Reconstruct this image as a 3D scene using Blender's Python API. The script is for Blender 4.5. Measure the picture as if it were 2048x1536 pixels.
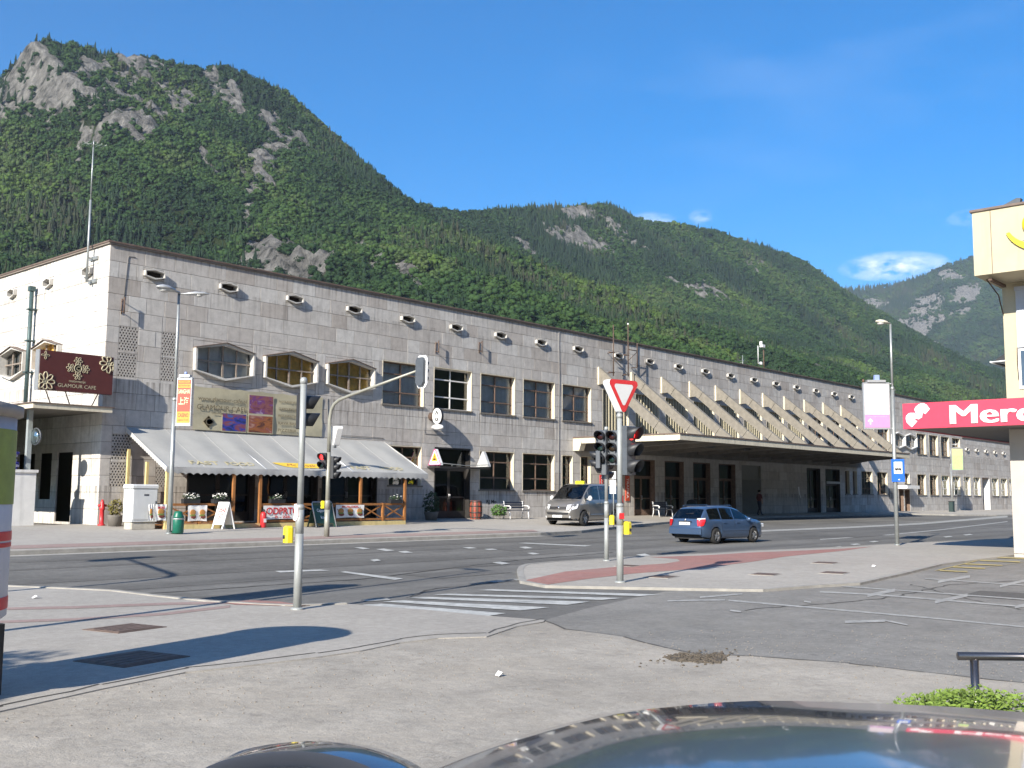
import bpy, bmesh, math, random
import numpy as np
from mathutils import Vector, Matrix, noise as mnoise

for o in list(bpy.data.objects):
    bpy.data.objects.remove(o)
SC = bpy.context.scene
COL = SC.collection
rnd = random.Random(7)
rad = math.radians

# ------------------------------------------------------------------ camera
# metres; the station front is the plane Y = 0, X runs along it, Z is up
EYE = Vector((-18.585, -36.851, 1.80))
F = 2087.0                                   # focal length in photo pixels (2048 wide)
YAW, PITCH, ROLL = rad(41.761), rad(6.067), rad(0.428)
_fw = Vector((math.cos(YAW)*math.cos(PITCH), math.sin(YAW)*math.cos(PITCH), math.sin(PITCH)))
_r = Vector((math.sin(YAW), -math.cos(YAW), 0.0))
_u = _r.cross(_fw)
RGT = _r*math.cos(ROLL) + _u*math.sin(ROLL)
UPV = _u*math.cos(ROLL) - _r*math.sin(ROLL)
cam_d = bpy.data.cameras.new('camera')
cam_d.sensor_width = 36.0
cam_d.lens = F/2048*36.0
cam_d.clip_start = 0.05
cam_d.clip_end = 30000
cam = bpy.data.objects.new('camera', cam_d)
COL.objects.link(cam)
cam.matrix_world = Matrix((
    (RGT.x, UPV.x, -_fw.x, EYE.x), (RGT.y, UPV.y, -_fw.y, EYE.y),
    (RGT.z, UPV.z, -_fw.z, EYE.z), (0, 0, 0, 1)))
SC.camera = cam

# ------------------------------------------------------------------ sky, sun, exposure
SUN_EL, SUN_AZ = rad(26.6), rad(194.5)       # towards the sun, azimuth from +X to +Y
SKY_STRENGTH = 0.088
world = bpy.data.worlds.new('World')
SC.world = world
world.use_nodes = True
wn, wl = world.node_tree.nodes, world.node_tree.links
wn.clear()
sky = wn.new('ShaderNodeTexSky')
sky.sky_type = 'NISHITA'
sky.sun_disc = False
sky.sun_elevation = SUN_EL
sky.sun_rotation = math.pi/2 - SUN_AZ
sky.altitude = 600
sky.air_density = 1.0
sky.dust_density = 0.25
sky.ozone_density = 5.0
tc = wn.new('ShaderNodeTexCoord')


def _math(op, a, b=None, clamp=False):
    n = wn.new('ShaderNodeMath'); n.operation = op; n.use_clamp = clamp
    for i, v in enumerate((a, b)):
        if v is None: continue
        if isinstance(v, (int, float)): n.inputs[i].default_value = v
        else: wl.new(v, n.inputs[i])
    return n.outputs[0]


def _dot(vec):
    n = wn.new('ShaderNodeVectorMath'); n.operation = 'DOT_PRODUCT'
    wl.new(tc.outputs['Generated'], n.inputs[0]); n.inputs[1].default_value = vec
    return n.outputs['Value']


nz = wn.new('ShaderNodeTexNoise'); nz.inputs['Scale'].default_value = 34; nz.inputs['Detail'].default_value = 7
nz.inputs['Roughness'].default_value = 0.6
mp = wn.new('ShaderNodeMapping'); mp.inputs['Scale'].default_value = (1, 1, 2.4)
wl.new(tc.outputs['Generated'], mp.inputs['Vector']); wl.new(mp.outputs[0], nz.inputs['Vector'])
nz2 = wn.new('ShaderNodeTexNoise'); nz2.inputs['Scale'].default_value = 5; nz2.inputs['Detail'].default_value = 6
mp2 = wn.new('ShaderNodeMapping'); mp2.inputs['Scale'].default_value = (1, 1, 3.2); mp2.inputs['Rotation'].default_value = (0.3, 0.5, 0)
wl.new(tc.outputs['Generated'], mp2.inputs['Vector']); wl.new(mp2.outputs[0], nz2.inputs['Vector'])
cloud = None
for (az, el, sa, se, amp) in ((21.4, 11.9, 2.8, .8, 1.5), (34.2, 14.9, 1.5, .5, .75), (31.3, 15.0, .75, .45, .7),
                              (17.6, 14.0, 1.2, .5, .5), (52, 33, 5, 1.0, 0.0), (-30, 16, 14, 3, 1.1), (140, 14, 18, 4, 1.1), (215, 20, 20, 5, .8)):
    a, e = rad(az), rad(el)
    c = Vector((math.cos(a)*math.cos(e), math.sin(a)*math.cos(e), math.sin(e)))
    t = Vector((-math.sin(a), math.cos(a), 0)); v = c.cross(t)
    u_ = _math('DIVIDE', _dot(t), math.sin(rad(sa))); v_ = _math('DIVIDE', _dot(v), math.sin(rad(se)))
    q = _math('ADD', _math('MULTIPLY', u_, u_), _math('MULTIPLY', v_, v_))
    m = _math('MULTIPLY', _math('SUBTRACT', 1.0, q, True), amp)
    m = _math('MULTIPLY', m, _math('GREATER_THAN', _dot(c), 0.0))
    cloud = m if cloud is None else _math('MAXIMUM', cloud, m)
shape = _math('SUBTRACT', _math('MULTIPLY', nz.outputs['Fac'], 2.6), 1.0, True)
cov = _math('MULTIPLY', cloud, shape, True)
# thin veil high on the right
a, e = rad(24), rad(27); c = Vector((math.cos(a)*math.cos(e), math.sin(a)*math.cos(e), math.sin(e)))
veil = _math('MULTIPLY', _math('SUBTRACT', _dot(c), 0.955), 16.0, True)
veil = _math('MULTIPLY', veil, _math('MULTIPLY', _math('SUBTRACT', nz2.outputs['Fac'], 0.5, True), 0.34))
cov = _math('ADD', cov, veil, True)
mix = wn.new('ShaderNodeMixRGB')
wl.new(cov, mix.inputs['Fac']); wl.new(sky.outputs[0], mix.inputs['Color1'])
mix.inputs['Color2'].default_value = (8.6, 8.8, 9.4, 1)
hsv = wn.new('ShaderNodeHueSaturation'); hsv.inputs['Saturation'].default_value = 1.34
wl.new(mix.outputs[0], hsv.inputs['Color'])
bg = wn.new('ShaderNodeBackground'); bg.inputs['Strength'].default_value = SKY_STRENGTH
wo = wn.new('ShaderNodeOutputWorld')
wl.new(hsv.outputs[0], bg.inputs['Color']); wl.new(bg.outputs[0], wo.inputs['Surface'])

sun_d = bpy.data.lights.new('sun', 'SUN')
sun_d.energy = 4.9
sun_d.angle = rad(0.5)
sun_d.color = (1.0, 0.93, 0.82)
sun = bpy.data.objects.new('sun', sun_d)
COL.objects.link(sun)
SUNDIR = Vector((math.cos(SUN_AZ)*math.cos(SUN_EL), math.sin(SUN_AZ)*math.cos(SUN_EL), math.sin(SUN_EL)))
sun.rotation_euler = SUNDIR.to_track_quat('Z', 'Y').to_euler()
sun.location = SUNDIR*60

vs = SC.view_settings
vs.view_transform = 'Standard'
vs.look = 'None'
vs.gamma = 1.0
vs.exposure = 1.16
try: vs.use_curve_mapping = False
except Exception: pass

# ------------------------------------------------------------------ measuring helpers (photo pixel -> point in the place)


def ray(px, py):
    return _fw + RGT*((px-1024)/F) + UPV*((768-py)/F)


def gz(px, py, z):
    d = ray(px, py); return EYE + d*((z-EYE.z)/d.z)


def gy(px, py, y=0.0):
    d = ray(px, py); return EYE + d*((y-EYE.y)/d.y)


def gx(px, py, x=0.0):
    d = ray(px, py); return EYE + d*((x-EYE.x)/d.x)


# ------------------------------------------------------------------ materials
MATS = {}


def mat(name, color, rough=0.7, metal=0.0, var=0.12, scale=6.0, bump=0.0, bscale=None, coat=0.0, spec=0.5, streak=0.0, emit=None, dirt=None):
    """procedural principled material: base colour with noise wear, optional vertical streaks and bump"""
    if name in MATS: return MATS[name]
    m = bpy.data.materials.new(name); m.use_nodes = True
    n, l = m.node_tree.nodes, m.node_tree.links
    b = n['Principled BSDF']
    b.inputs['Roughness'].default_value = rough
    b.inputs['Metallic'].default_value = metal
    b.inputs['Coat Weight'].default_value = coat
    b.inputs['Coat Roughness'].default_value = 0.04 if rough > .21 or rough < .19 else 0.05
    b.inputs['Specular IOR Level'].default_value = spec
    t = n.new('ShaderNodeTexCoord')
    no = n.new('ShaderNodeTexNoise'); no.inputs['Scale'].default_value = scale; no.inputs['Detail'].default_value = 6
    no.inputs['Roughness'].default_value = 0.65
    l.new(t.outputs['Object'], no.inputs['Vector'])
    rp = n.new('ShaderNodeMapRange'); rp.inputs[1].default_value = 0.3; rp.inputs[2].default_value = 0.7
    rp.inputs[3].default_value = 1-var; rp.inputs[4].default_value = 1+var
    l.new(no.outputs['Fac'], rp.inputs[0])
    mu = n.new('ShaderNodeVectorMath'); mu.operation = 'SCALE'
    mu.inputs[0].default_value = color[:3]; l.new(rp.outputs[0], mu.inputs['Scale'])
    out = mu.outputs[0]
    if streak or dirt:
        mp_ = n.new('ShaderNodeMapping'); mp_.inputs['Scale'].default_value = (5, 5, .5) if streak else (1.3, 1.3, 1.3)
        l.new(t.outputs['Object'], mp_.inputs[0])
        n2 = n.new('ShaderNodeTexNoise'); n2.inputs['Scale'].default_value = 1.0; n2.inputs['Detail'].default_value = 5
        l.new(mp_.outputs[0], n2.inputs['Vector'])
        r2 = n.new('ShaderNodeMapRange'); r2.inputs[1].default_value = .52; r2.inputs[2].default_value = .72
        r2.inputs[4].default_value = streak or .5
        l.new(n2.outputs['Fac'], r2.inputs[0])
        mx = n.new('ShaderNodeMixRGB'); l.new(r2.outputs[0], mx.inputs[0]); l.new(out, mx.inputs[1])
        mx.inputs[2].default_value = (*(dirt or [c*.45 for c in color[:3]]), 1)
        out = mx.outputs[0]
    l.new(out, b.inputs['Base Color'])
    if bump:
        nb = n.new('ShaderNodeTexNoise'); nb.inputs['Scale'].default_value = bscale or scale*4; nb.inputs['Detail'].default_value = 5
        l.new(t.outputs['Object'], nb.inputs['Vector'])
        bp = n.new('ShaderNodeBump'); bp.inputs['Strength'].default_value = bump; bp.inputs['Distance'].default_value = 0.02
        l.new(nb.outputs['Fac'], bp.inputs['Height']); l.new(bp.outputs[0], b.inputs['Normal'])
    if emit:
        b.inputs['Emission Color'].default_value = (*emit[:3], 1); b.inputs['Emission Strength'].default_value = emit[3]
    MATS[name] = m
    return m


def glass(name, tint=(.75, .8, .8), refl=0.14, rough=0.02):
    if name in MATS: return MATS[name]
    m = bpy.data.materials.new(name); m.use_nodes = True
    n, l = m.node_tree.nodes, m.node_tree.links
    n.clear()
    tr = n.new('ShaderNodeBsdfTransparent'); tr.inputs[0].default_value = (*tint, 1)
    gl = n.new('ShaderNodeBsdfGlossy'); gl.inputs['Roughness'].default_value = rough
    t = n.new('ShaderNodeTexCoord'); no = n.new('ShaderNodeTexNoise'); no.inputs['Scale'].default_value = 1.1
    l.new(t.outputs['Object'], no.inputs['Vector'])
    bp = n.new('ShaderNodeBump'); bp.inputs['Strength'].default_value = 0.06; bp.inputs['Distance'].default_value = .1
    l.new(no.outputs['Fac'], bp.inputs['Height']); l.new(bp.outputs[0], gl.inputs['Normal'])
    fr = n.new('ShaderNodeFresnel'); fr.inputs['IOR'].default_value = 1.5
    ad = n.new('ShaderNodeMath'); ad.operation = 'ADD'; ad.use_clamp = True; ad.inputs[1].default_value = refl*.5
    l.new(fr.outputs[0], ad.inputs[0])
    mx = n.new('ShaderNodeMixShader'); l.new(ad.outputs[0], mx.inputs[0]); l.new(tr.outputs[0], mx.inputs[1]); l.new(gl.outputs[0], mx.inputs[2])
    o = n.new('ShaderNodeOutputMaterial'); l.new(mx.outputs[0], o.inputs[0])
    MATS[name] = m
    return m


# ------------------------------------------------------------------ mesh builder
class MB:
    def __init__(self): self.v = []; self.f = []; self.m = []; self.s = []; self.M = None; self.mi = 0; self.sm = False

    def add(self, vs_, fs, sm=None):
        b = len(self.v)
        for p in vs_:
            p = Vector(p)
            self.v.append(tuple(self.M @ p if self.M else p))
        for f in fs:
            self.f.append(tuple(b+i for i in f)); self.m.append(self.mi); self.s.append(self.sm if sm is None else sm)
        return self

    def box(self, x0, x1, y0, y1, z0, z1):
        x0, x1 = min(x0, x1), max(x0, x1); y0, y1 = min(y0, y1), max(y0, y1); z0, z1 = min(z0, z1), max(z0, z1)
        return self.add([(x0, y0, z0), (x1, y0, z0), (x1, y1, z0), (x0, y1, z0), (x0, y0, z1), (x1, y0, z1), (x1, y1, z1), (x0, y1, z1)],
                        [(0, 3, 2, 1), (4, 5, 6, 7), (0, 1, 5, 4), (1, 2, 6, 5), (2, 3, 7, 6), (3, 0, 4, 7)], False)

    def bbox(self, x0, x1, y0, y1, z0, z1, b):
        """box with chamfered vertical and top edges"""
        x0, x1 = min(x0, x1), max(x0, x1); y0, y1 = min(y0, y1), max(y0, y1)
        ring = lambda i, z: [(x0+i, y0, z), (x1-i, y0, z), (x1, y0+i, z), (x1, y1-i, z), (x1-i, y1, z), (x0+i, y1, z), (x0, y1-i, z), (x0, y0+i, z)]
        r0 = ring(b, z0); r1 = ring(b, z1-b)
        r2 = [(min(max(x, x0+b), x1-b), min(max(y, y0+b), y1-b), z1) for x, y, z in r1]
        return self.loft([r0, r1, r2], closed=True, caps=True)

    def prism(self, pts, axis, a, b, sm=False):
        """polygon pts (2D) extruded along axis from a to b. axis x: pts=(y,z); y: (x,z); z: (x,y)"""
        n = len(pts)
        mk = {'x': lambda p, t: (t, p[0], p[1]), 'y': lambda p, t: (p[0], t, p[1]), 'z': lambda p, t: (p[0], p[1], t)}[axis]
        vs_ = [mk(p, a) for p in pts]+[mk(p, b) for p in pts]
        fs = [tuple(range(n-1, -1, -1)), tuple(range(n, 2*n))]+[(i, (i+1) % n, n+(i+1) % n, n+i) for i in range(n)]
        return self.add(vs_, fs, sm)

    def loft(self, rings, closed=True, caps=False, sm=None):
        n = len(rings[0]); vs_ = [p for r in rings for p in r]; fs = []
        for k in range(len(rings)-1):
            for i in range(n if closed else n-1):
                j = (i+1) % n
                fs.append((k*n+i, k*n+j, (k+1)*n+j, (k+1)*n+i))
        if caps:
            fs.append(tuple(range(n-1, -1, -1))); fs.append(tuple((len(rings)-1)*n+i for i in range(n)))
        return self.add(vs_, fs, sm)

    def cyl(self, p0, p1, r0, r1=None, n=10, caps=True, sm=True):
        r1 = r0 if r1 is None else r1
        p0, p1 = Vector(p0), Vector(p1); d = (p1-p0).normalized()
        a = d.orthogonal().normalized(); b = d.cross(a)
        rg = lambda p, r: [p+a*(r*math.cos(2*math.pi*i/n))+b*(r*math.sin(2*math.pi*i/n)) for i in range(n)]
        return self.loft([rg(p0, r0), rg(p1, r1)], True, caps, sm)

    def tube(self, pts, r, n=8, sm=True):
        pts = [Vector(p) for p in pts]; rings = []
        rr = r if isinstance(r, (list, tuple)) else [r]*len(pts)
        a = None
        for i, p in enumerate(pts):
            d = (pts[min(i+1, len(pts)-1)]-pts[max(i-1, 0)]).normalized()
            a = d.orthogonal().normalized() if a is None else (a-d*a.dot(d)).normalized()
            b = d.cross(a)
            rings.append([p+a*(rr[i]*math.cos(2*math.pi*k/n))+b*(rr[i]*math.sin(2*math.pi*k/n)) for k in range(n)])
        return self.loft(rings, True, True, sm)

    def lathe(self, prof, n=16, axis='z', o=(0, 0, 0), sm=True, caps=True):
        rings = []
        for r, h in prof:
            rg = []
            for i in range(n):
                c, s = r*math.cos(2*math.pi*i/n), r*math.sin(2*math.pi*i/n)
                p = {'z': (c, s, h), 'y': (s, h, c), 'x': (h, c, s)}[axis]
                rg.append((p[0]+o[0], p[1]+o[1], p[2]+o[2]))
            rings.append(rg)
        return self.loft(rings, True, caps, sm)

    def ball(self, c, r, n=10, m=6):
        rx, ry, rz = r if isinstance(r, (tuple, list)) else (r, r, r)
        rings = [[(c[0]+rx*math.sin(math.pi*k/m)*math.cos(2*math.pi*i/n), c[1]+ry*math.sin(math.pi*k/m)*math.sin(2*math.pi*i/n), c[2]-rz*math.cos(math.pi*k/m)) for i in range(n)] for k in range(m+1)]
        rings[0] = [(c[0]+rx*.02*math.cos(2*math.pi*i/n), c[1]+ry*.02*math.sin(2*math.pi*i/n), c[2]-rz) for i in range(n)]
        rings[-1] = [(c[0]+rx*.02*math.cos(2*math.pi*i/n), c[1]+ry*.02*math.sin(2*math.pi*i/n), c[2]+rz) for i in range(n)]
        return self.loft(rings, True, True, True)

    def leaves(self, c, r, n, size, rg, flat=0.0):
        """n leaf quads spread through an ellipsoid, thicker towards its surface"""
        for _ in range(n):
            while True:
                p = Vector((rg.uniform(-1, 1), rg.uniform(-1, 1), rg.uniform(-1, 1)))
                if .12 < p.length < 1: break
            p = p.normalized()*(p.length**.5)*rg.uniform(.8, 1.08)
            q = Vector((c[0]+p.x*r[0], c[1]+p.y*r[1], c[2]+p.z*r[2]))
            a = Vector((rg.gauss(0, 1), rg.gauss(0, 1), rg.gauss(0, 1)*(1-flat))).normalized()
            b = a.orthogonal().normalized(); s = size*rg.uniform(.6, 1.4)
            self.add([q-a*s, q+b*s*.45, q+a*s, q-b*s*.45], [(0, 1, 2, 3)], False)
        return self

    def build(self, name, mats, parent=None, label=None, attr=None, recalc=True):
        me = bpy.data.meshes.new(name)
        me.from_pydata(self.v, [], self.f)
        mats = mats if isinstance(mats, (list, tuple)) else [mats]
        for m in mats: me.materials.append(m)
        if self.f:
            me.polygons.foreach_set('material_index', self.m)
            me.polygons.foreach_set('use_smooth', self.s)
        if recalc and len(self.f) < 60000:
            bm = bmesh.new(); bm.from_mesh(me); bmesh.ops.recalc_face_normals(bm, faces=bm.faces); bm.to_mesh(me); bm.free()
        if attr:
            for k, vals in attr.items():
                at = me.attributes.new(k, 'FLOAT', 'FACE'); at.data.foreach_set('value', vals)
        me.update()
        return link(name, me, parent, label)


def link(name, me, parent=None, label=None):
    o = bpy.data.objects.new(name, me); COL.objects.link(o)
    if parent: o.parent = parent
    if label: o['label'] = label
    return o


def thing(name, label, cat, loc=(0, 0, 0), rz=0.0, group=None):
    o = bpy.data.objects.new(name, None); COL.objects.link(o)
    o.location = loc; o.rotation_euler = (0, 0, rz); o.empty_display_size = .3
    o['label'] = label; o['category'] = cat
    if group: o['group'] = group
    return o


def tag(o, label, cat, group=None):
    o['label'] = label; o['category'] = cat
    if group: o['group'] = group
    return o


def struct(o, kind='structure'):
    o['kind'] = kind; return o


def copy_tree(o, parent=None):
    c = o.copy(); COL.objects.link(c)
    if parent: c.parent = parent
    for ch in list(o.children): copy_tree(ch, c)
    return c


def text(name, s, m, parent, M, width=None, height=None, depth=0.004, bold=0.0, align='CENTER', label=None, shear=0.0):
    """lettering as a thin raised mesh; M places its local X (reading) / Y (up) plane"""
    cu = bpy.data.curves.new(name, 'FONT'); cu.body = s; cu.size = 1.0; cu.align_x = align; cu.align_y = 'CENTER'
    cu.offset = bold; cu.extrude = 0.5; cu.resolution_u = 3; cu.shear = shear
    ob = bpy.data.objects.new(name, cu); COL.objects.link(ob)
    dg = bpy.context.evaluated_depsgraph_get(); dg.update()
    me = bpy.data.meshes.new_from_object(ob.evaluated_get(dg))
    bpy.data.objects.remove(ob); bpy.data.curves.remove(cu)
    if not me.vertices: return None
    co = np.empty(len(me.vertices)*3); me.vertices.foreach_get('co', co); co = co.reshape(-1, 3)
    mn, mx_ = co.min(0), co.max(0)
    sx = width/(mx_[0]-mn[0]) if width else None; sy = height/(mx_[1]-mn[1]) if height else None
    sx = sx or sy; sy = sy or sx
    ox = {'CENTER': (mn[0]+mx_[0])/2, 'LEFT': mn[0], 'RIGHT': mx_[0]}[align]
    co[:, 0] = (co[:, 0]-ox)*sx; co[:, 1] = (co[:, 1]-(mn[1]+mx_[1])/2)*sy; co[:, 2] *= depth
    me.vertices.foreach_set('co', co.ravel()); me.materials.clear(); me.materials.append(m)
    me.transform(M); me.update(); me.name = name
    return link(name, me, parent, label)


def FRONT(x, y, z):       # plate facing -Y
    return Matrix.Translation((x, y, z)) @ Matrix.Rotation(math.pi/2, 4, 'X')


def WEST(x, y, z):        # plate facing -X
    return Matrix.Translation((x, y, z)) @ Matrix.Rotation(-math.pi/2, 4, 'Z') @ Matrix.Rotation(math.pi/2, 4, 'X')


def poly_sheet(name, pts, z, m, skirt=0.0, parent=None, kind='structure', zf=None):
    """flat (or zf-following) polygon sheet with an optional vertical skirt"""
    bm = bmesh.new()
    vs_ = [bm.verts.new((p[0], p[1], zf(p[0], p[1])+z if zf else z)) for p in pts]
    f = bm.faces.new(vs_); bm.normal_update()
    if f.normal.z < 0: f.normal_flip()
    if skirt:
        n = len(vs_); lo = [bm.verts.new((v.co.x, v.co.y, v.co.z-skirt)) for v in vs_]
        for i in range(n): bm.faces.new((vs_[i], vs_[(i+1) % n], lo[(i+1) % n], lo[i]))
    bmesh.ops.triangulate(bm, faces=[f])
    bmesh.ops.recalc_face_normals(bm, faces=bm.faces)
    me = bpy.data.meshes.new(name); bm.to_mesh(me); bm.free(); me.materials.append(m)
    o = link(name, me, parent)
    if kind: o['kind'] = kind
    return o


def subtract(rects, holes):
    """axis-aligned rectangles (a0,a1,z0,z1) minus holes"""
    out = list(rects)
    for h in holes:
        nxt = []
        for r in out:
            a0, a1, z0, z1 = max(r[0], h[0]), min(r[1], h[1]), max(r[2], h[2]), min(r[3], h[3])
            if a0 >= a1-1e-4 or z0 >= z1-1e-4: nxt.append(r); continue
            for q in ((r[0], a0, r[2], r[3]), (a1, r[1], r[2], r[3]), (a0, a1, r[2], z0), (a0, a1, z1, r[3])):
                if q[1]-q[0] > .02 and q[3]-q[2] > .02: nxt.append(q)
        out = nxt
    return out

# ================================================================== GROUND
def ground_mat(name, color, patch=.12, grit=.25, cracks=0.0, bump=.3, rough=.9, tint=None, tintamt=.3, lanes=0.0, spots=0.0):
    m = bpy.data.materials.new(name); m.use_nodes = True
    n, l = m.node_tree.nodes, m.node_tree.links
    b = n['Principled BSDF']; b.inputs['Roughness'].default_value = rough; b.inputs['Specular IOR Level'].default_value = .25
    t = n.new('ShaderNodeTexCoord')

    def noise(scale, detail=5, rgh=.6, warp=(1, 1, 1)):
        x = n.new('ShaderNodeTexNoise'); x.inputs['Scale'].default_value = scale; x.inputs['Detail'].default_value = detail
        x.inputs['Roughness'].default_value = rgh
        mp_ = n.new('ShaderNodeMapping'); mp_.inputs['Scale'].default_value = warp
        l.new(t.outputs['Object'], mp_.inputs[0]); l.new(mp_.outputs[0], x.inputs['Vector'])
        return x.outputs['Fac']

    def rng(v, a, b_, lo, hi):
        x = n.new('ShaderNodeMapRange'); x.inputs[1].default_value = a; x.inputs[2].default_value = b_
        x.inputs[3].default_value = lo; x.inputs[4].default_value = hi; l.new(v, x.inputs[0]); return x.outputs[0]

    def mul(a, b_):
        x = n.new('ShaderNodeMath'); x.operation = 'MULTIPLY'; l.new(a, x.inputs[0]); l.new(b_, x.inputs[1]); return x.outputs[0]
    f = mul(rng(noise(.16), .3, .7, 1-patch, 1+patch), rng(noise(1.7), .3, .7, 1-patch*.6, 1+patch*.6))
    f = mul(f, rng(noise(70, 3), .25, .75, 1-grit, 1+grit))
    f = mul(f, rng(noise(9, 4), .3, .7, 1-grit*.5, 1+grit*.5))
    if lanes:
        f = mul(f, rng(noise(.5, 3, .5, (.03, 1.6, 1)), .35, .65, 1-lanes, 1+lanes))
    h = noise(60, 4)
    if cracks:
        vo = n.new('ShaderNodeTexVoronoi'); vo.feature = 'DISTANCE_TO_EDGE'; vo.inputs['Scale'].default_value = .55
        wv = n.new('ShaderNodeVectorMath'); wv.operation = 'ADD'
        nn = n.new('ShaderNodeTexNoise'); nn.inputs['Scale'].default_value = 2.2; nn.inputs['Detail'].default_value = 6; nn.inputs['Roughness'].default_value = .7
        l.new(t.outputs['Object'], nn.inputs['Vector'])
        sc = n.new('ShaderNodeVectorMath'); sc.operation = 'SCALE'; sc.inputs['Scale'].default_value = 1.3; l.new(nn.outputs['Color'], sc.inputs[0])
        l.new(t.outputs['Object'], wv.inputs[0]); l.new(sc.outputs[0], wv.inputs[1]); l.new(wv.outputs[0], vo.inputs['Vector'])
        ck = rng(vo.outputs['Distance'], 0.0, .012, 1.0, 0.0)
        gate = rng(noise(.5, 3), .46, .58, 0, 1)
        ck = mul(ck, gate)
        f = mul(f, rng(ck, 0, 1, 1, 1-cracks))
    col = n.new('ShaderNodeVectorMath'); col.operation = 'SCALE'; col.inputs[0].default_value = color[:3]; l.new(f, col.inputs['Scale'])
    out = col.outputs[0]
    if tint:
        mx = n.new('ShaderNodeMixRGB'); l.new(rng(noise(.8, 6, .7), .45, .7, 0, tintamt), mx.inputs[0]); l.new(out, mx.inputs[1]); mx.inputs[2].default_value = (*tint, 1)
        out = mx.outputs[0]
    if spots:
        mx = n.new('ShaderNodeMixRGB'); l.new(rng(noise(3.3, 2), .66, .74, 0, spots), mx.inputs[0]); l.new(out, mx.inputs[1]); mx.inputs[2].default_value = (*[c*.4 for c in color[:3]], 1)
        out = mx.outputs[0]
    l.new(out, b.inputs['Base Color'])
    bp = n.new('ShaderNodeBump'); bp.inputs['Strength'].default_value = bump; bp.inputs['Distance'].default_value = .02
    l.new(h, bp.inputs['Height'])
    if cracks:
        bp2 = n.new('ShaderNodeBump'); bp2.inputs['Strength'].default_value = .4; bp2.inputs['Distance'].default_value = .05
        l.new(noise(7, 6, .75), bp2.inputs['Height']); l.new(bp.outputs[0], bp2.inputs['Normal']); l.new(bp2.outputs[0], b.inputs['Normal'])
    else:
        l.new(bp.outputs[0], b.inputs['Normal'])
    MATS[name] = m
    return m


M_ROAD = ground_mat('road_asphalt', (.146, .141, .129), patch=.2, grit=.3, lanes=.16, spots=.25)
M_LOT = ground_mat('lot_asphalt', (.215, .206, .187), patch=.22, grit=.3, spots=.25, tint=(.25, .235, .205), tintamt=.5)
M_PAVE = ground_mat('pavement_asphalt', (.355, .33, .29), patch=.1, grit=.2, bump=.15, spots=.15)
M_ROUGH = ground_mat('rough_asphalt', (.345, .315, .268), patch=.24, grit=.2, cracks=.3, bump=.18, tint=(.40, .355, .29), tintamt=.5, spots=.3)
M_FARPAVE = ground_mat('far_pavement_asphalt', (.37, .345, .305), patch=.1, grit=.2, bump=.15, spots=.2)
M_RED = ground_mat('red_cycle_asphalt', (.32, .165, .14), patch=.12, grit=.25, bump=.15, tint=(.28, .2, .18), tintamt=.6)
M_KERB = mat('kerb_concrete', (.30, .285, .255), .9, var=.2, scale=3, bump=.2)
M_PAINT = mat('road_paint', (.44, .44, .41), .75, var=.3, scale=5, dirt=(.17, .17, .16))
M_WORN = mat('worn_road_paint', (.33, .325, .30), .8, var=.35, scale=7, dirt=(.17, .168, .16))
M_YEL = mat('yellow_road_paint', (.42, .34, .13), .8, var=.3, scale=5, dirt=(.2, .19, .15))
M_SOIL = ground_mat('valley_ground', (.06, .07, .04), patch=.3, grit=.3)


def RZ(y):                                   # height of the carriageway
    if y < -17: return 0.0
    if y < -9.2: return .158*(y+17)/7.8
    return min(.48+.035*y, .48)


def PZ(y): return .60+.035*min(y, 0.0)       # height of the far pavement


ys = [-75, -17, -14, -11.5, -9.2, -7, -5, -2.5, 0.0, 1.2]
mb = MB()
rows = [[(x, y, RZ(y)) for x in (-120, -60, 0, 60, 160, 420)] for y in ys]
mb.loft(rows, closed=False)
struct(mb.build('road', M_ROAD))
poly_sheet('valley_ground', [(-3000, -2600), (6600, -2600), (6600, 4800), (-3000, 4800)], -.06, M_SOIL)

# far pavement with its kerb: strips between the kerb line and the station wall
kerb = [(-120, -9.2), (-30, -9.2), (14.2, -9.2), (17.5, -8.75), (21, -7.6), (25.5, -6.3), (30, -5.1), (35, -3.9), (40, -3.0), (46, -2.75), (60, -2.75),
        (70, -2.9), (74, -5.4), (80, -6.8), (110, -7.4), (160, -7.8), (420, -9)]
mb = MB()
mb.loft([[(x, 1.2, PZ(0)+.002) for x, y in kerb], [(x, 0, PZ(0)+.002) for x, y in kerb], [(x, y+.12, PZ(y)+.002) for x, y in kerb]], closed=False)
struct(mb.build('far_pavement', M_FARPAVE))
mb = MB()
mb.loft([[(x, y+.12, PZ(y)+.004) for x, y in kerb], [(x, y+.01, PZ(y)+.004) for x, y in kerb], [(x, y, PZ(y)-.01) for x, y in kerb], [(x, y-.005, RZ(y)-.05) for x, y in kerb]], closed=False)
struct(mb.build('far_kerb', M_KERB))
mb = MB()
mb.loft([[(x, -7.7, PZ(-7.7)+.006) for x in (-120, 0, 15.5)], [(x, -8.75, PZ(-8.75)+.006) for x in (-120, 0, 14.6)]], closed=False)
struct(mb.build('far_cycle_strip', ground_mat('faded_red_asphalt', (.31, .23, .205), grit=.2, bump=.15)))
# pale gutter strip beside the far kerb and pale edge line of the lay-by
mb = MB()
mb.loft([[(x, -9.21, RZ(-9.21)+.004) for x in (-120, 0, 14.2)], [(x, -9.62, RZ(-9.62)+.004) for x in (-120, 0, 14.2)]], closed=False)
struct(mb.build('far_gutter', mat('gutter_concrete', (.33, .315, .28), .9, var=.2, scale=2)))

ZL, ZR_, ZN = .004, .020, .032               # lot asphalt, rough apron, near pavement
G = lambda pts, z: [tuple(gz(x, y, z)[:2]) for x, y in pts]

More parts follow.
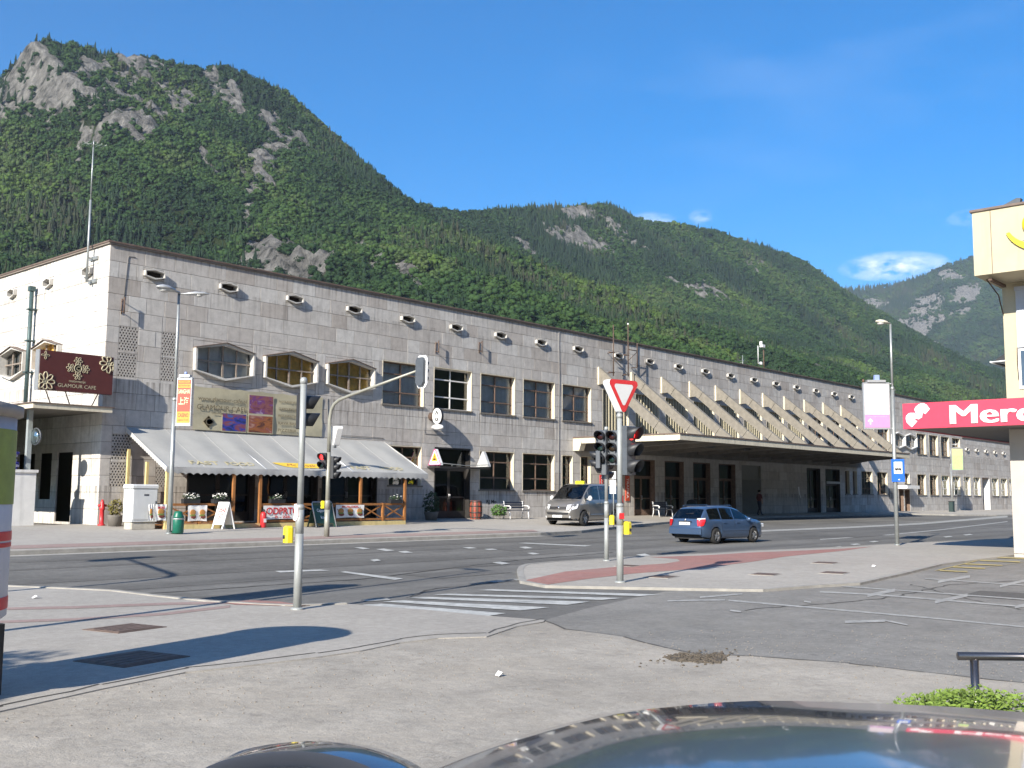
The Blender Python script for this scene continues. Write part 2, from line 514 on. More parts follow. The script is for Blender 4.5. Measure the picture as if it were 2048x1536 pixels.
apron_edge = [(1090, 1241), (1130, 1258), (1250, 1274), (1330, 1296), (1400, 1309), (1500, 1312), (1700, 1327), (1850, 1345), (2100, 1372)]
far_lot = [(1090, 1240), (1180, 1215), (1330, 1183), (1460, 1178), (1629, 1173), (1720, 1167), (1811, 1147), (1884, 1129), (2012, 1110), (2300, 1085)]
lot = G([(1060, 1246)]+far_lot, ZL)+[(20, -75), (-22, -75)]
poly_sheet('side_lot', lot, ZL, M_LOT)

crack = [(-200, 1470), (0, 1420), (200, 1376), (371, 1342), (484, 1330), (633, 1312), (723, 1299), (800, 1283), (876, 1274), (973, 1271), (1032, 1251), (1090, 1241)]
apron = G(apron_edge, ZR_)+[(-2, -46), (-10, -60), (-45, -70), (-60, -45)]+G(crack[:-1], ZR_)
apron_o = poly_sheet('apron', apron, ZR_, M_ROUGH, .05)

pave_edge = [(1085, 1244), (1090, 1240), (985, 1232), (860, 1220), (690, 1207), (590, 1211), (520, 1208), (420, 1202), (330, 1193), (230, 1181), (120, 1176), (0, 1171), (-400, 1163)]
near = G(pave_edge, ZN)+[(-60, -16.2), (-60, -44)]+G([(x, y+2) for x, y in crack], ZN)
poly_sheet('near_pavement', near, ZN, M_PAVE, .06)
# kerb stones along the near pavement's road edge
kp = [Vector((*p, 0)) for p in G([(-400, 1163), (0, 1171), (120, 1176), (230, 1181), (330, 1193), (420, 1202), (520, 1208), (590, 1211), (690, 1207)], ZN)]
mb = MB()
ring = []
for i, p in enumerate(kp):
    d = (kp[min(i+1, len(kp)-1)]-kp[max(i-1, 0)]).normalized(); q = Vector((d.y, -d.x, 0))*.12
    ring.append(((p.x, p.y, ZN+.02), (p.x+q.x, p.y+q.y, ZN+.02), (p.x+q.x, p.y+q.y, ZN-.02), (p.x-q.x*.1, p.y-q.y*.1, -.02)))
mb.loft([[r[3] for r in ring], [r[0] for r in ring], [r[1] for r in ring], [r[2] for r in ring]], closed=False)
struct(mb.build('near_kerb', M_KERB))
# red cycle lines on the near pavement
for a, b in (([(-60, 1216), (150, 1212), (330, 1205), (470, 1202), (560, 1207)], 5), ([(-60, 1243), (150, 1236), (330, 1225), (460, 1210)], 5)):
    up = G(a, ZN+.004); dn = G([(x, y+b) for x, y in a], ZN+.004)
    poly_sheet('cycle_line', up+dn[::-1], ZN+.004, MATS['faded_red_asphalt'])
poly_sheet('cycle_patch', G([(440, 1204), (500, 1200), (560, 1203), (592, 1208), (560, 1211), (470, 1209)], ZN+.006), ZN+.006, M_RED)

# nose island on the right of the side street
ZI = .05
island = [(1034, 1141), (1038, 1133), (1050, 1128), (1105, 1123), (1169, 1119), (1250, 1114), (1345, 1109), (1430, 1106), (1504, 1101), (1620, 1096), (1690, 1093), (1753, 1089), (1830, 1085), (2012, 1077), (2400, 1061),
          (2400, 1095), (2048, 1107), (1930, 1122), (1884, 1128), (1811, 1146), (1720, 1166), (1629, 1171), (1526, 1179), (1403, 1177), (1250, 1174), (1090, 1171), (1040, 1162), (1036, 1150)]
poly_sheet('corner_pavement', G(island, ZI), ZI, M_PAVE, .12)
isl = [Vector((*p, ZI)) for p in G(island, ZI)]
cen = sum(isl, Vector())/len(isl)
mb = MB()
seg = isl[15:]+isl[:15]
for run in (isl[:14], isl[17:28]+isl[:1]):
    r0, r1 = [], []
    for i, p in enumerate(run):
        d = (run[min(i+1, len(run)-1)]-run[max(i-1, 0)]).normalized(); q = Vector((-d.y, d.x, 0))*.14
        if (Vector((12, -23.5, ZI))-p).dot(q) < 0: q = -q
        r0.append((p.x-q.x*.03, p.y-q.y*.03, ZI+.006)); r1.append((p.x+q.x, p.y+q.y, ZI+.006))
    mb.loft([[(x, y, -.02) for x, y, z in r0], r0, r1], closed=False)
struct(mb.build('corner_kerb', M_KERB))
red = [(1042, 1162), (1095, 1169), (1172, 1158), (1265, 1147), (1395, 1137), (1500, 1124), (1570, 1113), (1690, 1101), (1745, 1093),
       (1690, 1097), (1600, 1101), (1500, 1105), (1400, 1111), (1300, 1114), (1355, 1118), (1360, 1122), (1330, 1127), (1250, 1132), (1130, 1143), (1070, 1156)]
poly_sheet('corner_cycle_lane', G(red, ZI+.004), ZI+.004, M_RED)

# painted markings
def on_road(px, py):
    z = 0.0
    for _ in range(12): p = gz(px, py, z); z = RZ(p.y)
    return (p.x, p.y)


LZ = [0.0]


def lift():
    LZ[0] += .00025; return LZ[0]


marks = []
zb = lambda x, y: (700+x/2.56, 1040+y/2.56)
for q in ([(62, 437), (160, 431), (800, 480), (690, 497)], [(165, 420), (268, 414), (1022, 450), (870, 466)], [(290, 402), (382, 396), (1226, 421), (1110, 437)],
          [(425, 385), (505, 380), (1400, 402), (1290, 412)], [(655, 362), (730, 357), (1585, 384), (1480, 393)], [(60, 412), (190, 404), (210, 412), (90, 420)],
          [(700, 318), (760, 311), (800, 316), (740, 322)], [(835, 305), (905, 300), (930, 308), (850, 313)]):
    marks.append(([zb(*p) for p in q], M_PAINT if len(marks) < 5 else M_WORN))
for q in ([(550, 1143), (640, 1140), (660, 1142), (560, 1146)], [(680, 1145), (690, 1143.5), (806, 1158), (790, 1161)],
          [(1036, 1087), (1050, 1086), (1184, 1092), (1170, 1093.5)], [(708, 1096), (722, 1095), (740, 1098), (726, 1099)], [(752, 1099), (768, 1098), (790, 1101.5), (772, 1103)],
          [(796, 1104), (812, 1102.5), (826, 1106), (808, 1107)], [(925, 1096), (940, 1095), (955, 1097), (938, 1098)], [(968, 1099), (985, 1098), (996, 1100), (978, 1101)],
          [(1038, 1095), (1052, 1094), (1066, 1097), (1050, 1098)], [(1054, 1107), (1066, 1106), (1080, 1109), (1066, 1110)], [(1272, 1110), (1290, 1108), (1302, 1112), (1284, 1113)],
          [(985, 1126), (1000, 1124.5), (1020, 1128), (1004, 1130)], [(740, 1121), (754, 1119), (762, 1122), (748, 1124)],
          [(1665, 1095), (1680, 1093), (1690, 1095), (1676, 1097)], [(1700, 1089), (1714, 1087.5), (1722, 1089.5), (1708, 1091)], [(1738, 1084), (1750, 1082.5), (1758, 1084), (1746, 1085.5)],
          [(1886, 1074), (1900, 1072.5), (1906, 1074), (1892, 1075.5)], [(1925, 1070), (1940, 1068.5), (1946, 1070), (1932, 1071.5)]):
    marks.append((q, M_PAINT))
for i, (q, m) in enumerate(marks):
    poly_sheet('zebra_bar' if i < 5 else 'road_marking', [on_road(x, y) for x, y in q], .0095+.0003*i, m, zf=lambda x, y: RZ(y))
# long pale lines: the lane edge by the lay-by and the lane divider to the right
for pts, w in (([(1400, 1060), (1530, 1053), (1700, 1047), (1840, 1041), (2015, 1030)], 2.2), ([(1640, 1073), (1760, 1066), (1880, 1056), (2015, 1042)], 1.2)):
    a = [gz(x, y, .30 if w > 2 else .12) for x, y in pts]; b = [gz(x, y+w, .30 if w > 2 else .12) for x, y in pts]
    mb = MB(); mb.loft([[(p.x, p.y, RZ(p.y)+.006) for p in a], [(p.x, p.y, RZ(p.y)+.006) for p in b]], closed=False)
    struct(mb.build('lane_line', M_WORN))
for (x0, y0, x1, y1, w) in ((1457, 1199, 1850, 1233, 3), (1850, 1233, 2048, 1252, 3), (1335, 1200, 1450, 1198, 3), (1400, 1193, 1485, 1186, 3), (1640, 1182, 1745, 1187, 3), (1745, 1187, 1870, 1197, 3),
                            (1870, 1197, 2100, 1216, 3), (1683, 1171, 2100, 1201, 2.2), (1735, 1188, 1790, 1177, 6), (1870, 1201, 1935, 1187, 6), (1876, 1161, 1940, 1150, 5), (2000, 1170, 2060, 1156, 5),
                            (1850, 1156, 2060, 1170, 2), (2030, 1211, 2100, 1196, 6), (1690, 1241, 1770, 1239, 5), (1770, 1239, 1815, 1248, 3), (1460, 1219, 1482, 1222, 3), (1608, 1201, 1622, 1203, 3)):
    q = [(x0, y0), (x1, y1), (x1, y1+w), (x0, y0+w)] if abs(x1-x0) > 2*abs(y1-y0)*2 else [(x0, y0), (x0+14, y0), (x1+14, y1), (x1, y1)]
    zq = ZL+.006+lift(); poly_sheet('bay_line', G(q, zq), zq, M_WORN)
for (x0, y0, x1, y1) in ((1868, 1142, 1990, 1112), (1905, 1145, 2100, 1117), (1880, 1140, 1935, 1143), (1906, 1133, 1970, 1136), (1930, 1127, 2005, 1130), (1960, 1120, 2040, 1123), (1985, 1114, 2080, 1117)):
    poly_sheet('hatched_line', G([(x0, y0), (x0+9, y0-1), (x1+9, y1-1), (x1, y1)] if abs(x1-x0) < 9 or y1 < y0 else [(x0, y0), (x1, y1), (x1, y1+2), (x0, y0+2)], ZL+.010), ZL+.010+lift(), M_YEL)

# tar repairs, tyre-darkened lanes and filled cracks
M_TAR = ground_mat('tar_repair', (.085, .082, .075), patch=.15, grit=.3)
M_PATCH = ground_mat('asphalt_patch', (.125, .12, .11), patch=.15, grit=.3)
for y0, y1, m in ((-13.4, -12.9, M_PATCH), (-11.6, -11.1, M_PATCH), (-16.3, -15.8, M_PATCH), (-18.6, -18.1, M_PATCH)):
    mb = MB(); xs_ = [-60+4*k for k in range(52)]
    w = lambda x, k: .10*math.sin(x*.21+k)+.06*math.sin(x*.83+k*2)
    mb.loft([[(x, y1+w(x, y0), RZ(y1+w(x, y0))+.0045) for x in xs_], [(x, y0+w(x, y1+2), RZ(y0+w(x, y1+2))+.0045) for x in xs_]], closed=False)
    struct(mb.build('tyre_track', m))
for pts, wd in (([(-14, -19.9), (-9, -19.4), (-4, -19.6), (3, -17.6), (9, -16.9)], .05), ([(2, -10.4), (3.2, -13), (2.7, -16.2), (3.9, -18)], .04), ([(12, -9.9), (12.8, -12.5), (12.2, -15.2)], .04), ([(24, -8.6), (24.6, -12), (23.8, -17.2)], .05),
                ([(-6, -23.2), (-4.6, -22.3), (-1, -22.1)], .035), ([(-3.5, -28.4), (0, -29.2), (4, -29), (9, -30.5)], .03), ([(-1.5, -33), (1.2, -30.2), (3.6, -28.2)], .03), ([(4.5, -31.8), (7.8, -30.1), (11.5, -29.6)], .03)):
    V = [Vector((x, y, 0)) for x, y in pts]; L = []
    for a, b in zip(V[:-1], V[1:]):
        for k in range(14): L.append(a.lerp(b, k/14)+Vector((rnd.uniform(-.06, .06), rnd.uniform(-.06, .06), 0)))
    zz = lambda p: (RZ(p.y)+.009)
    mb = MB(); mb.loft([[(p.x, p.y+wd*rnd.uniform(.4, 1), zz(p)) for p in L], [(p.x, p.y-wd*rnd.uniform(.4, 1), zz(p)) for p in L]], closed=False)
    struct(mb.build('tar_line', M_TAR))
for (x0, x1, y0, y1) in ((6.2, 9.4, -14.8, -13.2), (27, 31, -16.9, -15.2), (-2.6, -.2, -20.6, -19.2), (1.5, 3.1, -31.4, -29.9), (-13, -10.5, -14.2, -12.6)):
    mb = MB(); mb.add([(x0, y0, RZ(y0)+.0065), (x1, y0+.1, RZ(y0+.1)+.0065), (x1-.1, y1, RZ(y1)+.0065), (x0+.05, y1-.1, RZ(y1-.1)+.0065)], [(0, 1, 2, 3)])
    struct(mb.build('repair_patch', M_PATCH))

# broken edge between apron and asphalt, and the pothole with its rubble
mb = MB()
cr = [gz(x, y, 0) for x, y in crack]
for a, b in zip(cr[:-1], cr[1:]):
    n = max(2, int((b-a).length/.35)); d = (b-a).normalized(); q = Vector((-d.y, d.x, 0))
    pts = [a.lerp(b, i/n)+q*rnd.uniform(-.03, .03) for i in range(n+1)]
    mb.loft([[(p.x+q.x*.012, p.y+q.y*.012, ZN+.004) for p in pts], [(p.x-q.x*rnd.uniform(.008, .03), p.y-q.y*.02, ZN+.004) for p in pts]], closed=False)
struct(mb.build('asphalt_seam', mat('seam_dark', (.075, .07, .063), .95, var=.3)))
mb = MB()
ae = [gz(x, y, ZR_) for x, y in apron_edge]
for a, b in zip(ae[:-1], ae[1:]):
    n = max(2, int((b-a).length/.4)); d = (b-a).normalized(); q = Vector((-d.y, d.x, 0))
    pts = [a.lerp(b, i/n)+q*rnd.uniform(-.02, .03) for i in range(n+1)]
    mb.loft([[(p.x+q.x*.02, p.y+q.y*.02, ZR_+.004) for p in pts], [(p.x-q.x*rnd.uniform(.0, .03), p.y-q.y*.01, ZR_+.004) for p in pts]], closed=False)
struct(mb.build('apron_seam', MATS['seam_dark']))
M_RUB = mat('rubble', (.095, .078, .058), .95, var=.5, scale=9, bump=.6)
mb = MB()
c0 = gz(1400, 1319, ZR_)
pit = [gz(x, y, ZR_) for x, y in ((1330, 1315), (1360, 1307), (1400, 1311), (1442, 1308), (1452, 1314), (1440, 1327), (1390, 1325), (1345, 1322))]
for _ in range(760):
    t = rnd.random(); s = rnd.random()**.6
    a = pit[rnd.randrange(8)]; b = pit[rnd.randrange(8)]; p = a.lerp(b, t)
    if rnd.random() < .2: p = p+Vector((rnd.gauss(0, .3), rnd.gauss(0, .06), 0))
    r = rnd.uniform(.006, .019)
    mb.ball((p.x, p.y, ZR_+r*.4), (r*rnd.uniform(.7, 1.3), r*rnd.uniform(.7, 1.3), r*.55), 5, 3)
struct(mb.build('pothole_rubble', M_RUB), 'stuff')
mb = MB()
ring = [(p.x, p.y, ZR_+.006) for p in pit]
mb.add(ring+[(c0.x, c0.y, ZR_-.0)], [(i, (i+1) % 8, 8) for i in range(8)])
struct(mb.build('pothole', mat('pothole_earth', (.085, .068, .048), .98, var=.4, scale=9, bump=.6)))
mb = MB()
for _ in range(2600):
    x = rnd.uniform(0, 2048); y = 1260+abs(rnd.gauss(0, 1))*95
    p = gz(x, min(y, 1536), ZR_)
    r = rnd.uniform(.003, .011)
    mb.ball((p.x, p.y, ZR_+r*.3), (r*rnd.uniform(.7, 1.5), r, r*.6), 4, 2)
struct(mb.build('loose_grit', mat('grit_stone', (.26, .23, .19), .95, var=.4, scale=30)), 'stuff')

# iron covers set in the pavements, paper scraps
M_IRON = mat('rusty_iron', (.135, .095, .075), .75, var=.3, scale=8, bump=.3)
covers = [((1255, 1132), ZI, .55, .42, 'long thin iron cover beside the red cycle lane in front of the thinner signal post'), ((1323, 1154), ZI, .62, .5, 'rusty iron cover just right of the give way post foot'),
          ((1530, 1149), ZI, .6, .5, 'rusty iron cover in the middle of the pale corner pavement'), ((1650, 1126), ZI, .7, .52, 'rusty iron cover furthest up the pale corner pavement'),
          ((1668, 1146), ZI, .62, .5, 'dark grey iron cover nearest the parking bays on the corner pavement'), ((250, 1257), ZN, .7, .6, 'iron cover at the upper edge of the column shadow'),
          ((265, 1318), ZN, .8, .7, 'larger iron cover at the lower edge of the column shadow'), ((600, 1211), ZN, .28, .22, 'small iron plate round the foot of the grey pedestrian signal post')]
for (px, z, a, b, lab) in covers:
    p = gz(px[0], px[1], z)
    t = thing('manhole_cover', lab, 'manhole cover', (p.x, p.y, z), rad(12), 'iron covers in the pavements')
    mb = MB(); mb.box(-a/2-.04, a/2+.04, -b/2-.04, b/2+.04, -.02, .008); mb.build('rim', M_KERB if z > .04 else M_IRON, t)
    mb = MB(); mb.box(-a/2, a/2, -b/2, b/2, 0, .014)
    for k in range(5): mb.box(-a/2+.03, a/2-.03, -b/2+.04+k*b*.19, -b/2+.06+k*b*.19, .014, .018)
    mb.build('lid', M_IRON, t)
for (px, py, z, lab) in ((1000, 1353, ZR_, 'white paper scrap on the rough ground before the parked car'), (1748, 1134, ZI, 'white paper scrap on the corner pavement near the lamp'), (72, 1197, ZN, 'white paper scrap on the pavement by the advertising column')):
    p = gz(px, py, z); mb = MB(); s = .07 if px != 1000 else .05
    mb.add([(-s, -s*.6, .01), (0, -s*.7, .045), (s, -s*.4, .012), (s*.9, s*.7, .03), (0, s*.5, .055), (-s*.8, s*.6, .015)], [(0, 1, 4, 5), (1, 2, 3, 4)])
    o = mb.build('paper_scrap', mat('paper_white', (.78, .78, .76), .8)); o.location = (p.x, p.y, z)
    tag(o, lab, 'litter')

# ================================================================== MOUNTAINS AND FOREST
HAZE = 0.00007

def fbm(a, b, seed, octv=4):
    """cheap smooth value noise on arrays"""
    out = np.zeros_like(a); amp = 1.0; tot = 0
    for k in range(octv):
        x = a*(2**k)+seed*17.3+k*5.1; y = b*(2**k)+seed*9.7+k*3.3
        xi, yi = np.floor(x), np.floor(y); fx, fy = x-xi, y-yi
        fx = fx*fx*(3-2*fx); fy = fy*fy*(3-2*fy)
        hsh = lambda i, j: np.modf(np.abs(np.sin(i*127.1+j*311.7+seed*74.7)*43758.5453))[0]
        v = (hsh(xi, yi)*(1-fx)+hsh(xi+1, yi)*fx)*(1-fy)+(hsh(xi, yi+1)*(1-fx)+hsh(xi+1, yi+1)*fx)*fy
        out += v*amp; tot += amp; amp *= .5
    return out/tot


def catmull(pts):                            # pixel ridge -> dense list
    return pts


YR = 1200.0
ridge_px = [(-420, 330), (-250, 290), (-90, 240), (-30, 200), (10, 172), (35, 135), (55, 100), (70, 84), (85, 86), (110, 92), (150, 101), (210, 112), (270, 116), (320, 124), (360, 138), (400, 140), (445, 139), (480, 150),
            (520, 166), (570, 192), (610, 224), (650, 276), (680, 308), (720, 336), (760, 374), (800, 398), (840, 415), (870, 424), (900, 428), (940, 430), (965, 427), (1000, 424), (1060, 420), (1110, 418),
            (1180, 415), (1212, 412), (1240, 422), (1262, 438), (1300, 450), (1350, 452), (1420, 464), (1480, 484), (1560, 507), (1610, 528), (1650, 562), (1690, 592), (1750, 648), (1820, 690), (1888, 724), (1960, 752), (2100, 800), (2300, 850)]
RX, RH = [], []
for px, py in ridge_px:
    p = gy(px, py, YR); RX.append(p.x); RH.append(p.z)
RX, RH = np.array(RX), np.array(RH)


def hill1(X, Y):
    H = np.interp(X, RX, RH)
    s = np.clip((Y-130)/(YR-130), 0, 1)
    prof = s*.78+.22*np.clip((s-.62)/.38, 0, 1)**1.3
    z = H*prof
    w = s*(1-s)*4
    g = fbm(X/230+Y/900, Y/600, 3, 4)-.5
    z = z+w*95*g+w*26*(fbm(X/70, Y/110, 5, 3)-.5)
    back = np.clip((Y-YR)/400, 0, 2)
    return z-back*120


XR3 = 5200.0
r3 = [(1500, 640), (1600, 612), (1650, 592), (1690, 580), (1740, 577), (1790, 571), (1820, 563), (1850, 552), (1900, 530), (1947, 518), (2048, 496), (2200, 470), (2400, 480)]
R3Y = np.array([gx(px, py, XR3).y for px, py in r3])[::-1]; R3H = np.array([gx(px, py, XR3).z for px, py in r3])[::-1]


def hill3(X, Y):
    H = np.interp(Y, R3Y, R3H)
    s = np.clip((X-3300)/(XR3-3300), 0, 1)
    z = H*(s*.8+.2*s*s)
    w = s*(1-s)*4
    z = z+w*220*(fbm(Y/420, X/900, 11, 4)-.5)+w*60*(fbm(Y/130, X/200, 12, 3)-.5)
    return z-np.clip((X-XR3)/400, 0, 2)*150


def grid_terrain(name, fn, xs, ys_, m, rockfn):
    X, Y = np.meshgrid(xs, ys_)
    Z = fn(X, Y)
    R = rockfn(X, Y)
    rz_ = np.abs(fbm(X/26, Y/34, 8, 4)-.5)*2; Z = Z + np.clip(R-.25, 0, 1)*((.5-rz_)*20+(fbm(X/9, Y/14, 9, 2)-.5)*14)
    nx, ny = len(xs), len(ys_)
    me = bpy.data.meshes.new(name)
    co = np.stack([X, Y, Z], -1).reshape(-1, 3)
    idx = np.arange(nx*ny).reshape(ny, nx)
    fc = np.stack([idx[:-1, :-1], idx[:-1, 1:], idx[1:, 1:], idx[1:, :-1]], -1).reshape(-1, 4)
    me.vertices.add(len(co)); me.vertices.foreach_set('co', co.ravel())
    me.loops.add(fc.size); me.loops.foreach_set('vertex_index', fc.ravel())
    me.polygons.add(len(fc)); me.polygons.foreach_set('loop_start', np.arange(0, fc.size, 4)); me.polygons.foreach_set('loop_total', np.full(len(fc), 4))
    me.update(calc_edges=True)
    at = me.attributes.new('rock', 'FLOAT', 'POINT'); at.data.foreach_set('value', R.ravel())
    me.polygons.foreach_set('use_smooth', np.ones(len(fc), bool))
    me.materials.append(m)
    o = link(name, me); o['kind'] = 'structure'
    return o


def strokes_to_world(strokes, fn, along_y=True):
    """where the photo shows bare rock: pixel strokes -> polylines on the hillside"""
    out = []
    for pts, r in strokes:
        ws = []
        for px, py in pts:
            d = ray(px, py); ts = np.linspace(150, 9000, 2600)
            X, Y, Z = EYE.x+d.x*ts, EYE.y+d.y*ts, EYE.z+d.z*ts
            h = fn(X, Y); k = np.argmax(h > Z)
            if h[k] > Z[k]: ws.append((X[k], Y[k]))
        if ws: out.append((ws, r))
    return out


def rock_field(strokes, ca, cb, seed):
    def f(X, Y):
        R = np.zeros_like(X)
        n = fbm(X/ca, Y/cb, seed, 4)*.6+.4*fbm(X/(ca*.36), Y/(cb*.55), seed+2, 3)
        for ws, r in strokes:
            dm = np.full_like(X, 1e9)
            if len(ws) == 1: ws = ws+[(ws[0][0]+1, ws[0][1])]
            for (x0, y0), (x1, y1) in zip(ws[:-1], ws[1:]):
                dx, dy = x1-x0, y1-y0; L = dx*dx+dy*dy+1e-6
                t = np.clip(((X-x0)*dx+(Y-y0)*dy)/L, 0, 1)
                dm = np.minimum(dm, np.hypot(X-x0-t*dx, (Y-y0-t*dy)*.8))
            R = np.maximum(R, 1.39-dm/(r*1.12))
        return np.clip(R+(n-.5)*3.4*(R > 0.02)-.12*(R > .02), 0, 1.3)
    return f


st1 = [([(15, 160), (45, 120), (78, 92)], 34), ([(5, 215), (40, 175), (70, 160)], 34), ([(150, 150), (215, 135)], 26), ([(200, 195), (240, 170), (300, 150)], 42), ([(250, 130), (330, 190)], 36), ([(120, 185), (180, 200)], 22),
       ([(338, 190), (345, 225)], 14), ([(345, 215), (318, 245), (275, 290)], 7), ([(372, 185), (358, 240)], 8), ([(408, 145), (432, 190)], 20), ([(225, 250), (300, 228)], 26), ([(468, 180), (482, 230)], 13),
       ([(530, 225), (555, 280), (530, 320), (502, 375)], 20), ([(500, 375), (488, 420), (496, 470)], 9), ([(535, 320), (605, 285)], 20), ([(555, 260), (610, 300)], 14), ([(400, 305), (425, 350)], 10),
       ([(530, 530), (575, 500), (635, 490)], 20), ([(560, 545), (630, 525)], 20), ([(690, 500), (740, 490)], 12), ([(755, 530), (800, 515)], 10), ([(810, 545), (830, 575)], 8), ([(165, 290), (175, 270)], 8),
       ([(1120, 478), (1175, 480), (1212, 498)], 30), ([(1225, 445), (1265, 488)], 26), ([(1140, 430), (1182, 425)], 16), ([(1040, 488), (1062, 510)], 14), ([(1405, 582), (1445, 592), (1482, 616)], 24), ([(1500, 535), (1528, 530)], 14),
       ([(1636, 742), (1644, 748)], 9), ([(1330, 560), (1350, 566)], 8)]
rock1 = rock_field(strokes_to_world(st1, hill1), 22, 38, 21)
st3 = [([(1838, 600), (1850, 640), (1832, 660)], 62), ([(1850, 610), (1868, 592)], 42), ([(1880, 640), (1935, 622)], 40), ([(1885, 545), (1918, 560)], 40), ([(1740, 605), (1752, 612)], 40), ([(1790, 650), (1812, 672)], 40), ([(1920, 580), (1945, 600)], 50), ([(1850, 690), (1870, 700)], 40)]
rock3 = rock_field(strokes_to_world(st3, hill3), 120, 120, 33)

mh = bpy.data.materials.new('hillside'); mh.use_nodes = True
n, l = mh.node_tree.nodes, mh.node_tree.links
b = n['Principled BSDF']; b.inputs['Roughness'].default_value = .95; b.inputs['Specular IOR Level'].default_value = .1
at = n.new('ShaderNodeAttribute'); at.attribute_name = 'rock'
t = n.new('ShaderNodeTexCoord')
n1 = n.new('ShaderNodeTexNoise'); n1.inputs['Scale'].default_value = .10; n1.inputs['Detail'].default_value = 9; n1.inputs['Roughness'].default_value = .72
mpp = n.new('ShaderNodeMapping'); mpp.inputs['Scale'].default_value = (1, 1, .30); l.new(t.outputs['Object'], mpp.inputs[0]); l.new(mpp.outputs[0], n1.inputs['Vector'])
cr_ = n.new('ShaderNodeValToRGB'); cr_.color_ramp.elements[0].position = .36; cr_.color_ramp.elements[0].color = (.035, .038, .032, 1)
cr_.color_ramp.elements[1].position = .66; cr_.color_ramp.elements[1].color = (.345, .33, .30, 1)
e_ = cr_.color_ramp.elements.new(.46); e_.color = (.16, .153, .137, 1)
l.new(n1.outputs['Fac'], cr_.inputs[0])
n2 = n.new('ShaderNodeTexNoise'); n2.inputs['Scale'].default_value = .02; n2.inputs['Detail'].default_value = 8; l.new(t.outputs['Object'], n2.inputs['Vector'])
cg = n.new('ShaderNodeValToRGB'); cg.color_ramp.elements[0].position = .35; cg.color_ramp.elements[0].color = (.016, .026, .010, 1)
cg.color_ramp.elements[1].position = .65; cg.color_ramp.elements[1].color = (.04, .058, .018, 1)
l.new(n2.outputs['Fac'], cg.inputs[0])
th = n.new('ShaderNodeMapRange'); th.inputs[1].default_value = .40; th.inputs[2].default_value = .55; l.new(at.outputs['Fac'], th.inputs[0])
mxr = n.new('ShaderNodeMixRGB'); l.new(th.outputs[0], mxr.inputs[0]); l.new(cg.outputs[0], mxr.inputs[1]); l.new(cr_.outputs[0], mxr.inputs[2]); l.new(mxr.outputs[0], b.inputs['Base Color'])
bp = n.new('ShaderNodeBump'); bp.inputs['Strength'].default_value = 1.0; bp.inputs['Distance'].default_value = 15
l.new(n1.outputs['Fac'], bp.inputs['Height']); l.new(bp.outputs[0], b.inputs['Normal'])

grid_terrain('mountain', hill1, np.arange(-400, 4700, 6.0), np.arange(110, 1500, 6.0), mh, rock1)
grid_terrain('far_mountain', hill3, np.arange(3200, 5700, 28.0), np.arange(-1200, 4300, 28.0), mh, rock3)


# trees of the wood: a few low crowns instanced over the slopes
def leafmat(name, dark, light, hue):
    m = bpy.data.materials.new(name); m.use_nodes = True
    n, l = m.node_tree.nodes, m.node_tree.links
    b = n['Principled BSDF']; b.inputs['Roughness'].default_value = .8; b.inputs['Specular IOR Level'].default_value = .15
    at = n.new('ShaderNodeAttribute'); at.attribute_type = 'INSTANCER'; at.attribute_name = 'tint'
    cr = n.new('ShaderNodeValToRGB'); el = cr.color_ramp.elements
    el[0].position = 0; el[0].color = (*dark, 1); el[1].position = 1; el[1].color = (*light, 1)
    for pos, c in hue:
        x = el.new(pos); x.color = (*c, 1)
    l.new(at.outputs['Fac'], cr.inputs[0]); l.new(cr.outputs[0], b.inputs['Base Color'])
    return m


M_DEC = leafmat('broadleaf_foliage', (.016, .036, .012), (.058, .098, .020), [(.35, (.023, .051, .015)), (.7, (.039, .075, .018)), (.93, (.056, .080, .028))])
M_CON = leafmat('conifer_foliage', (.013, .028, .014), (.030, .052, .020), [(.6, (.020, .040, .017)), (.9, (.042, .044, .026))])
wood = bpy.data.collections.new('wood_prototypes')
rg = random.Random(3)
protos = []
for k in range(5):
    mb = MB()
    if k < 3:                                # broadleaf crown: lumpy dome plus leaf clumps
        for q in range(7):
            a = rg.uniform(0, 6.28); r = rg.uniform(.1, .34); z = rg.uniform(.32, .78)
            mb.ball((r*math.cos(a), r*math.sin(a), z), (rg.uniform(.16, .26), rg.uniform(.16, .26), rg.uniform(.13, .22)), 6, 4)
        mb.leaves((0, 0, .58), (.46, .46, .42), 150, .075, rg)
        mb.cyl((0, 0, -.15), (0, 0, .4), .03, .02, 5)
    else:                                    # conifer: ragged stacked skirts
        nl = 6
        for q in range(nl):
            z0 = .1+q*.14; r = .24*(1-q/nl*.85)
            ring = [(r*rg.uniform(.7, 1.25)*math.cos(i*math.pi/5), r*rg.uniform(.7, 1.25)*math.sin(i*math.pi/5), z0+rg.uniform(-.03, .03)) for i in range(10)]
            mb.add(ring+[(0, 0, z0+.3)], [(i, (i+1) % 10, 10) for i in range(10)], False)
        mb.cyl((0, 0, -.15), (0, 0, .9), .02, .008, 5)
    me_o = mb.build('wood_tree', M_DEC if k < 3 else M_CON, recalc=False)
    COL.objects.unlink(me_o); wood.objects.link(me_o); protos.append(me_o)

ng = bpy.data.node_groups.new('scatter_trees', 'GeometryNodeTree')
ng.interface.new_socket('Geometry', in_out='INPUT', socket_type='NodeSocketGeometry')
ng.interface.new_socket('Geometry', in_out='OUTPUT', socket_type='NodeSocketGeometry')
gi = ng.nodes.new('NodeGroupInput'); go = ng.nodes.new('NodeGroupOutput')
ci = ng.nodes.new('GeometryNodeCollectionInfo'); ci.inputs['Collection'].default_value = wood
ci.inputs['Separate Children'].default_value = True; ci.inputs['Reset Children'].default_value = True
ip = ng.nodes.new('GeometryNodeInstanceOnPoints'); ip.inputs['Pick Instance'].default_value = True


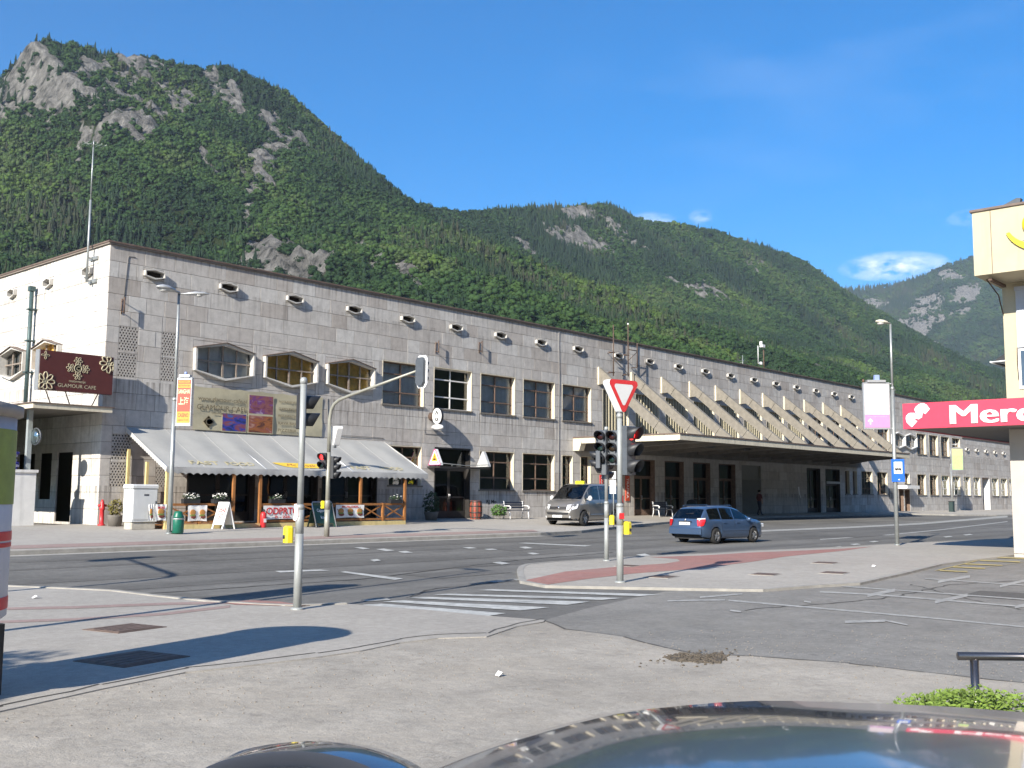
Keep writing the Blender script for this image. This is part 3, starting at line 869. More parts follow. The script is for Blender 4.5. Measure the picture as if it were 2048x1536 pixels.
def named(nm, dt):
    x = ng.nodes.new('GeometryNodeInputNamedAttribute'); x.data_type = dt; x.inputs['Name'].default_value = nm
    return x.outputs['Attribute']


ng.links.new(gi.outputs[0], ip.inputs['Points']); ng.links.new(ci.outputs[0], ip.inputs['Instance'])
ng.links.new(named('kind_id', 'INT'), ip.inputs['Instance Index'])
ng.links.new(named('rot', 'FLOAT_VECTOR'), ip.inputs['Rotation']); ng.links.new(named('scl', 'FLOAT_VECTOR'), ip.inputs['Scale'])
ng.links.new(ip.outputs[0], go.inputs[0])


def forest(name, P, kind, rot, scl, tint):
    me = bpy.data.meshes.new(name); me.vertices.add(len(P)); me.vertices.foreach_set('co', P.ravel().astype(np.float32))
    for nm, ty, arr in (('kind_id', 'INT', kind.astype(np.int32)), ('tint', 'FLOAT', tint.astype(np.float32))):
        a = me.attributes.new(nm, ty, 'POINT'); a.data.foreach_set('value', arr)
    for nm, arr in (('rot', rot), ('scl', scl)):
        a = me.attributes.new(nm, 'FLOAT_VECTOR', 'POINT'); a.data.foreach_set('vector', arr.ravel().astype(np.float32))
    me.update()
    o = link(name, me); o['kind'] = 'stuff'
    md = o.modifiers.new('scatter', 'NODES'); md.node_group = ng
    return o


NR = np.random.RandomState(5)


def scatter(fn, rockfn, x0, x1, y0, y1, n, size, seed, jit=.35, vis=None):
    X = NR.uniform(x0, x1, n); Y = NR.uniform(y0, y1, n)
    if vis is not None:
        k = vis(X, Y); X, Y = X[k], Y[k]
    Z = fn(X, Y); R = rockfn(X, Y)
    keep = (R < .38+.95*NR.rand(len(X))**2.3) & (Z > 1)
    X, Y, Z = X[keep], Y[keep], Z[keep]; n = len(X)
    con = fbm(X/160, Y/160, seed, 3)+.12*NR.randn(n)+.10*np.clip((Y-700)/500, -1, 1)*0
    kind = np.where(con > .56, NR.randint(3, 5, n), NR.randint(0, 3, n))
    s = size*(1+jit*NR.randn(n)).clip(.45, 1.9)
    br = fbm(X/95, Y/95, seed+4, 4)
    tint = np.clip((br-.5)*2.2+.40+.11*NR.randn(n), 0, 1)
    scl = np.stack([s*(.9+.3*NR.rand(n)), s*(.9+.3*NR.rand(n)), s*np.where(kind > 2, 1.35, 1.0)], -1)
    rot = np.stack([.06*NR.randn(n), .06*NR.randn(n), NR.uniform(0, 6.28, n)], -1)
    return np.stack([X, Y, Z-.05*s], -1), kind, rot, scl, tint


def in_view(X, Y, m=6):
    a = np.degrees(np.arctan2(Y-EYE.y, X-EYE.x))-41.76
    return (np.abs(a) < 27+m)


A = scatter(hill1, rock1, -100, 1700, 125, 1330, 150000, 7.4, 2, vis=in_view)
B = scatter(hill1, rock1, 1700, 5000, 125, 1330, 120000, 8.6, 2, vis=in_view)
forest('mountain_wood', *[np.concatenate(q) for q in zip(A, B)])
Cc = scatter(hill3, rock3, 3350, 5350, -600, 3600, 90000, 14.0, 6, vis=in_view)
forest('far_mountain_wood', *Cc)


# the other side of the valley, behind the viewpoint: it closes the low sky over the street and fills the window reflections
def hill4(X, Y):
    s = np.clip((-Y-480)/1500, 0, 1)
    return 720*s**1.1*(.85+.3*fbm(X/700, Y/700, 31, 3))+s*60*(fbm(X/150, Y/150, 32, 3)-.5)-4


grid_terrain('opposite_hillside', hill4, np.arange(-2600, 6000, 60.0), np.arange(-2100, -440, 45.0), mh, lambda X, Y: np.zeros_like(X))


# ------------------------------------------------------------------ the valley air: far slopes fade to blue
mhz = bpy.data.materials.new('valley_haze'); mhz.use_nodes = True
n, l = mhz.node_tree.nodes, mhz.node_tree.links
n.clear(); pv = n.new('ShaderNodeVolumePrincipled'); oo = n.new('ShaderNodeOutputMaterial'); l.new(pv.outputs[0], oo.inputs['Volume'])
pv.inputs['Color'].default_value = (.72, .84, 1.0, 1); pv.inputs['Density'].default_value = HAZE; pv.inputs['Anisotropy'].default_value = .2
mb = MB(); mb.box(-3100, 6700, -2700, 4900, -1.2, 1400)
struct(mb.build('haze', mhz), 'stuff')

# ================================================================== STATION BUILDING
def stone_mat(name, ramp, rough=.85):
    m = bpy.data.materials.new(name); m.use_nodes = True
    n, l = m.node_tree.nodes, m.node_tree.links
    b = n['Principled BSDF']; b.inputs['Roughness'].default_value = rough; b.inputs['Specular IOR Level'].default_value = .25
    at = n.new('ShaderNodeAttribute'); at.attribute_name = 'tone'
    cr = n.new('ShaderNodeValToRGB'); cr.color_ramp.elements[0].color = (*ramp[0], 1); cr.color_ramp.elements[1].color = (*ramp[-1], 1)
    for i, c in enumerate(ramp[1:-1]):
        e = cr.color_ramp.elements.new((i+1)/(len(ramp)-1)); e.color = (*c, 1)
    l.new(at.outputs['Fac'], cr.inputs[0])
    ge = n.new('ShaderNodeNewGeometry')
    n1 = n.new('ShaderNodeTexNoise'); n1.inputs['Scale'].default_value = 2.6; n1.inputs['Detail'].default_value = 8; n1.inputs['Roughness'].default_value = .7
    l.new(ge.outputs['Position'], n1.inputs['Vector'])
    r1 = n.new('ShaderNodeMapRange'); r1.inputs[1].default_value = .3; r1.inputs[2].default_value = .72; r1.inputs[3].default_value = 1.14; r1.inputs[4].default_value = .80
    l.new(n1.outputs['Fac'], r1.inputs[0])
    sc = n.new('ShaderNodeVectorMath'); sc.operation = 'SCALE'; l.new(cr.outputs[0], sc.inputs[0]); l.new(r1.outputs[0], sc.inputs['Scale'])
    # rust-brown veins and dark run-off streaks
    mp_ = n.new('ShaderNodeMapping'); mp_.inputs['Scale'].default_value = (3.2, 3.2, .32); l.new(ge.outputs['Position'], mp_.inputs[0])
    n2 = n.new('ShaderNodeTexNoise'); n2.inputs['Scale'].default_value = 1.5; n2.inputs['Detail'].default_value = 6; l.new(mp_.outputs[0], n2.inputs['Vector'])
    r2 = n.new('ShaderNodeMapRange'); r2.inputs[1].default_value = .52; r2.inputs[2].default_value = .74; r2.inputs[4].default_value = .42; l.new(n2.outputs['Fac'], r2.inputs[0])
    m1 = n.new('ShaderNodeMixRGB'); l.new(r2.outputs[0], m1.inputs[0]); l.new(sc.outputs[0], m1.inputs[1]); m1.inputs[2].default_value = (.17, .155, .14, 1)
    n3 = n.new('ShaderNodeTexNoise'); n3.inputs['Scale'].default_value = 5.5; n3.inputs['Detail'].default_value = 7; n3.inputs['Roughness'].default_value = .75; n3.inputs['Distortion'].default_value = 1.2
    l.new(ge.outputs['Position'], n3.inputs['Vector'])
    r3_ = n.new('ShaderNodeMapRange'); r3_.inputs[1].default_value = .60; r3_.inputs[2].default_value = .72; r3_.inputs[4].default_value = .55; l.new(n3.outputs['Fac'], r3_.inputs[0])
    m2 = n.new('ShaderNodeMixRGB'); l.new(r3_.outputs[0], m2.inputs[0]); l.new(m1.outputs[0], m2.inputs[1]); m2.inputs[2].default_value = (.20, .145, .12, 1)
    # soot washed down below the sills and vents
    sx = n.new('ShaderNodeSeparateXYZ'); l.new(ge.outputs['Position'], sx.inputs[0])
    mp2_ = n.new('ShaderNodeMapping'); mp2_.inputs['Scale'].default_value = (4.5, 4.5, .22); l.new(ge.outputs['Position'], mp2_.inputs[0])
    n4 = n.new('ShaderNodeTexNoise'); n4.inputs['Scale'].default_value = 1.6; n4.inputs['Detail'].default_value = 5; l.new(mp2_.outputs[0], n4.inputs['Vector'])
    r4 = n.new('ShaderNodeMapRange'); r4.inputs[1].default_value = .46; r4.inputs[2].default_value = .66; l.new(n4.outputs['Fac'], r4.inputs[0])
    tot = None
    for (zt_, zl_, am) in ((5.98, 4.6, .75), (2.02, .9, .7), (9.97, 9.0, .35), (11.06, 10.3, .5), (.5, 1.2, .5)):
        q = n.new('ShaderNodeMapRange'); q.inputs[1].default_value = zl_; q.inputs[2].default_value = zt_; q.inputs[4].default_value = am; l.new(sx.outputs['Z'], q.inputs[0])
        if zl_ < zt_:
            gt = n.new('ShaderNodeMath'); gt.operation = 'LESS_THAN'; gt.inputs[1].default_value = zt_+.01; l.new(sx.outputs['Z'], gt.inputs[0])
            q2 = n.new('ShaderNodeMath'); q2.operation = 'MULTIPLY'; l.new(q.outputs[0], q2.inputs[0]); l.new(gt.outputs[0], q2.inputs[1]); q = q2
        if tot is None: tot = q.outputs[0]
        else:
            mx_ = n.new('ShaderNodeMath'); mx_.operation = 'MAXIMUM'; l.new(tot, mx_.inputs[0]); l.new(q.outputs[0], mx_.inputs[1]); tot = mx_.outputs[0]
    ml = n.new('ShaderNodeMath'); ml.operation = 'MULTIPLY'; l.new(tot, ml.inputs[0]); l.new(r4.outputs[0], ml.inputs[1])
    m3 = n.new('ShaderNodeMixRGB'); l.new(ml.outputs[0], m3.inputs[0]); l.new(m2.outputs[0], m3.inputs[1]); m3.inputs[2].default_value = (.11, .095, .08, 1)
    l.new(m3.outputs[0], b.inputs['Base Color'])
    bp = n.new('ShaderNodeBump'); bp.inputs['Strength'].default_value = .25; bp.inputs['Distance'].default_value = .01
    l.new(n3.outputs['Fac'], bp.inputs['Height']); l.new(bp.outputs[0], b.inputs['Normal'])
    MATS[name] = m
    return m


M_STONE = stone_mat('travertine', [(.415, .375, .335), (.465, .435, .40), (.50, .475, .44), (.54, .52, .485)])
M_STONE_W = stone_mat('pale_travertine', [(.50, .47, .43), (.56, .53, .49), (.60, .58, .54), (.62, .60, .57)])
M_JOINT = mat('joint_mortar', (.17, .16, .15), .95, var=.2)
M_CREAM = mat('cream_paint', (.62, .56, .43), .75, var=.1, scale=3, streak=.35)
M_WHITEP = mat('white_paint', (.70, .69, .66), .7, var=.08, scale=3, streak=.25)
M_WOOD = mat('brown_window_wood', (.16, .105, .075), .7, var=.3, scale=8, streak=.4)
M_PALEW = mat('grey_window_wood', (.23, .19, .155), .7, var=.3, scale=8, streak=.4)
M_DARK = mat('dark_interior', (.035, .034, .034), .9)
M_DIM = mat('dim_interior', (.09, .088, .082), .9)
M_CURT = mat('pale_curtain', (.74, .75, .74), .9, var=.12, scale=4, streak=.3)
M_AMBER = mat('amber_curtain', (.85, .52, .12), .9, var=.3, scale=5, streak=.4)
M_FLASH = mat('brown_flashing', (.14, .10, .08), .6, var=.25, scale=5)
M_CONC = mat('canopy_concrete', (.17, .155, .135), .9, var=.2, scale=2, bump=.15, dirt=(.12, .11, .1))
M_RIB = mat('rib_stone', (.20, .182, .152), .9, var=.2, scale=4, bump=.2, streak=.35, dirt=(.2, .18, .15))
M_FIN = mat('fin_cream', (.42, .38, .27), .75, var=.12, scale=6, streak=.3)
M_GLASS = glass('window_glass', (.90, .93, .95), .12)
M_DGLASS = glass('door_glass', (.35, .37, .37), .06)
M_GREEN = glass('green_glass', (.42, .6, .53), .16)

ST = thing('station_building', 'long grey stone station with hexagonal windows, concrete ribs and a deep canopy', 'station', (0, 0, 0))
WING = thing('station_wing', 'lower flat grey wing joined to the far right end of the station', 'building', (92.07, 0, 0))
WING.location = (0, 0, 0)

# every opening of the front, as (x0, x1, z0, z1)
HEXW = [(3.65+3.29*i, 3.65+3.29*i+2.78, 6.31, 7.85) for i in range(3)]
FHEX = [(73.72, 76.55, 6.23, 7.74), (76.60, 79.43, 6.23, 7.74)]
VENT = [(1.38+3.313*i+(.62 if i > 8 else 0), 1.38+3.313*i+(.62 if i > 8 else 0)+.86, 9.97, 10.39) for i in range(20)]
UW = [(13.57+3.34*i, 13.57+3.34*i+2.70, 6.0, 8.06) for i in range(5)]
BAY = [(30.72+3.328*j, 30.72+3.328*j+2.66, 4.9, 8.06) for j in range(8)]
BAYW = [(30.72+3.328*j, 30.72+3.328*j+2.66, 5.95, 8.06) for j in range(8, 13)]
FUP = [(79.75+3.13*k, 79.75+3.13*k+2.33, 5.9, 7.86) for k in range(4)]
LW = [(20.23, 22.90, 2.04, 4.05), (23.57, 26.28, 2.04, 4.05)]
LN = [(26.92, 27.92, 2.20, 4.05), (28.60, 29.58, 2.20, 4.05)]
L0 = [(14.05, 16.18, 2.2, 4.08)]
DOOR = [(17.05, 19.57, .62, 4.10)]
SHOP = [(3.6, 6.75, .66, 3.7), (6.95, 10.0, .66, 3.7), (10.2, 13.4, .66, 3.7)]
UCD = [(33.9, 36.15, .60, 4.02), (37.25, 39.48, .60, 4.02), (40.6, 42.75, .60, 4.02), (43.85, 46.08, .60, 4.02)]
SHUT = [(46.95, 49.75, .60, 4.0)]
ENT = [(56.95, 59.32, .60, 4.04), (60.2, 62.88, .60, 4.05)]
UCN = [(63.8, 64.72, 2.08, 4.02), (65.32, 66.2, 2.08, 4.02)]
UCW = [(67.06, 69.35, 2.08, 4.04), (70.32, 72.6, 2.08, 4.04)]
FD = [(76.45, 77.75, 3.08, 4.04), (75.1, 76.2, .6, 2.55), (76.45, 77.65, .6, 2.55)]
FLW = [(79.55+3.13*k, 79.55+3.13*k+2.2, 2.08, 4.02) for k in range(4)]
WLW = [(92.0+3.09*k, 92.0+3.09*k+2.15, 2.08, 4.02) for k in range(2)]+[(97.9, 100.3, .6, 4.0)]+[(100.95+3.07*k, 100.95+3.07*k+2.3, 2.08, 4.02) for k in range(12)]
WLW[0] = (92.12, 94.15, 2.08, 4.02)
WV = [(92.95+3.0*i, 93.8+3.0*i, 6.62, 7.04) for i in range(14)]
GRILLE = [(.50, 1.29, 7.10, 8.02), (.50, 1.27, 6.10, 7.0), (2.26, 3.03, 7.09, 8.0), (2.27, 3.04, 6.10, 7.0),
          (.42, 1.2, 3.0, 3.95), (.40, 1.18, 2.0, 2.9), (2.24, 2.86, 2.0, 2.75)]
front_holes = HEXW+FHEX+VENT+UW+BAY+BAYW+FUP+LW+LN+L0+DOOR+SHOP+UCD+SHUT+ENT+UCN+UCW+FD+FLW+GRILLE
EHEX = [(6.62, 8.95, 6.43, 7.83), (3.50, 5.83, 6.43, 7.83), (10.0, 12.3, 6.43, 7.83)]
EVENT = [(1.26, 1.93, 9.98, 10.42), (4.6, 5.3, 9.98, 10.42), (8.0, 8.7, 9.98, 10.42), (11.4, 12.1, 9.98, 10.42)]
EDOOR = [(2.15, 3.4, .66, 3.3), (3.9, 4.9, 1.5, 3.3), (5.4, 6.9, .66, 3.3)]
end_holes = EHEX+EVENT+EDOOR
EDEPTH = 30.0

# backing of the walls (mortar colour seen in the joints)
mb = MB()
for (a0, a1, z0, z1) in subtract([(0, 92.05, .3, 11.06)], front_holes): mb.add([(a0, .05, z0), (a1, .05, z0), (a1, .05, z1), (a0, .05, z1)], [(0, 1, 2, 3)])
for (a0, a1, z0, z1) in subtract([(0, EDEPTH, .3, 11.06)], end_holes): mb.add([(.05, a0, z0), (.05, a1, z0), (.05, a1, z1), (.05, a0, z1)], [(0, 1, 2, 3)])
mb.add([(92.0, .05, 7.8), (92.0, EDEPTH, 7.8), (92.0, EDEPTH, 11.06), (92.0, .05, 11.06)], [(0, 1, 2, 3)])
mb.add([(0, EDEPTH, 0), (92, EDEPTH, 0), (92, EDEPTH, 11.06), (0, EDEPTH, 11.06)], [(0, 1, 2, 3)])
mb.build('wall', M_JOINT, ST)
mb = MB()
for (a0, a1, z0, z1) in subtract([(92.05, 150, .3, 7.95)], WLW+WV): mb.add([(a0, .05, z0), (a1, .05, z0), (a1, .05, z1), (a0, .05, z1)], [(0, 1, 2, 3)])
mb.add([(92.05, .05, 7.95), (150, .05, 7.95), (150, 20, 7.95), (92.05, 20, 7.95)], [(0, 1, 2, 3)])
mb.build('wall', M_JOINT, WING)
mb = MB(); mb.mi = 0; mb.box(-.08, 92.13, -.08, EDEPTH+.08, 11.06, 11.12); mb.mi = 1; mb.box(-.11, 92.16, -.11, EDEPTH+.11, 11.12, 11.18)
mb.build('roof', [mat('roof_edge', (.22, .185, .155), .7, var=.2, scale=3), M_FLASH], ST)
mb = MB(); mb.box(92.05, 150, -.08, 20, 7.95, 8.06); mb.build('roof', M_FLASH, WING)
# dark rooms behind the openings
mb = MB()
mb.box(.3, 91.9, 2.6, 2.62, .4, 11); mb.box(2.6, 2.62, .3, 29, .4, 11); mb.box(.3, 91.9, .3, 2.6, 4.3, 4.4); mb.box(.3, 91.9, .3, 2.6, .5, .58); mb.box(.3, 91.9, .3, 2.6, 10.9, 11)
mb.build('interior', M_DIM, ST)
mb = MB(); mb.box(92.2, 149, 1.6, 1.62, .4, 7.9); mb.build('interior', M_DIM, WING)


# stone slabs: rows of unequal slabs, each a piece of its own
def slab_pieces(a0, a1, z0, z1, holes, rows, seed, wlo=.72, whi=1.55):
    r_ = random.Random(seed); out = []
    zs = [z0+(z1-z0)*i/rows for i in range(rows+1)]
    for k in range(rows):
        x = a0-(r_.uniform(0, .5) if k % 2 else 0)
        while x < a1-.02:
            w = r_.uniform(wlo, whi)
            if a1-(x+w) < .35: w = a1-x
            tone = min(1, max(0, r_.gauss(.55, .23))) if r_.random() > .08 else r_.uniform(0, .25)
            for q in subtract([(max(x, a0), min(x+w, a1), zs[k], zs[k+1])], holes): out.append((q, tone, r_.uniform(0, .008)))
            x += w
    return out


def tri_fill(h, side='front'):
    """the four stone corners between a hexagonal opening and the slabs round it"""
    x0, x1, z0, z1 = h; xc = (x0+x1)/2; d = (z1-z0)*.205
    return [[(x0, z1-d), (x0, z1), (xc, z1)], [(xc, z1), (x1, z1), (x1, z1-d)], [(x0, z0), (x0, z0+d), (xc, z0)], [(xc, z0), (x1, z0+d), (x1, z0)]]


pieces = []
for q, t, pr_ in slab_pieces(0, 92.05, .55, 11.06, front_holes, 17, 4): pieces.append(('f', [(q[0], q[2]), (q[1], q[2]), (q[1], q[3]), (q[0], q[3])], t, pr_))
for h in HEXW+FHEX+VENT:
    for tr in tri_fill(h): pieces.append(('f', tr, .5, .002))
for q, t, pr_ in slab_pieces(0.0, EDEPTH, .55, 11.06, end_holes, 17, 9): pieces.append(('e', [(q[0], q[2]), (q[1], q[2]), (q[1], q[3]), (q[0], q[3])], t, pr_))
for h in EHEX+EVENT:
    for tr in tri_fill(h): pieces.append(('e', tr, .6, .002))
for q, t, pr_ in slab_pieces(92.05, 150, .55, 7.95, WLW+WV, 12, 14): pieces.append(('w', [(q[0], q[2]), (q[1], q[2]), (q[1], q[3]), (q[0], q[3])], t*.8, pr_))


def shown(p):
    side, pts, t, pr_ = p
    c = Vector((sum(a for a, z in pts)/len(pts), 0, sum(z for a, z in pts)/len(pts)))
    ar = abs(sum(pts[i][0]*pts[(i+1) % len(pts)][1]-pts[(i+1) % len(pts)][0]*pts[i][1] for i in range(len(pts))))/2
    if side == 'e': P = Vector((0, c.x, c.z)); nrm = Vector((-1, 0, 0))
    else: P = Vector((c.x, 0, c.z)); nrm = Vector((0, -1, 0))
    v = EYE-P
    if side == 'e' and c.x > 9.5: return 0
    if side == 'f' and c.z < 4 and (1.2 < c.x < 14): return 0
    return ar*v.normalized().dot(nrm)/v.length_squared


def slab(mb, p):
    side, pts, t, pr_ = p; g = .006
    cx = sum(a for a, z in pts)/len(pts); cz = sum(z for a, z in pts)/len(pts)
    sh = [(a+(g if a < cx else -g), z+(g if z < cz else -g)) for a, z in pts]
    n = len(sh); y0 = -pr_; y1 = .055; ch = .008
    ins = [(a+(ch if a < cx else -ch), z+(ch if z < cz else -ch)) for a, z in sh]
    mk = (lambda a, y, z: (y, a, z)) if side == 'e' else (lambda a, y, z: (a, y, z))
    vs_ = [mk(a, y0, z) for a, z in ins]+[mk(a, y0+ch*.6, z) for a, z in sh]+[mk(a, y1, z) for a, z in sh]
    fs = [tuple(range(n))]+[(i, (i+1) % n, n+(i+1) % n, n+i) for i in range(n)]+[(n+i, n+(i+1) % n, 2*n+(i+1) % n, 2*n+i) for i in range(n)]
    mb.add(vs_, fs, False)
    return len(fs)


order = sorted(range(len(pieces)), key=lambda i: -shown(pieces[i]))
single = set(i for i in order[:300] if pieces[i][0] != 'w')
rest = {'f': (MB(), []), 'e': (MB(), []), 'w': (MB(), [])}
for i, p in enumerate(pieces):
    if i in single:
        mb = MB(); k = slab(mb, p)
        mb.build('stone_slab', M_STONE_W if p[0] == 'e' else M_STONE, ST, attr={'tone': [p[2]]*k})
    else:
        mb, tn = rest[p[0]]; k = slab(mb, p); tn += [p[2]]*k
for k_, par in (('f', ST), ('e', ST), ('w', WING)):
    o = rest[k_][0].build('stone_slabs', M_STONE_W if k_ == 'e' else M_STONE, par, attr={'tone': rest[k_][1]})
    o['kind'] = 'stuff'


# windows -------------------------------------------------------------------
WPROTO = {}


def clip_rect(poly, x0, x1, z0, z1):
    def clip(P, f, ip):
        out = []
        for i in range(len(P)):
            a, b = P[i-1], P[i]
            ia, ib = f(a), f(b)
            if ia != ib: out.append(ip(a, b))
            if ib: out.append(b)
        return out
    lx = lambda v: (lambda a, b: (v, a[1]+(b[1]-a[1])*(v-a[0])/(b[0]-a[0])))
    lz = lambda v: (lambda a, b: (a[0]+(b[0]-a[0])*(v-a[1])/(b[1]-a[1]), v))
    for f, ip in ((lambda p: p[0] >= x0, lx(x0)), (lambda p: p[0] <= x1, lx(x1)), (lambda p: p[1] >= z0, lz(z0)), (lambda p: p[1] <= z1, lz(z1))):
        if poly: poly = clip(poly, f, ip)
    return poly


def window(parent, h, style='wood', cols=2, rows=(0.27, .70), deep=.24, curtain=None, sill=True, side='front', name='window', label=None, glassm=None):
    x0, x1, z0, z1 = h; w, hh = round(x1-x0, 2), round(z1-z0, 2)
    key = (w, hh, style, cols, rows, deep, curtain.name if curtain else None, sill, name)
    loc = (x0, 0, z0) if side == 'front' else (0, x1, z0); rz = 0 if side == 'front' else -math.pi/2
    if key in WPROTO:
        c = copy_tree(WPROTO[key], parent); c.location = loc; c.rotation_euler = (0, 0, rz)
        if label: c['label'] = label
        elif 'label' in c: del c['label']
        return c
    fm = {'wood': M_WOOD, 'pale': M_PALEW, 'white': M_WHITEP}[style]
    mb = MB(); e = .035                                    # lining of the reveal, plus the sill
    mb.mi = 0
    mb.box(-.0, e, -.012, deep+.05, 0, hh); mb.box(w-e, w, -.012, deep+.05, 0, hh); mb.box(e, w-e, -.012, deep+.05, hh-e, hh)
    mb.mi = 1
    if sill: mb.box(-.05, w+.05, -.075, deep, -.055, .012)
    root = mb.build(name, [M_CREAM, M_CONC], parent, label); root.location = loc; root.rotation_euler = (0, 0, rz)
    xs = [e+(w-2*e)*i/cols for i in range(cols+1)]; zs = [.012+(hh-.012-e)*f for f in (0,)+tuple(1-r for r in rows[::-1])+(1,)] if rows else [.012, hh-e]
    b = .05
    mb = MB()
    mb.box(e, w-e, deep-.02, deep+.05, .012, .012+b); mb.box(e, w-e, deep-.02, deep+.05, hh-e-b, hh-e)
    for i, x in enumerate(xs):
        x_a = x if i == 0 else (x-b if i == cols else x-b*.6); x_b = x+b if i == 0 else (x if i == cols else x+b*.6)
        mb.box(x_a, x_b, deep-.024, deep+.05, .012+b, hh-e-b)
    for z in zs[1:-1]:
        for i in range(cols): mb.box(xs[i]+b*.9, xs[i+1]-b*.9, deep-.03, deep+.045, z-b*.6, z+b*.6)
    mb.build('frame', fm, root)
    for i in range(cols):
        for k in range(len(zs)-1):
            mb = MB(); tl = rnd.uniform(-.004, .004)
            mb.add([(xs[i]+.02, deep+.012+tl, zs[k]+.02), (xs[i+1]-.02, deep+.012-tl, zs[k]+.02), (xs[i+1]-.02, deep+.012-tl, zs[k+1]-.02), (xs[i]+.02, deep+.012+tl, zs[k+1]-.02)], [(0, 1, 2, 3)])
            mb.build('pane', glassm or (M_GREEN if style == 'white' else M_GLASS), root, recalc=False)
    if curtain:
        mb = MB(); n = 26
        top = [(xs[0]+.03+(w-2*e-.06)*i/n, deep+.14+.02*math.sin(i*1.9), hh-.06) for i in range(n+1)]
        mb.loft([top, [(x, y+.01, .05) for x, y, z in top]], closed=False, sm=True)
        mb.build('curtain', curtain, root, recalc=False)
    WPROTO[key] = root
    return root


def hexpts(w, h, d, inset=0.0):
    x0, x1 = -w/2+inset, w/2-inset; k = inset*1.12
    return [(x0, -h/2+d+inset*.25), (0, -h/2+k), (x1, -h/2+d+inset*.25), (x1, h/2-d-inset*.25), (0, h/2-k), (x0, h/2-d-inset*.25)]


def hexwindow(parent, h, curtain, side='front', proj=.20, cols=4, visor=True, label=None, light=False):
    x0, x1, z0, z1 = h; w, hh = x1-x0, z1-z0; d = hh*.205
    loc = ((x0+x1)/2, 0, (z0+z1)/2) if side == 'front' else (0, (x0+x1)/2, (z0+z1)/2); rz = 0 if side == 'front' else -math.pi/2
    mb = MB(); o = hexpts(w, hh, d); i_ = hexpts(w, hh, d, .085)
    rings = [[(x, .06, z) for x, z in o], [(x, -proj, z) for x, z in o], [(x, -proj, z) for x, z in i_], [(x, .14, z) for x, z in i_]]
    mb.mi = 0; mb.loft(rings)
    if visor:
        mb.mi = 1
        for a, b in ((o[5], o[4]), (o[4], o[3])):
            t = .02
            mb.add([(a[0]*1.015, -proj-.07, a[1]+.002), (b[0], -proj-.07, b[1]+.004), (b[0], .05, b[1]+.004), (a[0]*1.015, .05, a[1]+.002),
                    (a[0]*1.015, -proj-.07, a[1]+t), (b[0], -proj-.07, b[1]+t), (b[0], .05, b[1]+t+.02), (a[0]*1.015, .05, a[1]+t+.02)],
                   [(0, 1, 2, 3), (4, 7, 6, 5), (0, 4, 5, 1), (1, 5, 6, 2), (2, 6, 7, 3), (3, 7, 4, 0)])
    root = mb.build('hexagonal_window', [M_WHITEP if light else M_CONCW, M_FLASH], parent, label); root.location = loc; root.rotation_euler = (0, 0, rz)
    ins = hexpts(w, hh, d, .085); b = .045
    xs = [-w/2+.085+(w-.17)*k/cols for k in range(cols+1)]
    mb = MB()
    for k in range(1, cols):
        P = clip_rect(ins, xs[k]-b*(.9 if k == cols//2 else .6), xs[k]+b*(.9 if k == cols//2 else .6), -2, 2)
        if P: mb.prism(P, 'y', .04, .10)
    P = clip_rect(ins, -3, 3, -b*.7, b*.7); mb.prism(P, 'y', .035, .098)
    mb.build('frame', M_PALEW, root)
    for k in range(cols):
        for (a, c) in ((-2, -.02), (.02, 2)):
            P = clip_rect(ins, xs[k]+.02, xs[k+1]-.02, a, c)
            if len(P) > 2:
                mb = MB(); tl = rnd.uniform(-.006, .006); mb.add([(x, .075+tl*x, z) for x, z in P], [tuple(range(len(P)))]); mb.build('pane', M_GLASS, root, recalc=False)
    mb = MB(); n = 24
    top = [(-w/2+.1+(w-.2)*i/n, .22+.02*math.sin(i*1.7), z1-z0) for i in range(n+1)]
    mb.loft([[(x, y, hh/2-.05) for x, y, z in top], [(x, y, -hh/2+.05) for x, y, z in top]], closed=False, sm=True)
    mb.build('curtain', curtain, root, recalc=False)
    return root


M_CONCW = mat('pale_window_concrete', (.52, .50, .46), .85, var=.15, scale=5, streak=.4, dirt=(.26, .24, .21))
hexwindow(ST, HEXW[0], M_CURT, label='hexagonal window with grey panes')
for h in HEXW[1:]: hexwindow(ST, h, M_AMBER)
for h in FHEX: hexwindow(ST, h, M_CURT, cols=3, visor=False, light=True)
hexwindow(ST, EHEX[0], M_DIM, side='end', cols=3); hexwindow(ST, EHEX[1], M_AMBER, side='end', cols=3, label='hexagonal window half hidden by the brown sign'); hexwindow(ST, EHEX[2], M_DIM, side='end', cols=3)


def vent(parent, h, side='front'):
    x0, x1, z0, z1 = h; w, hh = x1-x0, z1-z0; d = hh*.26
    loc = ((x0+x1)/2, 0, (z0+z1)/2) if side == 'front' else (0, (x0+x1)/2, (z0+z1)/2); rz = 0 if side == 'front' else -math.pi/2
    key = ('vent', round(w, 2), round(hh, 2))
    if key not in WPROTO:
        mb = MB(); o = hexpts(w, hh, d); i_ = hexpts(w, hh, d, .055)
        mb.loft([[(x, .06, z) for x, z in o], [(x, -.15, z) for x, z in o], [(x, -.15, z) for x, z in i_], [(x, .2, z) for x, z in i_]])
        root = mb.build('vent', M_CONCW, parent)
        mb = MB(); mb.add([(x, .19, z) for x, z in i_], [tuple(range(6))])
        for k in range(3): mb.box(-w*.4, w*.4, .08, .12, -hh*.22+k*hh*.2, -hh*.22+k*hh*.2+.02)
        mb.build('mesh_back', mat('vent_dark', (.05, .04, .036), .9), root)
        WPROTO[key] = root
    else: root = copy_tree(WPROTO[key], parent)
    root.location = loc; root.rotation_euler = (0, 0, rz)


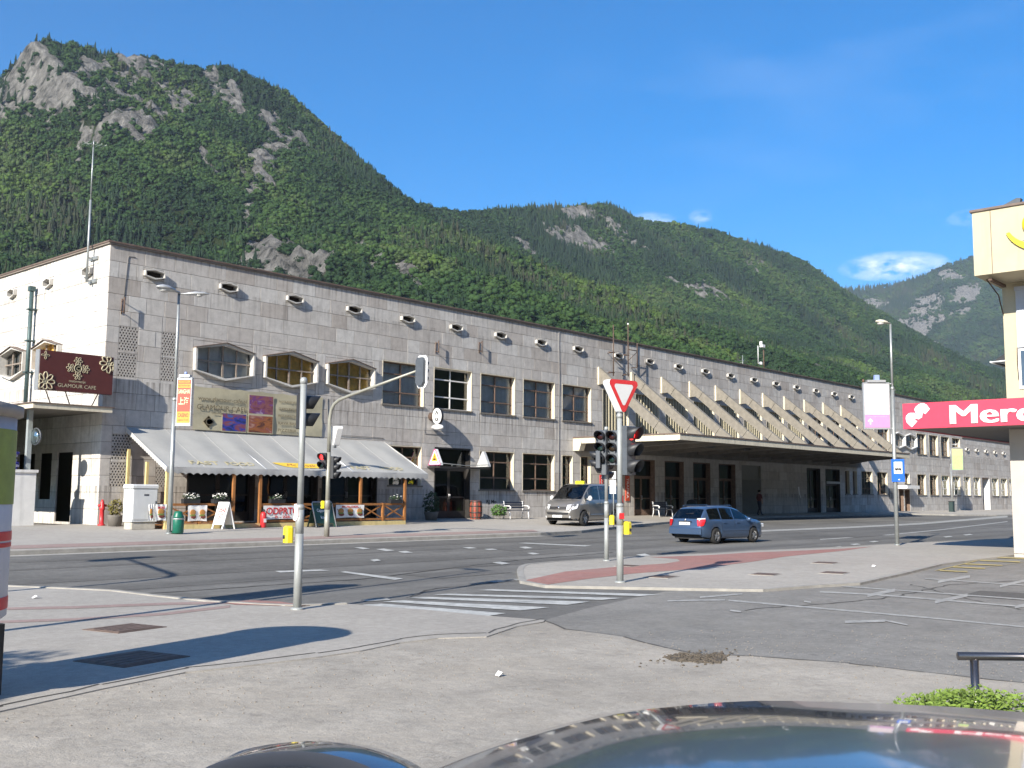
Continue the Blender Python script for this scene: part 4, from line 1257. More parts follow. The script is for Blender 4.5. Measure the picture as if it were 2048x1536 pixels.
for h in VENT: vent(ST, h)
for h in EVENT: vent(ST, h, 'end')
for h in WV: vent(WING, h)
window(ST, UW[0], 'wood', 2, (.27, .70), curtain=M_CURT)
window(ST, UW[1], 'white', 2, (.27, .70), curtain=None, label='window with new white frames')
for h in UW[2:]: window(ST, h, 'wood', 2, (.27, .70), curtain=M_CURT)
for h in LW+L0: window(ST, h, 'wood', 2, (.27, .68), curtain=None)
for h in LN: window(ST, h, 'wood', 1, (.27, .68))
for h in BAYW: window(ST, h, 'wood', 3, (.27, .70), curtain=M_CURT)
for h in FUP: window(ST, h, 'wood', 3, (.27, .72), curtain=M_CURT)
for h in FLW[:2]: window(ST, h, 'wood', 3, (.27, .72))
for h in FLW[2:]: window(ST, h, 'white', 2, (.24, .66), curtain=M_CURT)
for k, h in enumerate(WLW):
    if k == 2: continue
    window(WING, h, 'white', 2, (.24, .66), curtain=M_CURT)
for h in UCN: window(ST, h, 'wood', 1, ())
for h in UCW: window(ST, h, 'wood', 2, (.3, .75))


def doorset(parent, h, transom=None, leaves=2, m=M_WOOD, gl=M_DGLASS, name='door', deep=.3, kick=.35, label=None):
    x0, x1, z0, z1 = h; w = x1-x0; zt = (transom or z1)-z0; hh = z1-z0
    mb = MB(); mb.box(0, .06, .0, deep+.06, 0, hh); mb.box(w-.06, w, .0, deep+.06, 0, hh); mb.box(.06, w-.06, .0, deep+.06, hh-.06, hh)
    if transom: mb.box(.06, w-.06, deep-.04, deep+.06, zt-.05, zt+.05)
    root = mb.build(name, m, parent, label); root.location = (x0, 0, z0)
    lw = (w-.12)/leaves
    for i in range(leaves):
        a = .06+lw*i; b = a+lw; top = zt-.05 if transom else hh-.06
        mb = MB(); s = .085
        mb.box(a+.01, a+s, deep-.02, deep+.03, .02, top); mb.box(b-s, b-.01, deep-.02, deep+.03, .02, top)
        mb.box(a+s, b-s, deep-.02, deep+.03, top-s, top); mb.box(a+s, b-s, deep-.02, deep+.03, .02, .02+kick); mb.box(a+s, b-s, deep-.02, deep+.03, 1.02, 1.08)
        mb.build('leaf', m, root)
        mb = MB(); mb.add([(a+s, deep, kick), (b-s, deep, kick), (b-s, deep, top-s), (a+s, deep, top-s)], [(0, 1, 2, 3)]); mb.build('pane', gl, root, recalc=False)
        mb = MB(); hx = b-s*.5 if i == 0 else a+s*.5; mb.tube([(hx, deep-.02, .95), (hx, deep-.08, .97), (hx, deep-.08, 1.2), (hx, deep-.02, 1.22)], .012, 6); mb.build('handle', mat('steel', (.5, .5, .5), .3, 1.0, var=.05), root)
    if transom:
        mb = MB(); mb.add([(.06, deep, zt+.05), (w-.06, deep, zt+.05), (w-.06, deep, hh-.06), (.06, deep, hh-.06)], [(0, 1, 2, 3)]); mb.build('pane', gl, root, recalc=False)
    return root


M_BLACKW = mat('near_black_wood', (.03, .027, .025), .5, var=.3, scale=8)
doorset(ST, DOOR[0], 3.1, 2, M_BLACKW, label='dark double door under the pub signs')
for h in SHOP: doorset(ST, h, 2.9, 2, M_BLACKW, name='shopfront')
for h in UCD: doorset(ST, h, 2.98, 2, M_WOOD, label=None)
doorset(ST, ENT[0], None, 2, M_BLACKW); doorset(ST, ENT[1], 2.84, 2, M_BLACKW)
doorset(ST, (75.1, 76.2, .6, 2.55), None, 1, M_WOOD, deep=.5); doorset(ST, (76.45, 77.65, .6, 2.55), None, 1, M_WOOD, deep=.5); window(ST, FD[0], 'wood', 1, ())
doorset(WING, WLW[2], None, 1, M_WOOD, deep=.7)
mb = MB()
for (x0, x1, z0, z1) in ((75.05, 76.25, .6, 2.6), (76.4, 77.7, .6, 2.6), (76.4, 77.8, 3.08, 4.1)): mb.box(x1-.05, x1-.003, -.012, .55, z0, z1-.02)
mb.box(74.9, 77.85, -.85, .05, 2.62, 2.92)
mb.build('door_hood', M_WHITEP, ST)
mb = MB(); mb.box(100.2, 100.29, -.01, .75, .6, 3.98); mb.build('door_lining', M_WHITEP, WING)
mb = MB()
x0, x1, z0, z1 = SHUT[0]
for k in range(30): mb.prism([(.12, 2.98-z0-.078*k), (.09, 2.98-z0-.078*k-.03), (.12, 2.98-z0-.078*k-.074)], 'x', .03, x1-x0-.03)
mb.box(0, x1-x0, .05, .2, 3.0-z0, 3.1-z0); mb.box(0, .06, .02, .2, 0, 3.4); mb.box(x1-x0-.06, x1-x0, .02, .2, 0, 3.4); mb.box(.06, x1-x0-.06, .16, .2, 0, 3.4)
o = mb.build('roller_shutter', mat('grey_shutter', (.23, .23, .21), .6, .2, var=.1), ST); o.location = (x0, 0, z0)

# pierced stone grilles: real holes in staggered rows
mb = MB(); back = MB()
for (x0, x1, z0, z1) in GRILLE:
    nx_, nz_ = 6, 9
    cw, ch = (x1-x0)/(nx_+.5), (z1-z0)/nz_
    if x1-x0 < .7: nx_ = 5; cw = (x1-x0)/(nx_+.5)
    back.add([(x0, .14, z0), (x1, .14, z0), (x1, .14, z1), (x0, .14, z1)], [(0, 1, 2, 3)])
    for k in range(nz_):
        off = cw*.5 if k % 2 else 0
        za, zb_ = z0+ch*k, z0+ch*(k+1)
        if off: mb.box(x0, x0+off, -.002, .06, za, zb_)
        else: mb.box(x1-cw*.5, x1, -.002, .06, za, zb_)
        for i in range(nx_):
            xa = x0+off+cw*i; xb = xa+cw; cx, cz = (xa+xb)/2, (za+zb_)/2; r = min(cw, ch)*.36
            out = [(xa, za), (cx, za), (xb, za), (xb, cz), (xb, zb_), (cx, zb_), (xa, zb_), (xa, cz)]
            inn = [(cx+r*math.cos(a), cz+r*math.sin(a)) for a in [math.pi*(1.25+.25*j) for j in range(8)]]
            mb.loft([[(x, -.002, z) for x, z in out], [(x, -.002, z) for x, z in inn], [(x, .06, z) for x, z in inn]], sm=False)
mb.build('pierced_grille', mat('grille_stone', (.38, .355, .325), .9, var=.15, scale=4, streak=.3), ST)
back.build('grille_back', M_DARK, ST)

# deep bays behind the ribs: cream fins in front of dark glass
FINM = None
for j, (x0, x1, z0, z1) in enumerate(BAY):
    mb = MB(); mb.box(0, .03, -.01, .3, 0, z1-z0); mb.box(x1-x0-.03, x1-x0, -.01, .3, 0, z1-z0); mb.box(.03, x1-x0-.03, -.01, .3, z1-z0-.03, z1-z0)
    o = mb.build('fin_bay', M_CREAM, ST); o.location = (x0, 0, z0)
    mb = MB(); mb.box(.03, x1-x0-.03, .29, .30, 0, z1-z0-.03); mb.build('pane', M_DGLASS, o, recalc=False)
    mb = MB(); mb.box(.03, x1-x0-.03, .55, .56, 0, z1-z0-.03); mb.build('backing', M_DARK, o)
    for k in range(8):
        if FINM is None:
            mb = MB(); mb.box(0, .10, 0, .14, 0, z1-z0-.04); f = mb.build('fin', M_FIN, o); FINM = f.data
        else: f = link('fin', FINM, o)
        f.location = (.16+.305*k, .10, .0)

# canopy and the sloping ribs it hangs from
CX0, CX1, CY = 27.94, 73.6, -7.1
mb = MB()
CXF = 59.3; CX1 = 66.3
mb.mi = 1; mb.prism([(CX0+.1, CY+.12), (CXF-.05, CY+.12), (CX1-.1, 0), (CX0+.1, 0)], 'z', 4.86, 5.0)
mb.mi = 0
mb.box(CX0, CXF, CY, CY+.12, 4.74, 5.03); mb.prism([(CXF, CY), (CXF, CY+.12), (CX1-.06, -.01), (CX1+.06, -.01)], 'z', 4.76, 5.03); mb.box(CX0, CX0+.1, CY+.12, -.62, 4.72, 5.03)
mb.mi = 2; mb.prism([(CX0-.04, CY-.04), (CXF+.02, CY-.04), (CX1+.1, -.01), (CX1-.2, -.01), (CXF-.1, CY+.2), (CX0-.04, CY+.2)], 'z', 5.031, 5.10); mb.box(CX0-.04, CX0+.18, CY+.21, 0, 5.03, 5.10)
mb.mi = 0; mb.prism([(0, 5.02), (-.62, 5.02), (-.62, 4.86), (-.42, 4.32), (0, 4.31)], 'x', CX0, CX0+.45)
mb.mi = 1
for k in range(11):
    xx = CX0+2.7+3.33*k; yq = max(CY+.3, CY+.3+(xx-CXF)) if xx > CXF-1 else CY+.3
    mb.prism([(0, 4.86), (yq, 4.86), (yq, 4.78), (0, 4.45)], 'x', xx, xx+.35)
mb.box(CX0+.5, CX1, -.35, -.0, 4.3, 4.86)
mb.build('canopy', [M_CREAM, M_CONC, M_FLASH], ST)
mb = MB()
for k in range(7): mb.box(31+4.4*k, 32+4.4*k, -4.2, -3.7, 4.70, 4.80)
mb.build('canopy_lamp', mat('lamp_housing', (.10, .10, .095), .6), ST)
RIBM = None
for j in range(11):
    x = 30.40+3.30*j if j else 30.38
    if RIBM is None:
        mb = MB()
        segs = ([(0, 9.32), (-.95, 8.55), (-.64, 8.14), (-.42, 8.32), (0, 8.30)], [(-.97, 8.535), (-4.15, 5.965), (-3.82, 5.56), (-.66, 8.125)], [(-4.17, 5.95), (-5.0, 5.3), (-5.0, 5.04), (-4.45, 5.04), (-3.84, 5.545)])
        mb.mi = 0
        for s_ in segs: mb.prism(s_, 'x', 0, .26)
        mb.mi = 1; mb.box(-.14, -.003, -.10, 0, 8.28, 9.32)
        mb.mi = 2; mb.box(-.08, .36, -5.15, -4.3, 5.0, 5.035+.12)
        o = mb.build('rib', [M_RIB, M_CREAM, mat('rib_flashing', (.6, .6, .58), .5)], ST); RIBM = o.data
    else: o = link('rib', RIBM, ST)
    o.location = (x, 0, 0)

# left entrance porch on the end wall
mb = MB(); mb.mi = 1; mb.box(-2.8, -.05, -.70, 8.0, 4.70, 4.80); mb.mi = 0; mb.box(-2.87, 0.0, -.76, -.70, 4.66, 4.83); mb.box(-2.87, -2.8, -.70, 8.0, 4.66, 4.83); mb.mi = 2; mb.box(-2.92, .06, -.8, 8.0, 4.83, 4.87)
mb.build('porch_roof', [M_CREAM, M_CONC, M_FLASH], ST)
mb = MB(); mb.box(-2.95, -2.05, .55, 1.35, .6, 2.46); mb.box(-3.0, -2.0, .5, 1.4, 2.46, 2.56)
mb.build('porch_wall', M_WHITEP, ST)
mb = MB(); mb.box(-2.28, -2.12, .9, 1.06, 2.56, 4.70); mb.box(-2.9, -2.82, 1.4, 8, 2.5, 4.7); mb.box(-2.85, -2.78, 1.4, 7.6, .6, 1.6)
for k in range(5): mb.box(-2.94, -2.90, 1.9+k*1.1, 2.0+k*1.1, 2.5, 4.66)
mb.build('porch_post', mat('pale_metal', (.36, .40, .40), .5, .3, var=.1), ST)
mb = MB(); mb.box(-2.7, -.1, 8.0, 8.1, .5, 4.7); mb.build('porch_back', M_DIM, ST)
mb = MB(); mb.tube([(-.22, 6.05, 5.0), (-.22, 6.05, 10.0)], .082, 10); mb.box(-.33, -.10, 5.95, 6.17, 9.98, 10.18)
for z in (6.6, 7.9, 9.2): mb.box(-.35, .0, 5.92, 6.18, z, z+.05)
mb.build('flue_pipe', mat('blue_green_pipe', (.06, .10, .10), .5, .2, var=.2), ST)
# steel brackets of old flags, conduit lines on the front
M_RUST = mat('rusty_steel', (.12, .08, .06), .8, .3, var=.4, scale=12)
mb = MB()
for (x, z) in ((.55, 8.75), (20.1, 9.35), (17.0, 9.0)):
    mb.cyl((x, -.02, z-.28), (x, -.02, z+.3), .022, n=6); mb.cyl((x, 0, z+.2), (x, -.22, z+.28), .02, n=6); mb.cyl((x, 0, z-.2), (x, -.22, z-.2), .02, n=6); mb.cyl((x, -.22, z-.28), (x, -.22, z+.34), .03, n=6)
mb.build('flag_bracket', M_RUST, ST)
mb = MB()
mb.tube([(.62, -.02, 9.05), (.72, -.02, 10.65), (.74, -.02, 10.72), (1.02, -.02, 10.72)], .012, 5)
mb.tube([(26.62, -.02, 11.0), (26.62, -.02, 10.2), (26.66, -.02, 8.3), (26.62, -.02, 4.2), (26.6, -.02, .7)], .022, 5)
mb.tube([(10.35, -.03, 6.0), (10.4, -.03, 5.1), (10.7, -.03, 4.45), (11.2, -.03, 4.40), (13.7, -.03, 4.38)], .012, 5)
mb.tube([(16.35, -.02, 5.6), (16.35, -.02, 4.72), (18.0, -.02, 4.70)], .012, 5)
mb.build('conduit', mat('grey_conduit', (.24, .23, .22), .7, .2), ST)

# ================================================================== THINGS ON AND BEFORE THE STATION
def facing(d): return math.atan2(d[0], -d[1])          # rz that turns local -Y to direction d


CR = Vector((.666, -.746, 0)); CF = Vector((.746, .666, 0))   # to the right of / away from the viewpoint, on the ground
M_GALV = mat('galvanised_steel', (.36, .38, .375), .45, .55, var=.15, scale=5)
M_GPOLE = mat('grey_painted_pole', (.33, .345, .335), .5, .25, var=.12, scale=4)
M_BLACKP = mat('black_plastic', (.022, .023, .026), .5, var=.2)
M_GREYP = mat('dark_grey_housing', (.075, .085, .098), .5, var=.15)
M_YBOX = mat('yellow_box_paint', (.72, .58, .02), .45, var=.08, coat=.3)
M_RED = mat('sign_red', (.55, .03, .035), .4, var=.08)
M_WHITE = mat('sign_white', (.74, .74, .73), .45, var=.05)
M_BLUE = mat('sign_blue', (.015, .12, .55), .4, var=.06)
M_SILV = mat('silver_frame', (.52, .53, .54), .35, .6, var=.1)
M_LAMPG = mat('lamp_grey', (.42, .43, .43), .4, .3, var=.1)
M_GLOBE = mat('lamp_cover', (.5, .5, .48), .15, var=.1)
M_ORW = mat('orange_brown_wood', (.30, .125, .035), .65, var=.25, scale=7, streak=.4)
M_CREAMW = mat('cream_wood', (.60, .48, .22), .65, var=.12, scale=7, streak=.3)
M_LEAFD = mat('dark_leaves', (.025, .05, .015), .7, var=.5, scale=12)
M_LEAFG = mat('green_leaves', (.06, .13, .025), .7, var=.5, scale=12)
M_LEAFO = mat('orange_green_leaves', (.15, .13, .03), .7, var=.5, scale=12)
M_FLOW = mat('white_flowers', (.75, .74, .68), .8, var=.1)

# brown cafe sign on the porch roof ----------------------------------
t = thing('cafe_sign', 'large brown cafe sign with beige flower ornaments on the porch roof', 'sign', (-1.33, -.65, 5.33))
mb = MB(); mb.mi = 0; mb.box(-1.34, 1.34, 0, .30, 0, 1.38); mb.mi = 1; mb.box(-1.37, -1.34, .01, .31, -.02, 1.4); mb.box(1.34, 1.36, .01, .31, -.02, 1.4)
mb.build('panel', [mat('brown_sign', (.085, .022, .02), .45, var=.12, scale=3), M_SILV], t)
M_BEIGE = mat('beige_ornament', (.42, .37, .25), .6, var=.15)


def flower(name, cx, cz, r, clipx, n=8):
    mb = MB()
    for k in range(n):
        a = 2*math.pi*k/n; c = (cx+r*.62*math.cos(a), cz+r*.62*math.sin(a)); ring = []
        for i in range(11):
            b = 2*math.pi*i/10; u, v = r*.40*math.cos(b), r*.22*math.sin(b)
            ring.append((max(-clipx, min(clipx, c[0]+u*math.cos(a)-v*math.sin(a))), -.012, min(1.36, max(.02, c[1]+u*math.sin(a)+v*math.cos(a)))))
        mb.tube(ring, r*.075, 5)
    mb.ball((max(-clipx, min(clipx, cx)), -.01, cz), (r*.2, .02, r*.2), 8, 4)
    mb.build(name, M_BEIGE, t)


flower('ornament', -1.12, .28, .33, 1.33); flower('ornament', 1.16, 1.12, .34, 1.33); flower('ornament', -1.16, 1.2, .14, 1.33, 4)
for dx, dz in ((0, .26), (0, -.26), (.27, 0), (-.27, 0)): flower('ornament', .02+dx, .84+dz, .155, 1.3, 6)
mb = MB(); mb.lathe([(.12, 0), (.12, -.02), (.15, -.02), (.15, 0)], 20, 'y', (.02, -.003, .84)); mb.build('ornament', M_BEIGE, t)
text('lettering', 'C', M_BEIGE, t, FRONT(.02, -.006, .84), height=.15, bold=.03)
text('lettering', 'restavracija', M_BEIGE, t, FRONT(.02, -.006, .36), width=.6)
text('lettering', 'GLAMOUR CAFE', M_BEIGE, t, FRONT(.02, -.006, .20), width=1.4, height=.13)
mb = MB()
for x in (-1.0, -.3, .9): mb.cyl((x, .2, 0), (x+(.35 if x < .5 else -.1), .5, -.5), .02, n=6)
mb.build('stay', M_RUST, t)

# blue-and-white bundle on the low wall, mirror on the porch post
t = thing('striped_cloth', 'blue and white striped cloth bundle on top of the white porch wall', 'cloth', (-2.75, .95, 2.56))
mb = MB()
for k in range(7):
    mb.mi = k % 2; r = .16+.05*math.sin(k*1.3)
    mb.loft([[(r*1.1*math.cos(a)+.03*math.sin(3*a+k), r*math.sin(a), .09*k) for a in [i*math.pi/6 for i in range(12)]], [(r*1.15*math.cos(a)+.03*math.sin(3*a+k+1), r*1.05*math.sin(a), .09*k+.09) for a in [i*math.pi/6 for i in range(12)]]], caps=True, sm=True)
mb.build('bundle', [mat('blue_cloth', (.045, .045, .32), .9), mat('pale_cloth', (.35, .35, .5), .9)], t)
t = thing('traffic_mirror', 'round traffic mirror on the pale post of the left porch', 'mirror', (-2.02, .72, 3.75))
mb = MB(); mb.lathe([(.02, .0), (.30, -.02), (.32, -.06), (.30, -.09)], 20, 'y'); mb.build('rim', M_GREYP, t)
mb = MB(); mb.lathe([(.01, -.14), (.15, -.125), (.29, -.092)], 20, 'y'); mb.build('face', mat('mirror_glass', (.30, .36, .38), .12, .9, var=.05), t)
t.rotation_euler = (0, 0, facing(-CF-CR*.6))

# advertising banner on the wall ----------------------------------
t = thing('wall_banner', 'creased beige advertising banner with three interior photos above the awning', 'banner', (0, 0, 0))
bx0, bx1, bz0, bz1 = 3.74, 10.1, 4.28, 6.02
mb = MB(); n, m_ = 48, 14
rows = [[(bx0+(bx1-bx0)*i/n, -.035-.022*abs(math.sin(i*.55+j*.8))*(.5+.5*math.sin(i*.13+j*.4))-.012*math.sin(i*.2-j*.6), bz0+(bz1-bz0)*j/m_+(-.04 if j == m_ else 0)*abs(math.sin(i*math.pi/8))) for i in range(n+1)] for j in range(m_+1)]
mb.loft(rows, closed=False, sm=True)
mb.build('sheet', mat('beige_banner', (.40, .365, .255), .8, var=.1, scale=3), t, recalc=False)


def picture(name, cols, scale, seed):
    if name in MATS: return MATS[name]
    m = bpy.data.materials.new(name); m.use_nodes = True; n, l = m.node_tree.nodes, m.node_tree.links
    t_ = n.new('ShaderNodeTexCoord'); mp_ = n.new('ShaderNodeMapping'); mp_.inputs['Location'].default_value = (seed, seed*.7, seed*.3); mp_.inputs['Scale'].default_value = (1, 1, 2.2)
    no = n.new('ShaderNodeTexNoise'); no.inputs['Scale'].default_value = scale; no.inputs['Detail'].default_value = 3; no.inputs['Distortion'].default_value = .8
    l.new(t_.outputs['Object'], mp_.inputs[0]); l.new(mp_.outputs[0], no.inputs['Vector'])
    cr = n.new('ShaderNodeValToRGB'); cr.color_ramp.elements[0].position = .3; cr.color_ramp.elements[1].position = .72
    cr.color_ramp.elements[0].color = (*cols[0], 1); cr.color_ramp.elements[1].color = (*cols[-1], 1)
    for i, c in enumerate(cols[1:-1]):
        e = cr.color_ramp.elements.new(.3+.42*(i+1)/(len(cols)-1)); e.color = (*c, 1)
    l.new(no.outputs['Fac'], cr.inputs[0]); l.new(cr.outputs[0], n['Principled BSDF'].inputs['Base Color']); n['Principled BSDF'].inputs['Roughness'].default_value = .7
    MATS[name] = m; return m


for (x0, x1, z0, z1, nm, cols, sd) in ((6.28, 7.45, 5.08, 5.84, 'purple_lounge_print', [(.10, .02, .06), (.22, .08, .08), (.12, .03, .16), (.38, .3, .36)], 3.0),
                                       (5.04, 6.14, 4.30, 5.0, 'blue_bar_print', [(.01, .015, .05), (.02, .04, .28), (.20, .05, .05), (.03, .10, .35)], 8.0),
                                       (6.28, 7.45, 4.30, 5.0, 'orange_room_print', [(.06, .02, .02), (.28, .10, .03), (.20, .06, .05), (.35, .2, .15)], 5.0)):
    mb = MB(); mb.mi = 1; mb.box(x0-.04, x1+.04, -.088, -.08, z0-.04, z1+.04); mb.mi = 0; mb.box(x0, x1, -.092, -.086, z0, z1)
    mb.build('photo_print', [picture(nm, cols, 2.2, sd), MATS['beige_banner']], t)
M_TXT = mat('banner_ink', (.14, .115, .07), .8)
text('lettering', 'www.glamour-cafe.si', M_TXT, t, FRONT(3.9, -.09, 5.52), width=2.25, height=.21, align='LEFT')
text('lettering', 'GLAMOUR CAFE', M_TXT, t, FRONT(3.86, -.09, 5.2), width=2.3, height=.2, align='LEFT')
text('lettering', 'restavracija - kava bar', M_TXT, t, FRONT(4.5, -.09, 4.98), width=1.1, align='LEFT')
text('lettering', 'C', M_TXT, t, FRONT(4.4, -.09, 4.62), height=.3)
mb = MB(); mb.lathe([(.22, -.088), (.25, -.092), (.25, -.088)], 4, 'y', (4.4, 0, 4.62)); mb.build('lettering', M_TXT, t)
for k, s in enumerate(('NOTRANJI VRT', 'GLAMOUR KLUB', 'RESTAVRACIJA', 'KAVA BAR', 'PIZZERIA')):
    text('lettering', s, M_TXT, t, FRONT(7.75, -.09, 5.66-.3*k), width=.95, height=.12, align='LEFT')

# awning ----------------------------------
AX0, AX1, AYF, AZT, AZF = .97, 13.75, -3.0, 4.22, 2.70
t = thing('awning', 'wide pale grey awning with scalloped edge over the fast food terrace', 'awning', (0, 0, 0))
M_AWN = mat('grey_awning_cloth', (.34, .34, .325), .85, var=.1, scale=.8, bump=.05)
M_AWN2 = mat('shaded_valance_cloth', (.40, .40, .39), .85, var=.1, scale=1.2)
mb = MB(); n, k_ = 60, 10
mb.loft([[(AX0+(AX1-AX0)*i/n, AYF*j/k_, AZT+(AZF-AZT)*j/k_-.07*math.sin(math.pi*j/k_)*(.55+.45*math.cos(i*math.pi*2/7.5))) for i in range(n+1)] for j in range(k_+1)], closed=False, sm=True)
mb.build('cloth', M_AWN, t, recalc=False)
mb = MB()
for i in range(1, 8):
    x = AX0+(AX1-AX0)*i/8
    pts = [(x, AYF*j/8, AZT+(AZF-AZT)*j/8-.07*math.sin(math.pi*j/8)*.8+.012) for j in range(9)]; mb.tube(pts, .006, 4)
mb.build('seam', mat('seam_cloth', (.44, .44, .43), .85), t)
mb = MB(); n = 42*6; drop = .26
xs_ = [AX0+(AX1-AX0)*i/n for i in range(n+1)]
mb.loft([[(x, AYF-.02, AZF+.01) for x in xs_], [(x, AYF-.03-.012*math.sin(x*3.1), AZF-.12) for x in xs_], [(x, AYF-.02-.02*math.sin(x*3.1), AZF-drop+.07*abs(math.cos(i*math.pi/6))) for i, x in enumerate(xs_)]], closed=False, sm=True)
n = 80
for xx in (AX0, AX1):
    q = [(AYF*i/n, AZT+(AZF-AZT)*i/n) for i in range(n+1)]
    mb.loft([[(xx, y, z+.01) for y, z in q], [(xx-.015, y, z-.2+.045*abs(math.cos(i*math.pi/4))) for i, (y, z) in enumerate(q)]], closed=False, sm=True)
mb.build('valance', M_AWN2, t, recalc=False)
mb = MB(); mb.box(AX0, AX1, AYF-.02, AYF+.03, AZF-.02, AZF+.012)
for x in (AX0+.02, 5.2, 9.5, AX1-.02): mb.cyl((x, AYF, AZF), (x, -.02, AZT-.08), .02, n=6)
mb.build('awning_frame', M_SILV, t)
sl = Vector((0, -AYF, AZT-AZF)).normalized(); nr = Vector((0, -sl.z, sl.y))


def SLOPE(x, y):
    z = AZT+(AZF-AZT)*(y/AYF)-.07*math.sin(math.pi*y/AYF)
    return Matrix(((1, 0, 0, x), (0, sl.y, nr.y, y), (0, sl.z, nr.z, z+.035), (0, 0, 0, 1)))


M_AWT = mat('faded_yellow_print', (.45, .40, .24), .8, var=.2, scale=5)
for (s, pa, pb) in (('FAST', 379, 438), ('FOOD', 452, 508), ('FAST', 703, 741), ('FOOD', 762, 805)):
    a, b = gy(pa, 926, -2.62), gy(pb, 930, -2.62)
    text('lettering', s, M_AWT, t, SLOPE((a.x+b.x)/2, -2.62), width=(b.x-a.x), height=.30, bold=.01)
a, b = gy(548, 930, -2.6).x, gy(642, 938, -2.6).x
mb = MB(); pts = [(a, .18), (a+.35, .2), (b, .2), (b, -.22), (a+.75, -.22), (a+.4, -.12)]
M = SLOPE(0, -2.6); mb.M = M; mb.add([(x, y, .004) for x, y in pts], [tuple(range(6))]); mb.build('logo_patch', mat('yellow_print', (.72, .50, .06), .7, var=.1), t, recalc=False)
text('lettering', 'Mc Kiosk', mat('red_brown_print', (.35, .10, .03), .7), t, SLOPE((a+b)/2+.15, -2.6) @ Matrix.Translation((0, 0, .008)), width=(b-a)*.62, height=.2, shear=.3)

# terrace: deck, fence with crossed braces, posts ----------------------------------
FY, FX0, FX1 = -2.92, 1.05, 12.45
DZ = .60
t = thing('terrace_fence', 'orange brown wooden terrace fence with crossed braces below the awning', 'fence', (0, 0, 0))
mb = MB()
for k in range(19): mb.box(FX0, FX1, FY+.02+.15*k, FY+.155+.15*k, PZ(-3)-.1, DZ+.0)
mb.build('deck', M_ORW, t)
posts = [FX0, 2.4, 3.8, 4.98, 6.9, 8.75, 9.95, 11.2, FX1]
for x in posts:
    tall = x in (FX0, 3.8, 4.98, 9.95, 8.75, FX1) and x != 8.75
    mb = MB(); mb.box(x-.05, x+.05, FY-.05, FY+.05, PZ(-3)-.02, 2.62 if tall else 1.42); mb.build('post', M_CREAMW if x < 2 else M_ORW, t)
for y in (-1.5, -.12):
    mb = MB(); mb.box(FX0-.05, FX0+.05, y-.05, y+.05, PZ(y)-.02, 2.9+.5*(y > -1)); mb.build('post', M_CREAMW, t)
mb = MB(); mb.box(1.95, 2.06, -.25, -.14, .6, 2.1); mb.build('post', M_CREAMW, t)


def bay(a, b):
    for z0, z1, nm in ((1.32, 1.41, 'rail'), (.70, .78, 'rail')):
        mb = MB(); mb.box(a+.05, b-.05, FY-.03, FY+.03, z0, z1); mb.build(nm, M_ORW, t)
    w = (b-a)
    for s in (0, 1):
        mb = MB(); za, zb_ = (.78, 1.32) if s else (1.32, .78)
        mb.M = None; d = .03
        mb.prism([(a+.05, za-d), (a+.05, za+d), (b-.05, zb_+d), (b-.05, zb_-d)], 'y', FY-.028+.03*s, FY-.004+.03*s); mb.build('brace', M_ORW, t)


for a, b in zip(posts[:-1], posts[1:]):
    if (a, b) == (3.8, 4.98): continue
    bay(a, b)
for z0, z1 in ((1.32, 1.41), (.70, .78)):
    mb = MB(); mb.box(FX0-.03, FX0+.03, FY+.05, -1.55, z0, z1); mb.build('rail', M_ORW, t); mb = MB(); mb.box(FX0-.03, FX0+.03, -1.45, -.17, z0, z1); mb.build('rail', M_ORW, t)
mb = MB(); mb.box(FX0, FX1, FY-.09, FY-.06, PZ(-3)-.02, DZ+.06); mb.build('skirting', M_CREAMW, t)


def fbanner(px0, px1, z0, z1, lab, words=(), food=0, y=FY-.06):
    x0 = gy(px0, 1020, y).x; x1 = gy(px1, 1020, y).x
    t = thing('fence_banner', lab, 'banner', ((x0+x1)/2, y, z0), 0, 'banners tied to the terrace fence')
    w, h = (x1-x0)/2, z1-z0
    mb = MB(); n = 16
    mb.loft([[(-w+2*w*i/n, -.012*math.sin(i*.9+j), h*j/6+(.03*math.sin(i*math.pi/n) if j == 0 else 0)) for i in range(n+1)] for j in range(7)], closed=False, sm=True)
    mb.build('sheet', M_WHITE, t, recalc=False)
    for s, zz, ww, hh, mm in words: text('lettering', s, mm, t, FRONT(0, -.02, zz*h), width=ww*2*w, height=hh*h, bold=.015)
    for k in range(food):
        cx = -w+2*w*(k+.5)/food
        mb = MB(); mb.mi = 0; mb.ball((cx, -.02, h*.55), (w/food*.62, .012, h*.2), 10, 6); mb.mi = 1; mb.ball((cx, -.024, h*.38), (w/food*.66, .012, h*.07), 10, 4); mb.mi = 2; mb.ball((cx+.03, -.022, h*.28), (w/food*.6, .012, h*.12), 10, 4)
        mb.build('food_print', [mat('bun_print', (.42, .20, .05), .7), mat('salad_print', (.16, .22, .05), .7), mat('meat_print', (.16, .04, .03), .7)], t)
    return t


fbanner(527, 602, .78, 1.32, 'white terrace banner with red ODPRTO lettering behind the grey signal post', (('ODPRTO', .62, .86, .5, M_RED), ('8 - 22h', .2, .4, .18, M_RED)))
fbanner(672, 728, .80, 1.34, 'white banner with burger pictures right of the green menu board', (('BURGER', .86, .6, .14, M_RED),), 3)
fbanner(376, 414, .76, 1.34, 'white banner with sandwich pictures beside the green litter bin', (), 2)
fbanner(311, 333, .80, 1.38, 'narrow white poster on the fence left of the lamp post', (('MENI', .8, .6, .14, M_RED),), 1)
fbanner(297, 307, .80, 1.38, 'narrow white poster on the fence next to the pale cabinet', (), 1)

